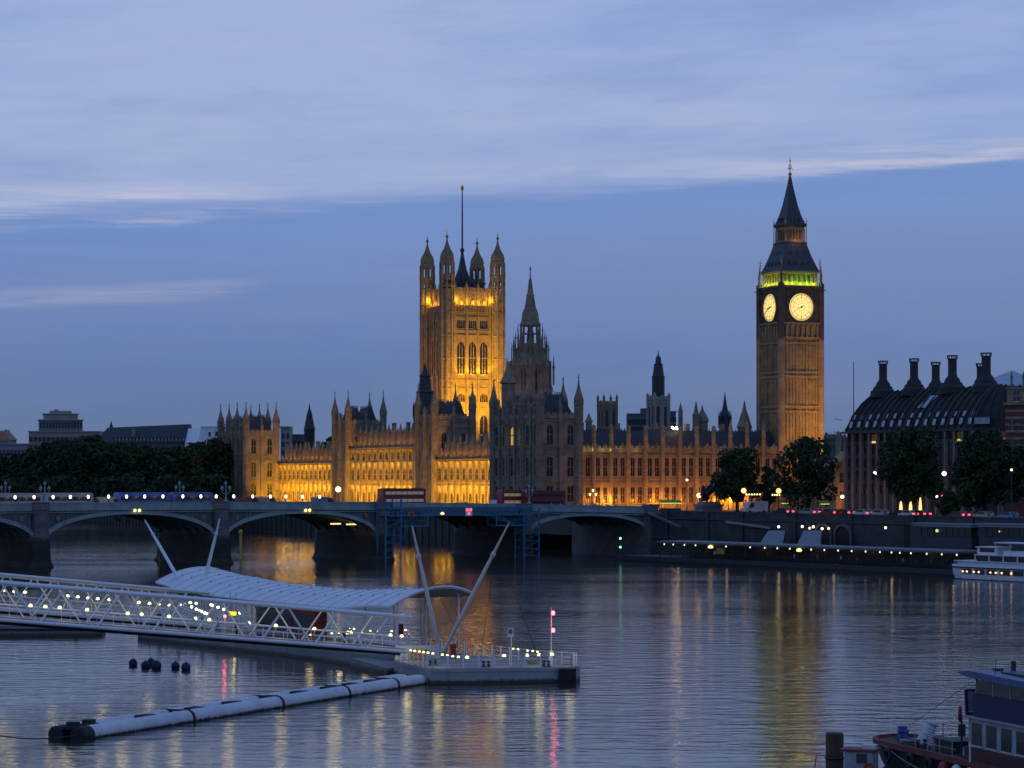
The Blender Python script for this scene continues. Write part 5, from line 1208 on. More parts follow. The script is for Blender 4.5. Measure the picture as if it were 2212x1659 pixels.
# ------------------------------------------------------------------ trees
def tree(name, lab, px, d, py_top, w, base=9.1, leaf=LEAFA, n=1500, seed=0, group=None, h_trunk=.25, ls=.62, squash=1):
    rnd = random.Random(seed); zt = wz(py_top, d); ht = zt-base; X = wx(px, d); rw = w*d/F/2
    t = T(name, lab, 'tree', (X, d, base), rnd.uniform(0, 6), group)
    tk = MB(); pts = [(0, 0, 0), (rnd.uniform(-.2, .2), .1, ht*.25), (rnd.uniform(-.4, .4), .0, ht*.55), (0, 0, ht*.8)]
    for i, (a, b) in enumerate(zip(pts, pts[1:])): tk.tube(a, b, (.5, .36, .22)[i]*ht/18, (.36, .22, .08)[i]*ht/18, n=8)
    cl = []
    nb = 16
    for i in range(nb):
        a = i*2.399+rnd.uniform(-.4, .4); zz_ = ht*(h_trunk+.12+(.80-h_trunk)*(i+.5)/nb); f = math.sin(math.pi*min(1, max(0.08, ((zz_/ht)-h_trunk*.6)/(1.03-h_trunk*.6))))**.55
        rr = rw*f*rnd.uniform(.5, .82); c = Vector((rr*math.cos(a), rr*math.sin(a), zz_)); cl.append((c, rw*rnd.uniform(.30, .46)))
        tk.tube((0, 0, max(ht*.2, zz_-rr*.5)), c, .13*ht/18, .04, n=5)
    cl.append((Vector((0, 0, ht*.62)), rw*.55)); cl.append((Vector((rw*.1, 0, ht*.88)), rw*.35)); cl.append((Vector((0, 0, ht*.42)), rw*.5))
    tk.build('trunk', BARK, t)
    vs = []; fs = []
    for i in range(n):
        c, r = cl[rnd.randrange(len(cl))]
        v = Vector((rnd.gauss(0, 1), rnd.gauss(0, 1), rnd.gauss(0, 1))).normalized()*r*rnd.uniform(.35, 1.0)**.6; v.z *= .85
        p = c+v
        if p.z > ht: p.z = ht-rnd.random()
        s = ls*rnd.uniform(.6, 1.3); nrm = (v.normalized()+Vector((rnd.gauss(0, .6), rnd.gauss(0, .6), rnd.gauss(0, .6)+.25))).normalized(); u = nrm.orthogonal().normalized(); w_ = nrm.cross(u); a = rnd.uniform(0, 3.1); u, w_ = u*math.cos(a)+w_*math.sin(a), w_*math.cos(a)-u*math.sin(a)
        b = len(vs); vs += [tuple(p-u*s), tuple(p+w_*s*.6+nrm*s*.15), tuple(p+u*s), tuple(p-w_*s*.6+nrm*s*.15)]; fs.append((b, b+1, b+2, b+3))
    mb = MB(); mb.add(vs, fs); mb.build('crown', leaf, t, smooth=False); return t
TG = 'trees along the embankment on the right'
tree('plane_tree', 'dark leafy tree in front of the orange front, left of the clock tower', 1593, 600, 966, 108, leaf=LEAFB, n=4200, seed=3, group=TG, h_trunk=.14, ls=.45)
tree('plane_tree', 'wide dark tree standing in front of the foot of the clock tower', 1745, 588, 943, 146, leaf=LEAFB, n=5600, seed=5, group=TG, h_trunk=.10, ls=.46)
tree('plane_tree', 'tall narrow dark tree in the gap below the clock tower', 1660, 596, 1003, 38, leaf=LEAFA, n=1300, seed=6, group=TG, h_trunk=.1, ls=.42)
tree('plane_tree', 'big dark tree hiding the middle of the chimneyed building', 1968, 548, 922, 158, leaf=LEAFB, n=6400, seed=8, group=TG, h_trunk=.12, ls=.46)
tree('plane_tree', 'big dark tree right of the middle one, below the lit attic windows', 2128, 522, 928, 158, leaf=LEAFB, n=6400, seed=9, group=TG, h_trunk=.10, ls=.46)
tree('plane_tree', 'dark tree cut by the right edge of the photo', 2215, 512, 960, 90, leaf=LEAFA, n=2600, seed=10, group=TG, h_trunk=.2, ls=.5)
tree('small_tree', 'small green tree beneath the white lamp between the big trees', 2052, 515, 1060, 60, leaf=LEAFB, n=1200, seed=12, h_trunk=.15, ls=.35)
LT = [(-14, 905, 986, 100, 'at the photo edge'), (38, 930, 981, 110, ''), (92, 900, 964, 120, ''), (130, 880, 956, 120, ''), (152, 935, 949, 110, ''), (188, 950, 937, 90, ''), (222, 890, 956, 120, ''), (262, 930, 956, 110, ''), (300, 880, 962, 120, ''), (345, 915, 968, 120, ''), (388, 880, 966, 110, ''), (425, 925, 958, 100, ''), (458, 905, 947, 110, ''), (492, 960, 948, 80, '')]
ADJ = ['rounded', 'low', 'broad', 'dense', 'tall', 'tallest', 'wide', 'bushy', 'spreading', 'rough crowned', 'even topped', 'upright', 'full crowned', 'narrow']
for i, (px, d, py, w, _) in enumerate(LT):
    tree('park_tree', f'{ADJ[i]} dark park tree behind the bridge, {nth(i, len(LT))} in the left belt', px, d, py, w*1.12, base=7.5, leaf=LEAFA if i % 2 else LEAFB, n=3200, seed=20+i, group='dark park trees left of the palace', h_trunk=.02, ls=.85)
for i, (px, d, py, w) in enumerate([(10, 850, 1035, 150), (130, 845, 1030, 150), (250, 840, 1032, 150), (370, 838, 1030, 150), (455, 850, 1025, 110)]):
    tree('park_shrub', f'low dark shrub mass at the foot of the park trees, {nth(i, 5)} of five', px, d, py, w, base=6, leaf=LEAFA, n=1500, seed=60+i, group='low shrubs below the park trees', h_trunk=.0, ls=.9)
tree('distant_tree', 'small rounded dark tree on the skyline left of the four turret tower', 714, 980, 934, 46, leaf=LEAFA, n=1100, seed=50, h_trunk=.1, ls=.7)

# ------------------------------------------------------------------ skyline on the left and behind
def block(name, lab, px0, px1, py0, d, m, roofm=None, depth=30, rz=0, windows=None, hipy=None, cat='building', py1=None):
    x0, x1 = wx(px0, d), wx(px1, d); t = T(name, lab, cat, (x0, d, 0), rz); z1 = wz(py0, d); L = (x1-x0)/math.cos(rz); mb = MB()
    mb.box(0, 0, 8, L, depth, z1); mb.box(-.4, -.4, z1-.6, L+.4, -.003, z1); mb.build('wall', m, t, smooth=False)
    if windows:
        n, rows, w, h = windows
        for r in range(rows):
            for k in range(n): wn = MB(); x = (k+.5)*L/n; z = z1-1.4-(r+1)*(h+1.3); wn.box(x-w/2, -.08, z, x+w/2, -.01, z+h, 0); wn.box(x-w/2-.1, -.16, z-.25, x+w/2+.1, -.012, z-.05, 1); wn.build('window', [GLASS, m], t, smooth=False)
    if hipy: rr = MB(); hip(rr, -.6, -.6, L+.6, depth, z1, wz(hipy, d), min(depth*.32, L*.3)); rr.build('roof', roofm or SLATE, t, smooth=False)
    return t
BR = mat('far_brown_stone', (.30,.25,.23), .9, var=.15, scale=.1); FG = mat('far_grey_stone', (.24,.25,.28), .9, var=.15, scale=.1)
def drum():
    d = 1250; t = T('penthouse_tower', 'stepped pale penthouse tower on the skyline at the far left', 'building', (wx(132, d), d, 0), R(12)); z = lambda y: wz(y, d)
    m = MB(); w = 46*d/F; m.box(-w, 0, 10, w, 16, z(908)); m.build('wall', mat('far_dark_glass_wall', (.17,.20,.22), .6, var=.2), t, smooth=False)
    m = MB(); m.box(-w-.5, -.5, z(908)+.003, w+.5, 16.5, z(906)); m.box(-w*.78, 1, z(906)+.003, w*.78, 15, z(895)); m.box(-w*.84, .4, z(895)+.003, w*.84, 15.5, z(893)); m.box(-w*.5, 3, z(893)+.003, w*.5, 13, z(887)); m.box(-w*.3, 4, z(887)+.003, -w*.1, 8, z(884)); m.build('upper_storey', PALE, t, smooth=False)
    for k in range(14): wn = MB(); x = -w+(k+.5)*2*w/14; wn.box(x-.5, -.12, z(925), x+.5, -.01, z(911)); wn.build('window', GLASS, t, smooth=False)
drum()
block('long_office_block', 'long brown office block behind the park trees at the far left', 62, 215, 931, 1150, BR, windows=(16, 2, 1.6, 2.0))
block('low_office_block', 'low grey office block at the left edge behind the trees', -20, 95, 958, 1080, FG, windows=(14, 2, 1.2, 1.8))
block('tan_corner_building', 'tan roofed building cut by the left edge of the photo', -30, 20, 950, 1100, BR, roofm=mat('tan_roof', (.30,.17,.09), .8), hipy=931, depth=16)
def longroof():
    d = 1080; t = T('long_slate_hall', 'long dark slate roofed building with a white gable wall behind the trees', 'building', (wx(207, d), d, 0), R(-6)); z = lambda y: wz(y, d); L = (wx(404, d)-wx(207, d))
    m = MB(); m.box(0, 0, 8, L, 16, z(956)); m.build('wall', mat('far_dim_wall', (.12,.12,.13), .8), t, smooth=False)
    for k in range(22): wn = MB(); x = (k+.5)*L/22; wn.box(x-.45, -.06, z(972), x+.45, -.004, z(960), 0); wn.build('window', GLASS, t, smooth=False)
    r = MB(); a, b, c_ = z(956), z(916), 0
    r.add([(-.5,-.8,a),(L,-.8,a),(L,17,a),(-.5,17,a),(3.5,6,b-1.4),(L,6,b),(L,11,b),(3.5,11,b-1.4)], [(0,1,5,4),(1,2,6,5),(2,3,7,6),(3,0,4,7),(4,5,6,7),(3,2,1,0)]); ro = r.build('roof', SLATE, t, smooth=False)
    for k in range(20): dm = MB(); x = 8+(k+.5)*(L-8)/20; dm.box(x-.4, -.4, a+.6, x+.4, 2, a+2.0, 0); dm.box(x-.5, -.5, a+2.003, x+.5, 2.2, a+2.2, 1); dm.build('dormer', [mat('grey_dormer', (.2,.2,.23), .6), SLATE], ro, smooth=False)
    c = MB(); x = L*.41; c.box(x-.7, 1.5, a, x+.7, 3.5, z(926)); c.box(x-.9, 1.3, z(926)+.003, x+.9, 3.7, z(925)); c.build('chimney', FG, ro, smooth=False)
    cu = MB(); cu.lathe(4.5, 8, [(.9, b-2.5), (.7, b-.6), (.4, b+.2), (.05, b+1.6)], 8); cu.build('cupola', SLATE, ro)
    g = MB(); g.ext([(L+.01, -.6, 8), (L+.01, -.6, z(957)), (L+.01, 5.2, z(925)), (L+.01, 11.5, z(925)), (L+.01, 17, z(957)), (L+.01, 17, 8)], (5.5, 0, 0)); g.build('gable', WHITE, t, smooth=False)
longroof()
block('white_rooftop_block', 'bright white rooftop block right of the white gable', 434, 459, 920.5, 1180, WHITE, depth=14, windows=(2, 1, 1.0, 2.0))
block('white_rooftop_hut', 'small white rooftop hut touching the end pavilion', 461, 476, 920, 1190, WHITE, depth=10, windows=(1, 1, 1.4, 2.0))
block('pale_tower_block', 'pale stone block right behind the end pavilion pinnacles', 606, 627, 921, 1000, PALE, depth=12, windows=(2, 3, 1.0, 2.0))
block('green_roof_block', 'dull green copper roofed block behind the left golden wing', 629, 656, 938, 1010, mat('copper_green', (.10,.16,.15), .8), depth=14, windows=(4, 1, .9, 1.5))
block('grey_tower_block', 'hazy grey office slab behind the roofs, left of the lantern tower', 1356, 1398, 893, 1150, mat('far_blue_grey', (.10,.115,.15), .9, var=.15), depth=14, windows=(7, 4, 1.6, 2.0))
block('grey_tower_block', 'hazy grey office slab rising higher, touching the lantern tower left side', 1386, 1404, 882, 1160, mat('far_blue_grey', (.10,.115,.15)), depth=14, windows=(3, 5, 1.4, 2.0))
block('grey_tower_block', 'hazy grey office slab touching the lantern tower right side', 1444, 1460, 888, 1155, mat('far_blue_grey', (.10,.115,.15)), depth=14, windows=(3, 4, 1.4, 2.0))
block('low_far_roofs', 'low dim houses on the skyline between clock tower and chimneyed building', 1776, 1832, 946, 900, mat('far_dim_wall', (.12,.12,.13)), depth=12, windows=(5, 1, 1, 2), hipy=938)
prof_spire('far_pinnacle', 'tiny far spire above the low houses right of the clock tower', 'spire', 1811, 880, [(.9, 9), (.9, wz(945,880)), (.5, wz(938,880)), (.05, wz(929,880))])

def stall(lab, px, d, w, col):
    t = T('lit_stall', lab, 'stall', (wx(px, d), d, 9.7), R(15), 'street stalls with lit awnings'); W = w*d/F; m = MB()
    for x in (-W/2, W/2):
        for y in (0, 1.6): m.tube((x, y, 0), (x, y, 2.3), .05, n=6)
    m.box(-W/2, .2, 0, W/2, 1.4, .9); m.build('counter', DMET, t, smooth=False)
    m = MB(); m.ext([(-W/2-.2, -.5, 2.2), (-W/2-.2, 1.8, 2.8), (-W/2-.2, 1.8, 2.9), (-W/2-.2, -.5, 2.35)], (W+.4, 0, 0)); m.build('awning', mat('stall_awning', (.20,.25,.06), .8), t, smooth=False)
    m = MB(); m.box(-W/2, -.1, 2.05, W/2, .0, 2.18); m.build('strip_light', mat('stall_light', col, emit=1.1), t, smooth=False)
stall('stall with a yellow green lit awning left of the statue plinth', 1450, 596, 44, (.85,.95,.15)); stall('small stall with yellow lit awning right of the white van', 1697, 592, 20, (.9,.9,.2)); stall('small stall with green lit awning left of the chimneyed building', 1782, 575, 20, (.75,.95,.2))
# ------------------------------------------------------------------ near pier: hull, deck, railings
def V3(p, z): return Vector((p[0], p[1], z))
DZ = 1.26
def seg_d(px, a, b):
    k = (px-CX)/F; s = (k*a[1]-a[0])/((b[0]-a[0])-k*(b[1]-a[1])); return a[1]+(b[1]-a[1])*s
def lamp_dome(mb, p, r=.17): mb.lathe(p[0], p[1], [(r*.35, p[2]+r*.55), (r*.85, p[2]+r*.1), (r, p[2]-r*.55), (r*.8, p[2]-r*.7)], 10)
def near_pier():
    t = T('pier_pontoon', 'long grey floating pontoon with railings and small lamps in the foreground', 'pontoon')
    near = [(-40.9, 280.7), (-19.2, 248.4), (-14.2, 238.6)]; front = [(-10.6, 230), (-6.94, 218.7), (5.25, 221), (5.9, 222.6), (2.4, 226.5), (-4.0, 237)]
    m = MB(); m.prism(near+[(-11.5, 236), (-4.6, 238), (-30, 282)], -.6, .95); m.prism([(-14.9, 237.4), (-11.2, 229.8), (-9.0, 231), (-11, 238.5)], -.6, lambda x, y: .55 if y < 233 else .93); m.build('aft_hull', GREY, t, smooth=False)
    m = MB(); m.prism(front, -.6, DZ); m.prism([(a+(-.05 if a < 0 else .05), b-.06) for a, b in front], 1.0, 1.12); m.build('front_hull', mat('hull_paint_front', (.33,.345,.37), .5, var=.25, scale=.35, bump=.1, tide=.45, rust=.45), t, smooth=False)
    m = MB(); m.prism([(a*.985, b+.12) for a, b in front], DZ+.004, DZ+.03); m.prism(near+[(-11.5, 236), (-4.6, 238), (-30, 282)], .954, DZ+.02); m.build('deck', mat('grey_deck_plate', (.24,.24,.23), .7, var=.2, scale=.7), t, smooth=False)
    f = MB(); f.box(4.0, 220.3, -.1, 5.5, 221.3, 1.2); f.box(4.1, 220.2, .2, 5.4, 220.29, .5); f.build('fender', BLACK, t, smooth=False)
    s = MB()
    for x in (-4.0, -1.6, 2.9, 3.3): s.tube((x, 219.3+(x+6.94)*.189-.12, -.3), (x, 219.3+(x+6.94)*.189-.12, 1.2), .05, n=5)
    s.build('hull_seam', GREYD, t)
    path1 = [(-10.4, 229.6), (-6.8, 219.1), (5.1, 221.3), (5.6, 222.6)]; path2 = [(5.4, 222.9), (2.2, 226.3), (-4.2, 236.6)]; path3 = [(-40.5, 280.6), (-19.0, 248.6), (-14.0, 238.9)]; path4 = [(-4.4, 237.6), (-29.7, 281.6)]
    def rail(P, step, h=1.1, name='railing'):
        r = MB()
        for a, b in zip(P, P[1:]):
            L = math.dist(a, b); n = max(1, round(L/step))
            for k in range(n+1):
                q = k/n; x, y = a[0]+(b[0]-a[0])*q, a[1]+(b[1]-a[1])*q; r.tube((x, y, DZ), (x, y, DZ+h+.05), .06, n=5)
            for z in (.4, .75, h): r.tube((a[0], a[1], DZ+z), (b[0], b[1], DZ+z), .022 if z < h else .03, n=4)
        return r.build(name, WHITE, t)
    r1 = rail(path1, 1.35); r2 = rail(path2, 1.6); r3 = rail(path3, 2.2); r4 = rail(path4, 2.2)
    def lamps(L, zt, parent, r=.15, e=E_YEL):
        for px, py in L:
            d = (H-zt)*F/(py-HY); m = MB(); lamp_dome(m, (wx(px, d), d, zt), r*.85); m.build('rail_lamp', e, parent)
    lamps([(887,1404.6),(896,1405.6),(906,1406.7),(915,1408),(924.6,1409.5),(935,1411),(955.6,1413.5),(966.5,1415),(978,1417),(990,1418.5)], 2.36, r1, .15)
    lamps([(1009,1419),(1089,1415.5),(1138.6,1414.7),(1164.6,1413.7),(1192.6,1412.5)], 2.36, r1, .21)
    lamps([(1108.7,1401),(1119,1402),(1139.6,1405),(1150.6,1406),(1161,1407.5)], 2.36, r2, .13)
    lamps([(705.7,1349.7),(716.7,1367.7),(732.5,1366.5),(741,1367),(749,1368),(757,1356.5),(764.6,1358),(781.5,1366.5),(800,1362.7),(816.7,1363.4),(846,1362.7),(875.7,1360.4),(670.4,1371)], 2.36, r3, .15)
    lamps([(752,1365.5),(761,1366)], 2.36, r3, .26)
    for x, y, e in ((-9.3, 228.4, 60), (-6.4, 221, 30), (-1, 221, 24), (2.4, 222.4, 30), (5, 222, 26), (-2, 231, 20), (-14, 244, 30), (-20, 254, 26), (-25, 263, 24)): light('POINT', (x, y, 2.5), e*.6, (1,.80,.34), t, size=.4)
    # fence panel and things on deck
    m = MB(); m.tf(-10.35, 230.2, R(20)); m.box(0, 0, DZ, 3.9, .08, DZ+1.25); m.box(-.08, -.1, DZ, .1, .18, DZ+1.3); m.box(3.8, -.1, DZ, 4.0, .18, DZ+1.3); m.build('screen_panel', WHITED, t, smooth=False)
    return t
near_pier()
def onpt(px, py, z): d = (H-z)*F/(py-HY); return Vector((wx(px, d), d, z))
p = onpt(870, 1424, DZ); m = MB(); m.lathe(0, 0, [(.42, 0), (.46, .06), (.46, .95), (.36, 1.02)], 16); m.torus((0, 0, .3), .46, .03, 'z', 16, 4); m.torus((0, 0, .7), .46, .03, 'z', 16, 4)
tag(m.build('storage_drum', WHITED, loc=p+Vector((0, .3, .03))), 'white drum standing beside two orange boxes on the pontoon', 'drum')
for i, px in enumerate((895.5, 913.5)):
    p = onpt(px, 1425, DZ); m = MB(); m.box(-.33, -.3, .04, .33, .3, .78); m.box(-.36, -.33, .783, .36, .33, .86); m.box(-.2, -.32, .3, .2, -.303, .5); m.box(-.3, -.25, 0, -.2, .25, .037); m.box(.2, -.25, 0, .3, .25, .037)
    tag(m.build('storage_box', ORANGE, smooth=False, loc=p+Vector((0, .3, .03))), ('orange deck box nearest the white drum' if i == 0 else 'orange deck box farther from the white drum, on the right'), 'box', 'orange deck boxes')
def red_cabinet(lab, px, py, z, h):
    p = onpt(px, py, z); t = T('life_ring_cabinet', lab, 'cabinet', p, 0, 'red safety cabinets on the pier'); m = MB(); m.box(-.25, -.14, .15, .25, .14, h); m.box(-.28, -.17, h+.003, .28, .17, h+.06); m.build('body', RED, t, smooth=False)
    l = MB()
    for x in (-.2, .2): l.tube((x, 0, 0), (x, 0, .16), .04, n=6)
    l.build('leg', DMET, t); r = MB(); r.torus((0, -.18, h*.62), .17, .045, 'y', 16, 6); r.build('life_ring', mat('dull_orange_ring', (.35,.06,.03), .6), t)
red_cabinet('bright red safety cabinet on the pontoon right of the mast feet', 979, 1424, DZ+.03, 1.3)
red_cabinet('dark red safety cabinet at the end of the footbridge truss', 866, 1375, DZ+.03, 1.25)
p = onpt(1103, 1438.5, DZ); t = T('pier_sign', 'white square sign with a dark ring symbol on a thin post on the pontoon', 'sign', p); m = MB(); m.tube((.06, 0, 0), (.06, 0, 3.3), .04, n=6); m.build('post', WHITE, t)
m = MB(); m.box(-.26, -.06, 2.55, .28, -.04, 3.32); so = m.build('board', WHITED, t, smooth=False); m = MB(); m.torus((0, -.075, 2.98), .14, .045, 'y', 16, 6); m.beam((-.09, -.075, 2.89), (.09, -.075, 3.07), .05); m.build('symbol', mat('symbol_navy', (.03,.02,.06), .5), so)
p = onpt(1191, 1437.5, DZ); t = T('signal_mast', 'thin white mast with two red lights at the end of the pontoon', 'mast', p); m = MB(); m.tube((0, 0, 0), (0, 0, 1.3), .15, n=8); m.tube((0, 0, 1.3), (0, 0, 5.05), .045, n=6); m.beam((0, 0, 4.55), (.15, -.05, 4.55), .05); m.beam((0, 0, 3.05), (.15, -.05, 3.05), .05); m.build('pole', WHITE, t)
for z in (4.55, 3.05): m = MB(); m.lathe(.16, -.08, [(.1, z-.16), (.15, z-.12), (.15, z+.12), (.08, z+.2)], 10); m.build('red_light', E_RED, t)
light('POINT', (.3, -.4, 3.8), 22, (1,.12,.14), t, size=.12)

# ------------------------------------------------------------------ footbridges
def footbridge(lab, a, b, h, wdt, chord, panel, lampl, lit_lamps, dia=.1, zero=0):
    t = T('truss_footbridge', lab, 'footbridge', (0, 0, 0)); A, B = Vector(a), Vector(b); D = (B-A); L = D.length; u = D/L
    hz = Vector((u.x, u.y, 0)).normalized(); nb = Vector((-hz.y, hz.x, 0))*wdt; up = Vector((0, 0, h))
    for nm, P, Q in (('bottom_chord', A, B), ('top_chord', A+up, B+up+u*.4), ('bottom_chord', A+nb, B+nb), ('top_chord', A+nb+up, B+nb+up)):
        m = MB(); m.tube(P, Q, chord, n=12); m.build(nm, WHITE, t)
    n = int((L-zero)/panel)+1
    for off in (Vector((0, 0, 0)), nb):
        for k in range(-1, n):
            s = zero+k*panel; pairs = [(s, s+panel/2, 1), (s+panel/2, s+panel, -1)]
            for s0, s1, sg in pairs:
                if s0 < 0 or s1 > L+.3: continue
                p0 = A+u*(s0+(.14 if sg > 0 else -.14*0))+off; p1 = A+u*(s1-(.14 if sg < 0 else 0))+off
                m = MB()
                dd = dia*(1 if off.length < .1 else .72)
                if sg > 0: m.tube(p0, p1+up-u*.14, dd, n=8)
                else: m.tube(p0+up+u*.14, p1, dd, n=8)
                m.build('diagonal', WHITE, t)
    m = MB(); q = Vector((0, 0, .12)); m.add([tuple(A+nb*.08+q), tuple(B+nb*.08+q), tuple(B+nb*.92+q), tuple(A+nb*.92+q), tuple(A+nb*.08+q*2), tuple(B+nb*.08+q*2), tuple(B+nb*.92+q*2), tuple(A+nb*.92+q*2)], [(3,2,1,0),(4,5,6,7),(0,1,5,4),(2,3,7,6)]); m.build('deck', mat('footbridge_deck', (.30,.29,.28), .7, var=.2, scale=1), t, smooth=False)
    m = MB()
    k = 0
    while k < L:
        m.beam(A+u*k+nb*.02-q*.5, A+u*k+nb*.98-q*.5, .12, .2); k += panel/2
    m.beam(A+nb*.5-q*2.4, B+nb*.5-q*2.4, .5, .3); m.build('cross_beam', DMET, t, smooth=False)
    for f in (.10, .90):
        m = MB(); z = Vector((0, 0, 1.2)); m.tube(A+nb*f+z, B+nb*f+z, .045, n=6); m.tube(A+nb*f+z*.6, B+nb*f+z*.6, .02, n=5)
        k = .5
        while k < L: m.tube(A+u*k+nb*f+q, A+u*k+nb*f+z, .022, n=4); k += 2.2
        m.build('handrail', WHITE, t)
    m = MB(); k = 0
    while k < L: m.beam(A+u*k+up, A+u*k+nb+up, .1); k += panel
    m.build('top_tie', WHITE, t)
    for (px, py) in lampl:
        k = (px-CX)/F; o = A+nb*.12; s = (k*o.y-o.x)/(u.x-k*u.y); p = o+u*s; m = MB(); z = wz(py, p.y); lamp_dome(m, (p.x, p.y, z), .17); m.tube((p.x, p.y+.02, z-.5), (p.x, p.y+.02, z-.1), .03, n=5, mi=1); m.build('deck_lamp', [E_YEL, WHITE], t)
    for s in lit_lamps: p = A+u*(L*s)+nb*.5+Vector((0, 0, 1.3)); light('POINT', p, 30, (1,.76,.26), t, size=.5)
    return t
A1 = pt(-90, 1332, 206.5); B1 = pt(880, 1408, 222)
LN = [(66,1307),(98,1309.5),(129,1311.5),(188,1316),(276,1324),(306,1326),(365,1330.5),(422,1335),(452,1337.5),(537.5,1345),(596,1350),(679,1357),(761,1364),(843.5,1371),(867.6,1373)]
L1 = (B1-A1).length
# bottom nodes fall every 117 columns, one of them at column 82
k82 = (82-CX)/F; u1 = (B1-A1)/L1; s82 = (k82*A1.y-A1.x)/(u1.x-k82*u1.y); PAN = (L1-s82)/6.82
footbridge('near white steel truss footbridge with round dome lamps in the foreground', A1, B1, 3.0, 3.8, .165, PAN, LN, (.12, .24, .36, .48, .6, .72, .84, .95), .095, s82-PAN)
A2 = pt(-90, 1233, 222)-Vector((0, 0, 3)); B2 = pt(445, 1280.5, 240.5)-Vector((0, 0, 3))
LF = [(8,1274.5),(31,1276.5),(54,1278.5),(146,1286.5),(168,1288.5),(190,1291),(211,1292.5),(236,1294.5),(300,1300.5),(323,1302.6),(343,1304.5),(366,1306.8),(411,1301)]
footbridge('farther white steel truss footbridge running parallel behind the near one', A2, B2, 3.0, 3.2, .165, PAN*1.05, LF, (.2, .4, .6, .8), .085, 2.4)

# ------------------------------------------------------------------ white saddle canopy and its masts
def interp(tab, s):
    for (a, x), (b, y) in zip(tab, tab[1:]):
        if s <= b: q = (s-a)/(b-a); q = q*q*(3-2*q)*.5+q*.5; return x+(y-x)*q
    return tab[-1][1]
RZ = [(0,7.31),(.186,6.69),(.371,6.24),(.505,6.18),(.664,6.24),(.917,6.88),(1,7.24)]; NZ = [(0,5.72),(.12,5.2),(.24,4.91),(.31,4.87),(.55,4.85),(.8,4.9),(.94,5.5),(1,5.53)]
def canopy_pt(s, u):
    N_ = Vector((-40.5+29.1*s, 292-51*s, interp(NZ, s))); R_ = Vector((-35.55+29.21*s, 295.3-50.9*s, interp(RZ, s)))
    p = N_.lerp(R_, 1+u) if u <= 0 else R_+(R_-N_)*u*.55
    p.z = N_.z+(R_.z-N_.z)*(1-u*u*(1 if u < 0 else .5)); return p
def canopy():
    t = T('pier_canopy', 'white saddle shaped canopy roof over the pier, hung between two pairs of masts', 'canopy'); NS, NU = 56, 16
    top = [[canopy_pt(i/NS, -1+2*j/NU) for j in range(NU+1)] for i in range(NS+1)]
    m = MB(); m.grid(top); bot = [[p-Vector((0, 0, .16)) for p in r] for r in top]; m.grid([r[::-1] for r in bot])
    for j in (0, NU): m.grid([[top[i][j], bot[i][j]] for i in range(NS+1)])
    for i in (0, NS): m.grid([[top[i][j], bot[i][j]] for j in range(NU+1)])
    m.build('roof', CANV, t)
    for i in range(0, 23):
        s = i/22; r = MB(); r.path([canopy_pt(s, -1+2*j/NU)+Vector((0, 0, .015)) for j in range(NU+1)], .028 if 0 < i < 22 else .11, 5)
        if 0 < i < 22:
            for j in (3, 6, 10): r.ball(canopy_pt(s, -1+2*j/NU)+Vector((0, 0, .05)), .11, 6, 4)
        r.build('seam' if 0 < i < 22 else 'edge_tube', mat('canopy_seam', (.40,.42,.46), .6) if 0 < i < 22 else WHITE, t)
    for i in range(9):                                # dark scalloped valance and posts under the near edge
        s = .05+i*.115
        for u in (-.72, .75): p = canopy_pt(min(s, .98), u); m = MB(); m.tube((p.x, p.y, DZ), (p.x, p.y, p.z-.2), .10, n=8); m.build('post', WHITE, t)
    for i in range(14):
        s0, s1 = i*.05, i*.05+.05; a, b = canopy_pt(s0, -1), canopy_pt(s1, -1); v = MB(); P = [a+(b-a)*q-Vector((0, 0, .14+.6*math.sin(math.pi*q))) for q in (0, .2, .4, .6, .8, 1)]; v.ext([a-Vector((0,0,.12))]+P[1:-1]+[b-Vector((0,0,.12))], (.05, .04, 0)); v.build('valance', mat('dark_valance', (.06,.065,.08), .6), t, smooth=False)
    for px, py, z in ((389,1305.7,4.3),(397.7,1305,4.3),(423.7,1303.4,4.3),(414,1311,4.2),(424,1316,4.1),(430,1319,4.1),(436,1321,4.0),(442,1324,3.9),(447,1325.5,3.9),(456,1306.5,4.4),(459,1307.5,4.4),(471,1311.8,4.3),(483.5,1316.4,4.2),(518,1324,4.0)):
        p = onpt(px, py, z); l = MB(); l.ball(p, .14, 8, 5); l.tube(p+Vector((0, 0, .1)), p+Vector((0, 0, 1.1)), .02, n=4, mi=1); l.build('canopy_lamp', [mat('canopy_lamp_glow', (1,.85,.6), emit=5), DMET], t)
    for s in (.2, .42, .65): p = canopy_pt(s, -.2); light('POINT', (p.x, p.y, 4.0), 34, (1,.80,.42), t, size=.3)
    return t
canopy()
def mast(lab, foot, tip, r=.2):
    t = T('raking_mast', lab, 'mast', foot, 0, 'white raking masts of the pier canopy'); D = Vector(tip)-Vector(foot); m = MB()
    m.tube((0, 0, 0), D*.25, r*.75, r, 12); m.tube(D*.25, D*.62, r, r*.85, 12); m.tube(D*.62, D*.98, r*.85, r*.35, 12); m.tube(D*.98, D, r*.3, .03, 8); m.build('pole', WHITE, t)
    c = MB(); c.tube(D*.755, D*.775, r*1.05, n=12); c.build('collar', WHITED, t)
    return t, D
ft = onpt(951, 1412, DZ); f2 = onpt(958, 1409, DZ)
tipL = pt(890, 1135, 231); tipR = pt(1100, 1129, 226)
mL, _ = mast('steep white mast of the near pair, leaning slightly left', ft, tipL, .21); mR, _ = mast('white mast of the near pair leaning strongly right', f2, tipR, .21)
fb1 = Vector((-35.2, 289.0, DZ)); fb2 = Vector((-34.6, 288.8, DZ))
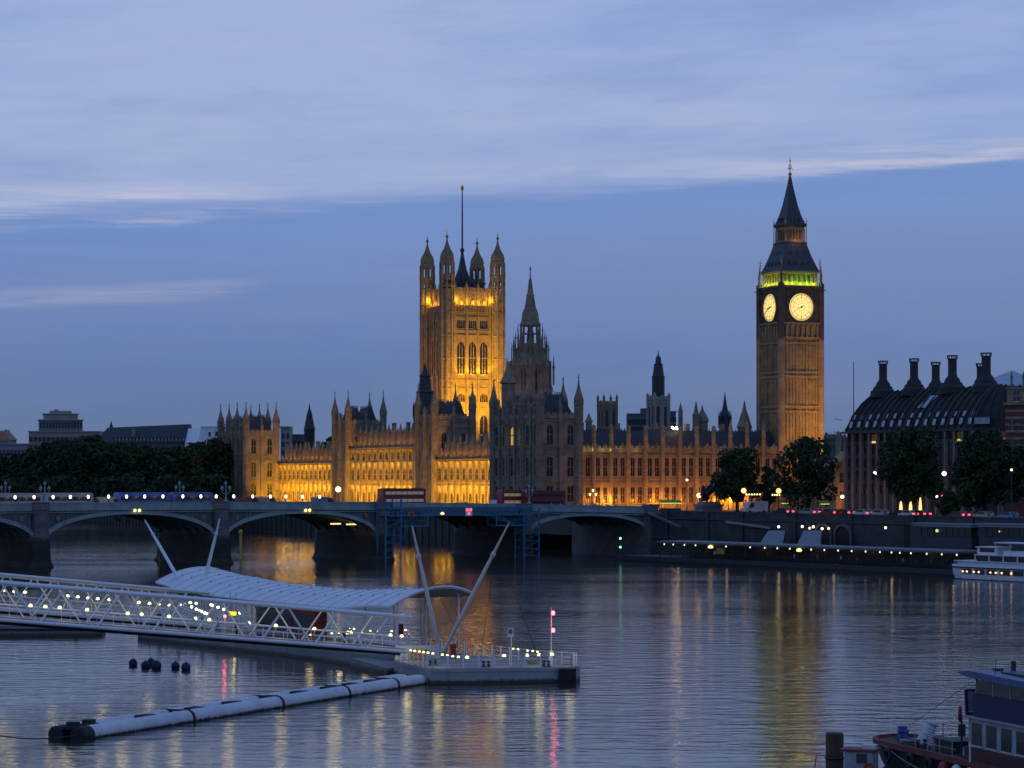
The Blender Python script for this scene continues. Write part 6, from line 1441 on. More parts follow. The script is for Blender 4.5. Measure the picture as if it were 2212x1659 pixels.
mast('white mast of the far pair leaning left behind the canopy', pt(392, 1262, 289), pt(312.5, 1122.6, 295), .21); mast('white mast of the far pair leaning right behind the canopy', pt(440, 1262, 289), pt(475, 1119.6, 286), .21)
def cable(par, a, b): m = MB(); o = par.location; m.tube(Vector(a)-o, Vector(b)-o, .022, n=4); m.build('stay_cable', DMET, par)
cable(mR, tipR.lerp(f2, .17), onpt(1158, 1407, 1.4)); cable(mR, tipR.lerp(f2, .2), onpt(1040, 1408, 1.4)); cable(mL, tipL.lerp(ft, .2), onpt(1008, 1406, 1.4)); cable(mR, tipR.lerp(f2, .2), canopy_pt(.98, .9))
cable(mL, tipL.lerp(ft, .2), canopy_pt(.99, 0)); cable(mL, tipL.lerp(ft, .2), onpt(910, 1378, 1.4))
# kiosk and boards under the canopy
def kiosk(name, lab, px, w, z1, m_, d):
    X = wx(px, d); t = T(name, lab, 'kiosk', (X, d, DZ+.03), R(-35)); m = MB(); m.box(-w/2, 0, 0, w/2, 2, z1); m.box(-w/2-.15, -.15, z1+.003, w/2+.15, 2.1, z1+.12); m.build('body', m_, t, smooth=False)
    g = MB(); g.box(-w/2+.2, -.03, 1.2, w/2-.2, -.004, z1-.5); g.build('window', GLASS, t, smooth=False)
kiosk('red_kiosk', 'dark red kiosk under the front half of the canopy', 657, 2.6, 3.2, REDD, 256); kiosk('ticket_kiosk', 'dark glazed waiting room under the middle of the canopy', 590, 4.5, 3.0, GREYD, 262)
p = pt(503, 1325, 268); t = T('lit_menu_board', 'bright yellow lit board hanging under the canopy', 'sign', p, R(-35)); m = MB(); m.box(-.55, 0, -.3, .55, .08, .25); m.build('frame', DMET, t, smooth=False)
for k in range(4): m = MB(); m.box(-.5+k*.26, -.03, -.24+(.03 if k % 2 else 0), -.29+k*.26, -.004, .2); m.build('panel', mat('yellow_panel_light', (1,.78,.05), emit=1.2), t, smooth=False)
m = MB()
for x in (-.4, .4): m.tube((x, .04, .25), (x, .04, 2.2), .02, n=4)
m.build('hanger', DMET, t)
pk = ['dark coat', 'pale shirt', 'dark coat', 'blue jacket', 'dark coat', 'pale shirt', 'red jacket', 'dark coat']
for i, (px, d) in enumerate([(345, 281), (386, 277), (436, 271), (470, 268), (512, 262), (541, 259), (700, 250), (742, 247)]):
    person(f'person in a {pk[i]} waiting under the pier canopy, {nth(i, 8)}', (wx(px, d), d, DZ+.03), pk[i], 2 if i % 3 else 0, R(i*57), 'people waiting on the near pier')

# ------------------------------------------------------------------ floating boom, buoys, rope
def boom():
    a = Vector((-28.9, 172.3, 0)); b = Vector((-7.3, 219.6, 0)); u = (b-a).normalized(); L = (b-a).length; n = Vector((-u.y, u.x, 0))
    t = T('floating_boom', 'long white twin tube floating boom with black straps on the water', 'boom', a, math.atan2(u.y, u.x)); r = .62; z = .22
    TW = mat('boom_white_plastic', (.60,.61,.66), .5, var=.2, scale=.6, tide=.22, rust=.25)
    for y in (.3, 2.1):
        m = MB(); m.tube((1.2, y, z), (L-1.2, y, z), r, n=20); m.lathe(0, 0, [(.01, 0)], 3) if 0 else None; m.tube((L-1.2, y, z), (L-.1, y, z+.05), r, r*.7, 20); m.build('tube', TW, t)
        m = MB(); m.tube((0.1, y, z), (1.196, y, z), r*1.0, n=20); m.tube((.0, y, z), (.097, y, z), r*.8, r*.95, 20); m.build('end_cap', BLACK, t)
    for px in (412, 605, 749, 855):
        k = (px-CX)/F; s = (k*a.y-a.x)/(u.x-k*u.y); m = MB()
        for y in (.3, 2.1): m.tube((s-.16, y, z), (s+.16, y, z), r+.04, n=20)
        m.box(s-.16, .3, z+r-.1, s+.16, 2.1, z+r+.02); m.build('strap', BLACK, t)
    for px, big in ((150, 1), (252, 1), (375, 0), (480, 0), (560, 0), (640, 0), (705, 0), (769, 0), (815, 0), (862, 0)):
        k = (px-30-CX)/F; s = (k*a.y-a.x)/(u.x-k*u.y); m = MB(); s = max(s, .7); m.box(s-.7, .75, z+r-.22, s+.7, 1.65, z+r-.02)
        if big: m.box(s-.35, .8, z+r-.017, s+.35, 1.45, z+r+.25)
        m.build('deck_pad', BLACK, t)
    return t, a
boomt, ba = boom()
m = MB(); P = [Vector((-36.0, 166, 1.6)).lerp(Vector((-28.6, 172.8, .35)), q/12)-Vector((0, 0, 1.1*math.sin(math.pi*q/12)*.55)) for q in range(13)]; m.path(P, .045, 5)
tag(m.build('mooring_rope', DMET), 'thin dark mooring rope dipping from the left edge to the boom', 'rope')
BL = ['single round buoy, leftmost and apart from the others', 'left round buoy of the cluster of three', 'round buoy at the back of the cluster of three', 'right round buoy of the cluster of three', 'left round buoy of the right hand pair', 'right round buoy of the right hand pair']
for i, (px, py, r) in enumerate(((287.5, 1438, .42), (314, 1443, .42), (326, 1437, .42), (338, 1444, .46), (379, 1444, .40), (401.5, 1447, .44))):
    p = wp(px, py); t = T('mooring_buoy', 'dark blue '+BL[i], 'buoy', p, R(i*40), 'dark blue mooring buoys'); m = MB(); m.ball((0, 0, r*.55), r, 16, 10); m.build('float', NAVY, t); m = MB(); m.torus((0, 0, r*1.58), .09, .03, 'x', 10, 5); m.tube((0, 0, r*1.4), (0, 0, r*1.56), .06, n=6); m.build('ring', RUST, t)

# ------------------------------------------------------------------ the far tour boat pier, right
W0, W1 = wp(1345, 1212), wp(2066, 1246)
def far_pier():
    an = math.atan2(W1.y-W0.y, W1.x-W0.x); L = (W1-W0).length; t = T('tour_boat_pier', 'long low floating boat pier with flat roof and lamp row, by the embankment', 'pier', W0, an)
    m = MB(); m.box(0, 0, -.6, L, 9, 1.25); m.box(-.3, -.25, .3, L, -.003, .7); m.box(-6, 2, -.6, 0, 7, .9); m.build('hull', mat('dark_hull', (.03,.034,.04), .6, var=.3, scale=.4), t, smooth=False)
    def lx(px): k = (px-CX)/F; return (k*W0.y-W0.x)/(math.cos(an)-k*math.sin(an))
    x0 = lx(1415); m = MB(); m.box(x0, .9, 4.05, L-.5, 8.6, 4.2); m.box(x0-.3, .6, 4.203, L-.3, 8.9, 4.55); m.build('roof', mat('pier_roof', (.15,.165,.19), .5, var=.2, scale=.4), t, smooth=False)
    n = 22; m = MB()
    for k in range(n+1):
        x = x0+(L-.8-x0)*k/n
        for y in (1.2, 8.3): m.tube((x, y, 1.2), (x, y, 4.06), .09, n=6)
    m.build('post', DMET, t)
    m = MB(); m.box(x0+1, 7.9, 1.26, L-1, 8.0, 4.04); m.build('back_screen', mat('dark_screen', (.02,.025,.03), .3), t, smooth=False)
    m = MB()
    for z in (1.6, 1.95, 2.3): m.tube((0, .2, z), (L-.2, .2, z), .03, n=4)
    k = 0
    while k < L: m.tube((k, .2, 1.25), (k, .2, 2.3), .035, n=4); k += 1.5
    m.build('railing', DMET, t)
    for px in (1428.6, 1448, 1472, 1496, 1561.7, 1613.7, 1645.5, 1672.5, 1699.5, 1745.6, 1774, 1803.7, 1833, 1863, 1894, 1919, 1937, 1961, 1995, 2027.5, 2060):
        x = lx(px); l = MB(); l.lathe(x, .75, [(.08, 4.04), (.12, 3.95), (.14, 3.8), (.08, 3.72)], 8); l.build('roof_lamp', mat('pier_lamp_glow', (1,.88,.62), emit=1.5), t)
    for px in (1529, 1720): x = lx(px); l = MB(); l.lathe(x, .7, [(.15, 4.04), (.5, 3.85), (.55, 3.5), (.2, 3.38)], 10); l.build('warm_lamp', mat('warm_lamp_glow', (1,.66,.26), emit=1.8), t)
    x = lx(1553); s = MB(); s.box(x-1.3, .35, 2.3, x+1.3, .45, 3.5); s.build('yellow_board', mat('dim_yellow_board', (.30,.24,.04), .6), t, smooth=False)
    for k in range(6): light('POINT', (x0+4+k*(L-x0-8)/5, 3, 3.5), 9, (1,.75,.4), t, size=.2)
    return t, an, L, lx
FP, FAN, FL, flx = far_pier()
cs = ['dark coat', 'red jacket', 'pale shirt', 'blue jacket', 'orange jacket', 'pale shirt', 'dark coat', 'red jacket', 'pale shirt', 'blue jacket', 'orange jacket', 'dark coat', 'pale shirt', 'blue jacket', 'orange jacket', 'dark coat']
rnd = random.Random(4)
fx = [1500, 1512, 1535, 1590, 1640, 1748, 1754, 1700, 1797, 1815, 1840, 1880, 1930, 1962, 1996, 2030]
for i, (px, c) in enumerate(zip(sorted(fx), cs)):
    x = flx(px); y = 1.0+rnd.random()*1.5; X = W0.x+math.cos(FAN)*x-math.sin(FAN)*y; Y = W0.y+math.sin(FAN)*x+math.cos(FAN)*y
    person(f'person in a {c} standing under the far pier roof, {nth(i, 16)}', (X, Y, 1.25), c, i % 3, rnd.uniform(0, 6), 'people standing on the far pier')
for i, (pa, pb) in enumerate((((1640, 1690), (1660, 1696)), ((1722, 1772), (1736, 1775)))):
    t = T('gangway_shelter', f'pale sloping gangway roof between the embankment and the far pier, the {"left" if i == 0 else "right"} one', 'gangway', (0, 0, 0), 0, 'sloping gangway roofs')
    d0, d1 = seg_d(pa[0], (W0.x+7, W0.y+5), (W1.x+7, W1.y+5)), 0; q0 = pt(pa[0], 1176, d0); q1 = pt(pa[1], 1177, seg_d(pa[1], (W0.x+7, W0.y+5), (W1.x+7, W1.y+5))); r0 = pt(pb[0], 1146, d0+7); r1 = pt(pb[1], 1146, q1.y+7)
    m = MB(); m.ext([q0, q1, r1, r0], (0, 0, -.25)); m.build('roof', mat('gangway_roof', (.15,.165,.20), .5, var=.15, scale=.5), t, smooth=False)
    m = MB()
    for p in (q0, q1, r0, r1): m.tube(p-Vector((0, 0, .2)), (p.x, p.y, 1.0), .1, n=6)
    m.tube(q1-Vector((0, 0, 2.2)), r1-Vector((0, 0, 2.2)), .08, n=6); m.tube(q0-Vector((0, 0, 2.2)), r0-Vector((0, 0, 2.2)), .08, n=6); m.build('post', DMET, t)
    m = MB(); m.ext([q0-Vector((0,0,2.6)), q1-Vector((0,0,2.6)), r1-Vector((0,0,2.6)), r0-Vector((0,0,2.6))], (0, 0, -.2)); m.build('ramp', GREYD, t, smooth=False)
for i, (pa, pb, py) in enumerate(((1972, 2098, 1128), (2112, 2225, 1129))):
    p0, an = emb_line((pa+pb)/2); d0 = emb_line(pa)[0].y-6; X0 = wx(pa, d0); k = (pb-CX)/F; c, s = math.cos(an), math.sin(an); L = (k*d0-X0)/(c-k*s); z1 = wz(py, d0)-.3
    t = T('quay_shelter', f'long quayside shelter with a pale flat roof and dark windows, {"left" if i == 0 else "right"} of two', 'shelter', (X0, d0, 0), an, 'quayside shelters')
    m = MB(); m.box(0, 0, z1-.45, L, 4.5, z1); m.box(-.2, -.25, z1+.003, L+.2, 4.7, z1+.22); m.build('roof', mat('shelter_roof', (.24,.26,.30), .5, var=.15), t, smooth=False)
    m = MB(); m.box(.1, .2, -1, L-.1, 4.4, z1-2.3); m.box(.1, .2, z1-2.3, 2.2, 4.4, z1-.453); m.build('wall', mat('shelter_wall', (.05,.055,.065), .7), t, smooth=False)
    n = 8
    for q in range(n): a = 2.4+(L-2.6)*q/n; g = MB(); g.box(a+.08, .25, z1-2.25, a+(L-2.6)/n-.08, .33, z1-.5); g.build('window', GLASS, t, smooth=False)
    m = MB(); m.box(2.3, 2, z1-2.29, L-.2, 4.3, z1-.46); m.build('back_wall', GREYD, t, smooth=False)
    l = MB(); a = L*.42; l.ball((a, .0, z1-1.2), .3 if i == 0 else .15, 10, 6); l.tube((a, 0, z1-1.2), (a, .24, z1-1.0), .04, n=5, mi=1); l.build('wall_lamp', [mat('greenish_lamp', (.7,.85,.35), emit=.9), DMET], t)
# lamps standing by the gangways
for i, (px, py) in enumerate(((1682, 1138), (1733, 1137.5), (1749, 1141), (1757, 1138), (1776, 1142), (1790, 1141.5), (1913, 1140))):
    p, an = emb_line(px); d = p.y-3; t = T('quay_lamp', f'small bright lamp on a post above the sloping gangway roofs, {nth(i, 7)} of seven', 'lamp', (wx(px, d), d, 0), 0, 'small lamps on the quay'); z = wz(py, d); m = MB(); m.tube((0, 0, -1), (0, 0, z-.1), .06, n=6); m.build('post', DMET, t)
    m = MB(); m.ball((0, 0, z), .26, 8, 6); m.build('lamp_globe', [E_WHITE, E_WHITE, E_WARM, E_WHITE, E_WHITE, E_WARM, E_YEL][i], t)
d = 541; t = T('navigation_post', 'dark post with two green navigation lights beside the bridge arch', 'beacon', (wx(1340, d), d, 0)); m = MB(); m.tube((0, 0, -2), (0, 0, wz(1158, d)), .16, n=8); m.build('post', DMET, t)
for py in (1163, 1182): m = MB(); z = wz(py, d); m.ball((0, -.25, z), .26, 10, 6); m.build('green_light', E_GREEN, t)
for px, yw, yt, lab in ((520, 1226, 1147, 'yellow marker pile right of the second bridge pier'), (345.5, 1214, 1146, 'dim yellow marker pile seen between the left mast and the bridge pier')):
    p = wp(px, yw); t = T('marker_pile', lab, 'pile', p, 0, 'yellow marker piles'); m = MB(); m.tube((0, 0, -1), (0, 0, wz(yt, p.y)), .26, n=10); m.build('pile', YELLOW, t); m = MB(); z = wz(yt, p.y); m.lathe(0, 0, [(.3, z-.5), (.42, z-.4), (.42, z), (.1, z+.3)], 10); m.build('cap', YELLOW, t)
d = 560; k_ = T('green_booth', 'pale green canvas booth on the steps below the statue', 'booth', (wx(1500, 566), 566, 0)); m = MB(); m.lathe(0, 0, [(.66, 7.3), (.66, 9.2), (.8, 9.25), (.1, 10.2)], 8); m.build('canvas', mat('pale_green_canvas', (.16,.27,.27), .7), k_); m = MB(); m.box(-.9, -.9, 2, .9, .9, 7.297); m.build('base', GRAN, k_, smooth=False)

# ------------------------------------------------------------------ white river cruiser at the right edge
def cruiser():
    an = FAN-R(2); n_ = Vector((-math.sin(FAN), math.cos(FAN), 0)); q_ = W0-n_*3.6; k_ = (2056-CX)/F; s_ = (k_*q_.y-q_.x)/(math.cos(FAN)-k_*math.sin(FAN)); b = q_+Vector((math.cos(FAN), math.sin(FAN), 0))*s_-n_*2.6; t = T('river_cruiser', 'white two deck river cruiser cut by the right edge of the photo', 'boat', b, an); L = 36
    m = MB(); plan = [(0, 2.6), (2.0, .9), (5, .1), (L, 0), (L, 5.2), (5, 5.1), (2.0, 4.3)]
    vs = []; fs = []
    for z, k in ((-.5, .9), (.0, .93), (1.0, .98), (2.1, 1.0)): vs += [(x if x > 10 else (x+(1-k)*12), 2.6+(y-2.6)*k, z+(.35 if x < 3 and z > 1 else 0)) for x, y in plan]
    for j in range(3):
        for i in range(7): fs.append((j*7+i, j*7+(i+1) % 7, (j+1)*7+(i+1) % 7, (j+1)*7+i))
    fs.append(tuple(range(21, 28))); m.add(vs, fs); m.build('hull', WHITE, t, smooth=False)
    m = MB(); m.box(2, -.1, 1.95, L, -.02, 2.2); m.box(3, .02, -.2, L, .06, .12); m.build('rubbing_strake', NAVY, t, smooth=False)
    m = MB(); m.box(4, .35, 2.1, L, 4.9, 3.1); m.box(3.4, .1, 3.103, L, 5.1, 3.25); m.box(8.5, .3, 4.25, L, 4.9, 4.42)
    for k in range(8): m.box(8.6+k*3.6, .35, 3.25, 8.8+k*3.6, .5, 4.25); m.box(8.6+k*3.6, 4.7, 3.25, 8.8+k*3.6, 4.85, 4.25)
    m.build('superstructure', WHITE, t, smooth=False)
    for k in range(9): g = MB(); a = 5.5+k*3.3; g.box(a, -.03, 1.0, a+2.7, -.004, 1.85); g.build('window', GLASS, t, smooth=False)
    for k in range(8): g = MB(); a = 8.9+k*3.6; g.box(a, .55, 3.26, a+3.1, .6, 4.2); g.build('upper_window', GLASS, t, smooth=False)
    for k, a in enumerate((6.0, 7.1, 8.9, 10.2, 13.2, 14.6, 16.1, 18.5)): l = MB(); l.ball((a, -.1, 1.38), .17, 8, 5); l.build('window_lamp', mat('peach_lamp', (1,.55,.30), emit=2.4), t)
    w = MB(); w.box(8.3, 1.2, 4.423, 13.5, 4.2, 5.6); w.box(8.0, 1.0, 5.603, 13.8, 4.4, 5.75); w.box(15, 1.2, 4.423, 24, 4.2, 5.1); w.build('wheelhouse', WHITE, t, smooth=False)
    g = MB(); g.box(9.0, 1.15, 4.8, 12.8, 1.18, 5.5); g.build('wheelhouse_window', GLASS, t, smooth=False)
    a = MB(); a.box(13, .8, 6.4, 22, 4.6, 6.6)
    for x in (13.3, 17, 21.6):
        for y in (1, 4.4): a.tube((x, y, 4.42), (x, y, 6.41), .06, n=6)
    a.build('awning', WHITE, t, smooth=False)
    r = MB()
    for z in (.5, .9): r.path([(1.0, 2.6, 2.3+z), (2.6, .8, 2.2+z), (8, .2, 2.2+z)], .03, 4)
    r.build('bow_rail', WHITE, t)
cruiser()
# ------------------------------------------------------------------ moored boats, lower right corner
def workboat():
    an = math.atan2(-.956, .292); t = T('passenger_barge', 'dark red hulled barge with a white and navy cabin, lower right corner', 'boat', (23.6, 159.6, 0), an); L = 30
    plan = [(0, 0), (.5, -1.1), (1.5, -1.9), (3.2, -2.4), (L, -2.5), (L, 2.5), (3.2, 2.4), (1.5, 1.9), (.5, 1.1)]; n = len(plan); vs = []; fs = []
    for z, k in ((-.5, .82), (.4, .92), (1.45, 1.0)): vs += [((x+(1-k)*8) if x < 5 else x, y*k, z) for x, y in plan]
    for j in range(2):
        for i in range(n): fs.append((j*n+i, j*n+(i+1) % n, (j+1)*n+(i+1) % n, (j+1)*n+i))
    fs.append(tuple(range(2*n, 3*n))); m = MB(); m.add(vs, fs); m.build('hull', mat('black_hull', (.016,.016,.018), .6, var=.4), t, smooth=False)
    g = MB(); P = [Vector((x, y, 1.5)) for x, y in plan]
    for a, b in zip(P, P[1:]+P[:1]): g.beam(a, b, .2, .34)
    g.build('gunwale', mat('worn_red_paint', (.20,.045,.04), .7, var=.5, scale=1.5), t, smooth=False)
    d = MB(); d.prism([(x+.15 if x < 3 else x, y*.95) for x, y in plan], 1.454, 1.5); d.build('foredeck', mat('dark_red_deck', (.09,.03,.028), .8, var=.4), t, smooth=False)
    x0 = 14.2
    c = MB(); c.box(x0, -2.0, 2.35, L, 2.0, 4.0); c.box(x0-.25, -2.2, 4.003, L, 2.2, 4.12); c.build('cabin', mat('shade_darkened_white_paint', (.34,.35,.38), .6, var=.35, scale=1.2), t, smooth=False)  # white paint, with the corner's shade and vignetting put into its darker colour
    c = MB(); c.box(x0-.3, -2.1, 1.5, L, 2.1, 2.347); c.build('coaming', mat('dark_red_deck', (.09,.03,.028)), t, smooth=False)
    for k in range(6): w = MB(); a = x0+.45+k*1.75; w.box(a, -2.04, 2.5, a+1.15, -2.004, 3.75, 0); w.box(a-.06, -2.05, 2.42, a+1.2, -2.006, 2.498, 1); w.build('cabin_window', [GLASS, WHITED], t, smooth=False)
    f = MB(); f.box(x0-.04, -1.6, 2.4, x0-.003, -.2, 3.7); f.box(x0-.04, .2, 2.4, x0-.003, 1.6, 3.7); f.build('front_window', GLASS, t, smooth=False)
    b = MB(); b.box(x0+.7, -2.1, 4.123, L, -1.95, 5.4); b.box(x0+.7, -1.948, 4.123, x0+.85, 2.1, 5.4); b.build('bulwark', NAVY, t, smooth=False)
    s = MB(); xs = x0-.1
    for y in (-2.05, -.7): s.beam((xs, y, 4.13), (xs-.12, y, 5.5), .14)
    s.beam((xs-.12, -2.1, 5.5), (xs-.12, -.65, 5.5), .14); s.beam((xs, -2.1, 4.2), (xs, -.65, 4.2), .14); s.build('screen_frame', NAVY, t, smooth=False)
    s = MB(); s.box(xs-.1, -1.98, 4.28, xs-.07, -.78, 5.42); s.build('screen_pane', mat('hazy_pane', (.35,.37,.40), .3, spec=.8), t, smooth=False)
    for k in range(5): w = MB(); a = x0+1.0+k*2.0; w.box(a, -1.98, 5.42, a+1.85, -1.95, 6.2); w.build('upper_window', mat('brown_glass', (.035,.032,.034), .3), t, smooth=False)
    p = MB()
    for k in range(6): a = x0+.9+k*2.0; p.box(a-.04, -2.0, 5.403, a+.04, -1.9, 6.35); p.box(a-.04, 1.9, 5.403, a+.04, 2.0, 6.35)
    p.build('upper_post', mat('shade_darkened_white_paint', (.34,.35,.38)), t, smooth=False)
    r = MB(); r.ext([(x0-.9, -2.3, 6.5), (x0+.2, -2.3, 6.32), (L, -2.3, 6.0), (L, -2.3, 6.35), (x0+.6, -2.3, 6.68)], (0, 4.6, 0)); r.build('canopy_roof', mat('blue_canopy', (.05,.09,.24), .45, var=.25, scale=1), t, smooth=False)
    r = MB(); r.box(x0+2.4, -1.2, 6.4, L-1, 1.2, 6.72); r.build('roof_hatch', DMET, t, smooth=False); r = MB(); r.cbox(x0+.9, -.6, 6.6, .5, .4, .2); r.build('roof_fitting', DMET, t, smooth=False); r = MB(); r.cbox(x0+1.0, .3, 6.6, .22, .22, .6); r.build('exhaust_pipe', DMET, t, smooth=False)
    pl = MB(); pl.tube((x0+1.3, -2.56, 1.6), (x0+1.3, -2.56, 2.7), .06, n=6); pl.build('white_stanchion', WHITE, t)
    rl = MB(); rl.path([(2.5, 2.2, 2.4), (5, 2.3, 2.45), (8, 2.3, 2.6)], .025, 4)
    for x in (2.5, 5, 6.4, 8): rl.tube((x, 2.25, 1.5), (x, 2.25, 2.45), .03, n=4)
    rl.build('rail', DMET, t)
    for k in range(3):
        x = 12.6+k*1.6; q = MB(); q.ball((x, -2.75, .95), .3, 12, 8, sz=1.35); q.build('fender', WHITE if k else mat('red_fender', (.30,.03,.04), .5), t)
    return t, an
wbt, wan = workboat()
def barge_extras(t):
    x0 = 14.2
    m = MB(); m.tube((x0-2.2, 0, 1.5), (x0-2.2, 0, 6.3), .06, n=6); m.beam((x0-2.2, -.8, 5.6), (x0-2.2, .8, 5.6), .05); m.build('mast', DMET, t)
    m = MB(); m.tube((x0-2.2, 0, 6.2), (1.0, 0, 1.8), .015, n=4); m.tube((x0-2.2, 0, 6.2), (x0+.6, -1.9, 6.4), .015, n=4); m.build('rigging', DMET, t)
    m = MB(); m.box(8.4, -1.2, 1.5, 10.6, 1.0, 2.15); m.box(8.3, -1.3, 2.153, 10.7, 1.1, 2.25); m.build('deck_hatch', mat('dark_green_hatch', (.03,.045,.04), .7, var=.4), t, smooth=False)
    m = MB(); m.box(11.2, .6, 1.5, 12.6, 1.8, 2.6); m.box(11.3, -.9, 1.5, 12.0, -.2, 2.0); m.build('locker', mat('shade_darkened_white_paint', (.34,.35,.38)), t, smooth=False)
    for x in (1.6, 7.2):
        m = MB()
        for y in (-.25, .25): m.lathe(x, y-1.5 if x > 5 else y, [(.12, 1.5), (.11, 1.95), (.17, 1.97), (.17, 2.05)], 10)
        m.box(x-.2, (-2.0 if x > 5 else -.5), 1.5, x+.2, (-1.0 if x > 5 else .5), 1.56); m.build('bollard', DMET, t)
    for k, x in enumerate((5.0, 8.0, 10.4)): m = MB(); m.torus((x, -2.62, .9), .34, .13, 'y', 16, 8); m.build('tyre_fender', BLACK, t)
    m = MB()
    for x in (8.2, 9.8, 11.4, 13.0): m.tube((x, -2.4, 1.6), (x, -2.4, 2.6), .03, n=5)
    for z in (2.1, 2.6): m.tube((8.2, -2.4, z), (13.4, -2.4, z), .02, n=4)
    m.build('side_rail', mat('shade_darkened_white_paint', (.34,.35,.38)), t)
    m = MB(); m.tube((x0+2.5, -1.6, 6.6), (x0+2.5, -1.6, 7.4), .02, n=4); m.build('aerial', DMET, t)
barge_extras(wbt)
def wb(x, y, z): return Vector((23.6+math.cos(wan)*x-math.sin(wan)*y, 159.6+math.sin(wan)*x+math.cos(wan)*y, z))
m = MB(); m.lathe(0, 0, [(.27, 0), (.3, .05), (.29, .3), (.31, .33), (.29, .36), (.29, .64), (.31, .67), (.29, .7), (.29, .95), (.25, 1.0)], 16)
tag(m.build('barrel', BLUEP, loc=wb(3.5, -.95, 1.5)), 'bright blue plastic barrel on the barge foredeck', 'barrel')
m = MB(); m.lathe(0, 0, [(.46, 0), (.5, .1), (.38, .9), (.33, 1.25), (.44, 1.3), (.44, 1.42)], 14)
for k in range(7): m.lathe(0, 0, [(.5-.018*k, .1+k*.15), (.52-.018*k, .14+k*.15), (.49-.018*k, .18+k*.15)], 14)
o = m.build('white_basket', WHITED, loc=wb(6.0, -.8, 1.62)); o.rotation_euler = (R(8), R(22), R(20)); tag(o, 'white ribbed bin tilted over on the barge foredeck', 'bin')
m = MB()
rr = random.Random(3)
for k in range(9): m.torus((rr.uniform(-.5, .5), rr.uniform(-.3, .3), .06+k*.03), rr.uniform(.2, .42), .05, 'z', 14, 5)
tag(m.build('rope_coil', mat('pale_rope', (.30,.31,.28), .9), loc=wb(5.0, -1.0, 1.5)), 'heap of pale coiled rope beside the blue barrel', 'rope')
t = T('life_ring', 'red life ring on a post in front of the barge cabin', 'life ring', wb(12.0, -1.4, 1.5), wan+R(60)); m = MB(); m.torus((0, 0, 2.5), .38, .10, 'x', 18, 8); m.build('ring', RED, t); m = MB(); m.tube((.08, 0, 0), (.08, 0, 2.45), .06, n=6); m.box(-.1, -.3, 1.2, .3, .3, 1.9); m.build('post', DMET, t)
def launch():
    o = Vector((wx(1856, 147), 147, 0)); t = T('small_launch', 'small white launch with a red trimmed cabin, wedged between the pile and the barge', 'boat', o, R(-20))
    plan = [(-2.8, 0), (-1.8, -.9), (2.5, -1.0), (2.5, 1.0), (-1.8, .9)]; m = MB(); m.prism(plan, -.3, .55); m.build('hull', mat('dark_hull', (.03,.034,.04)), t, smooth=False); m = MB(); m.prism([(x*1.02, y*1.04) for x, y in plan], .553, .75); m.build('gunwale', REDD, t, smooth=False)
    m = MB(); m.box(-.7, -.75, .753, .95, .75, 1.95); m.build('cabin', mat('shade_darkened_white_paint', (.34,.35,.38)), t, smooth=False); m = MB(); m.box(-.95, -.85, 1.953, 1.1, .85, 2.08); m.build('cabin_roof', REDD, t, smooth=False); m = MB(); m.box(.0, -.78, 1.3, .6, -.753, 1.85); m.build('window', GLASS, t, smooth=False); m = MB(); m.box(-.73, -.5, 1.3, -.703, .5, 1.8); m.build('windscreen', mat('hazy_pane', (.35,.37,.40)), t, smooth=False)
    m = MB(); m.box(.2, -.3, 2.083, 1.0, .4, 2.3); m.build('roof_box', WHITED, t, smooth=False)
    m = MB(); m.path([(-2.6, 0, .75), (-2.5, 0, 1.6), (-1.2, -.8, 1.7)], .03, 5); m.build('rail', DMET, t)
    m = MB(); m.torus((.75, -.85, 1.05), .26, .075, 'y', 16, 6); m.build('life_ring', mat('red_orange_ring', (.40,.07,.03), .5), t)
launch()
d = 151; t = T('mooring_pile', 'thick dark brown mooring pile standing in the water, lower right', 'pile', (wx(1803, d), d, 0)); m = MB(); m.lathe(0, 0, [(.53, -2), (.53, 2.45), (.5, 2.56), (.3, 2.58)], 20); m.build('pile', RUST, t); m = MB(); m.torus((0, 0, 1.1), .56, .06, 'z', 20, 5); m.build('iron_hoop', DMET, t)
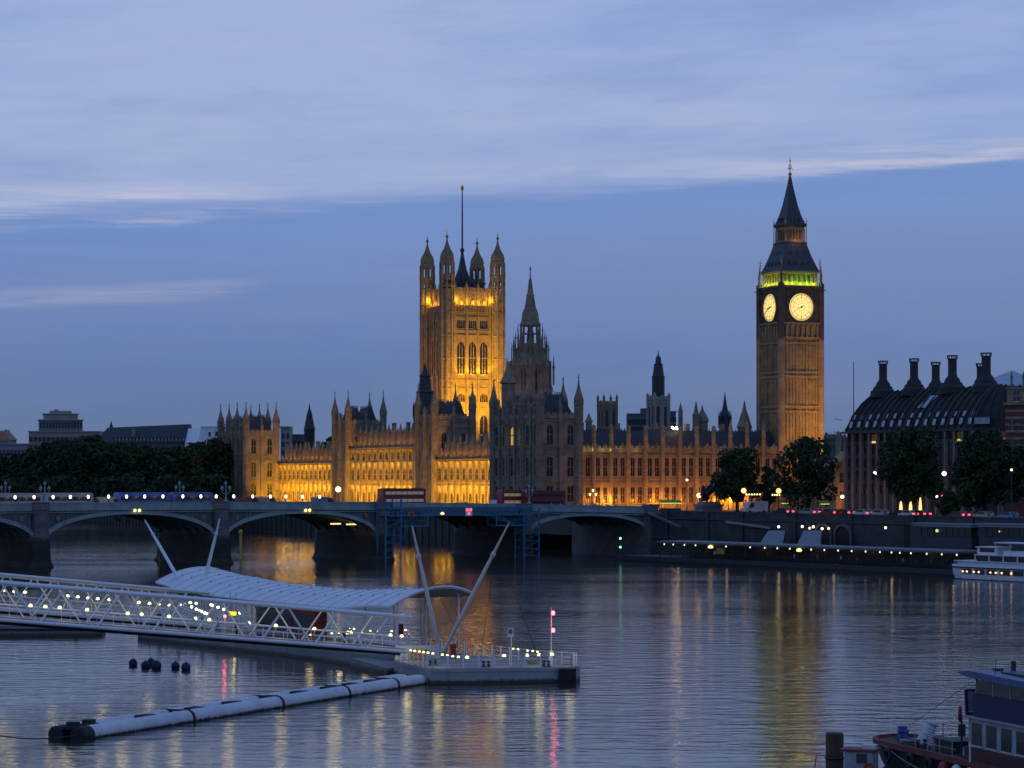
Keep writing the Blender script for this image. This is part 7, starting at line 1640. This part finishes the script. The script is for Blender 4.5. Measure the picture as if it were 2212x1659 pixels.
m = MB(); a, b = wb(3.4, -2.45, 1.6), wb(12, -3.0, .5); m.path([a.lerp(b, q/8)-Vector((0, 0, .25*math.sin(math.pi*q/8))) for q in range(9)], .03, 5); tag(m.build('bow_line', mat('pale_rope', (.30,.31,.28))), 'thin pale line hanging along the dark hull of the barge', 'rope')

p = onpt(486, 1331, 3.3); t = T('red_dock_lamp', 'red lamp on a short post at the river side of the covered pier', 'lamp', (p.x, p.y, DZ)); m = MB(); m.tube((0, 0, 0), (0, 0, 1.9), .05, n=6); m.build('post', WHITE, t); m = MB(); m.ball((0, -.05, 2.04), .16, 10, 6); m.build('red_light', E_RED, t); light('POINT', (0, -.5, 2.04), 20, (1,.08,.1), t, size=.12)
t = T('mooring_pontoon', 'low grey pontoon under the left end of the near footbridge', 'pontoon', (-58, 285, 0), R(3)); m = MB(); m.prism([(-8, 0), (11.2, 0), (12.3, 1.2), (12.3, 5), (-8, 5)], -.5, 1.05); m.build('hull', GREY, t, smooth=False); m = MB(); m.box(-8, -.12, .6, 11, -.003, .85); m.build('fender', BLACK, t, smooth=False); m = MB(); m.box(-8, .2, 1.054, 11.4, 4.8, 1.12); m.build('deck', GREYD, t, smooth=False)
m = MB(); m.lathe(9.5, .9, [(.18, 1.1), (.16, 1.5), (.26, 1.52), (.26, 1.6)], 10); m.build('bollard', DMET, t)

for i, (px, py) in enumerate(((935, 1437), (1050, 1441), (1180, 1440))):
    p = onpt(px, py, DZ+.03); m = MB()
    for y in (-.22, .22): m.lathe(y, 0, [(.13, 0), (.11, .42), (.18, .44), (.18, .52)], 10)
    m.box(-.42, -.16, 0, .42, .16, .05); tag(m.build('mooring_bollard', DMET, loc=p), f'dark twin mooring bollard on the pontoon edge, {nth(i, 3)} of three', 'bollard', 'mooring bollards on the pontoon')
p = onpt(1148, 1434, DZ+.03); m = MB(); rr = random.Random(9)
for k in range(7): m.torus((rr.uniform(-.25, .25), rr.uniform(-.2, .2), .05+k*.035), rr.uniform(.25, .42), .045, 'z', 14, 5)
tag(m.build('rope_coil', mat('tan_rope', (.28,.19,.10), .9), loc=p), 'coil of tan rope lying on the pontoon near the signal mast', 'rope')
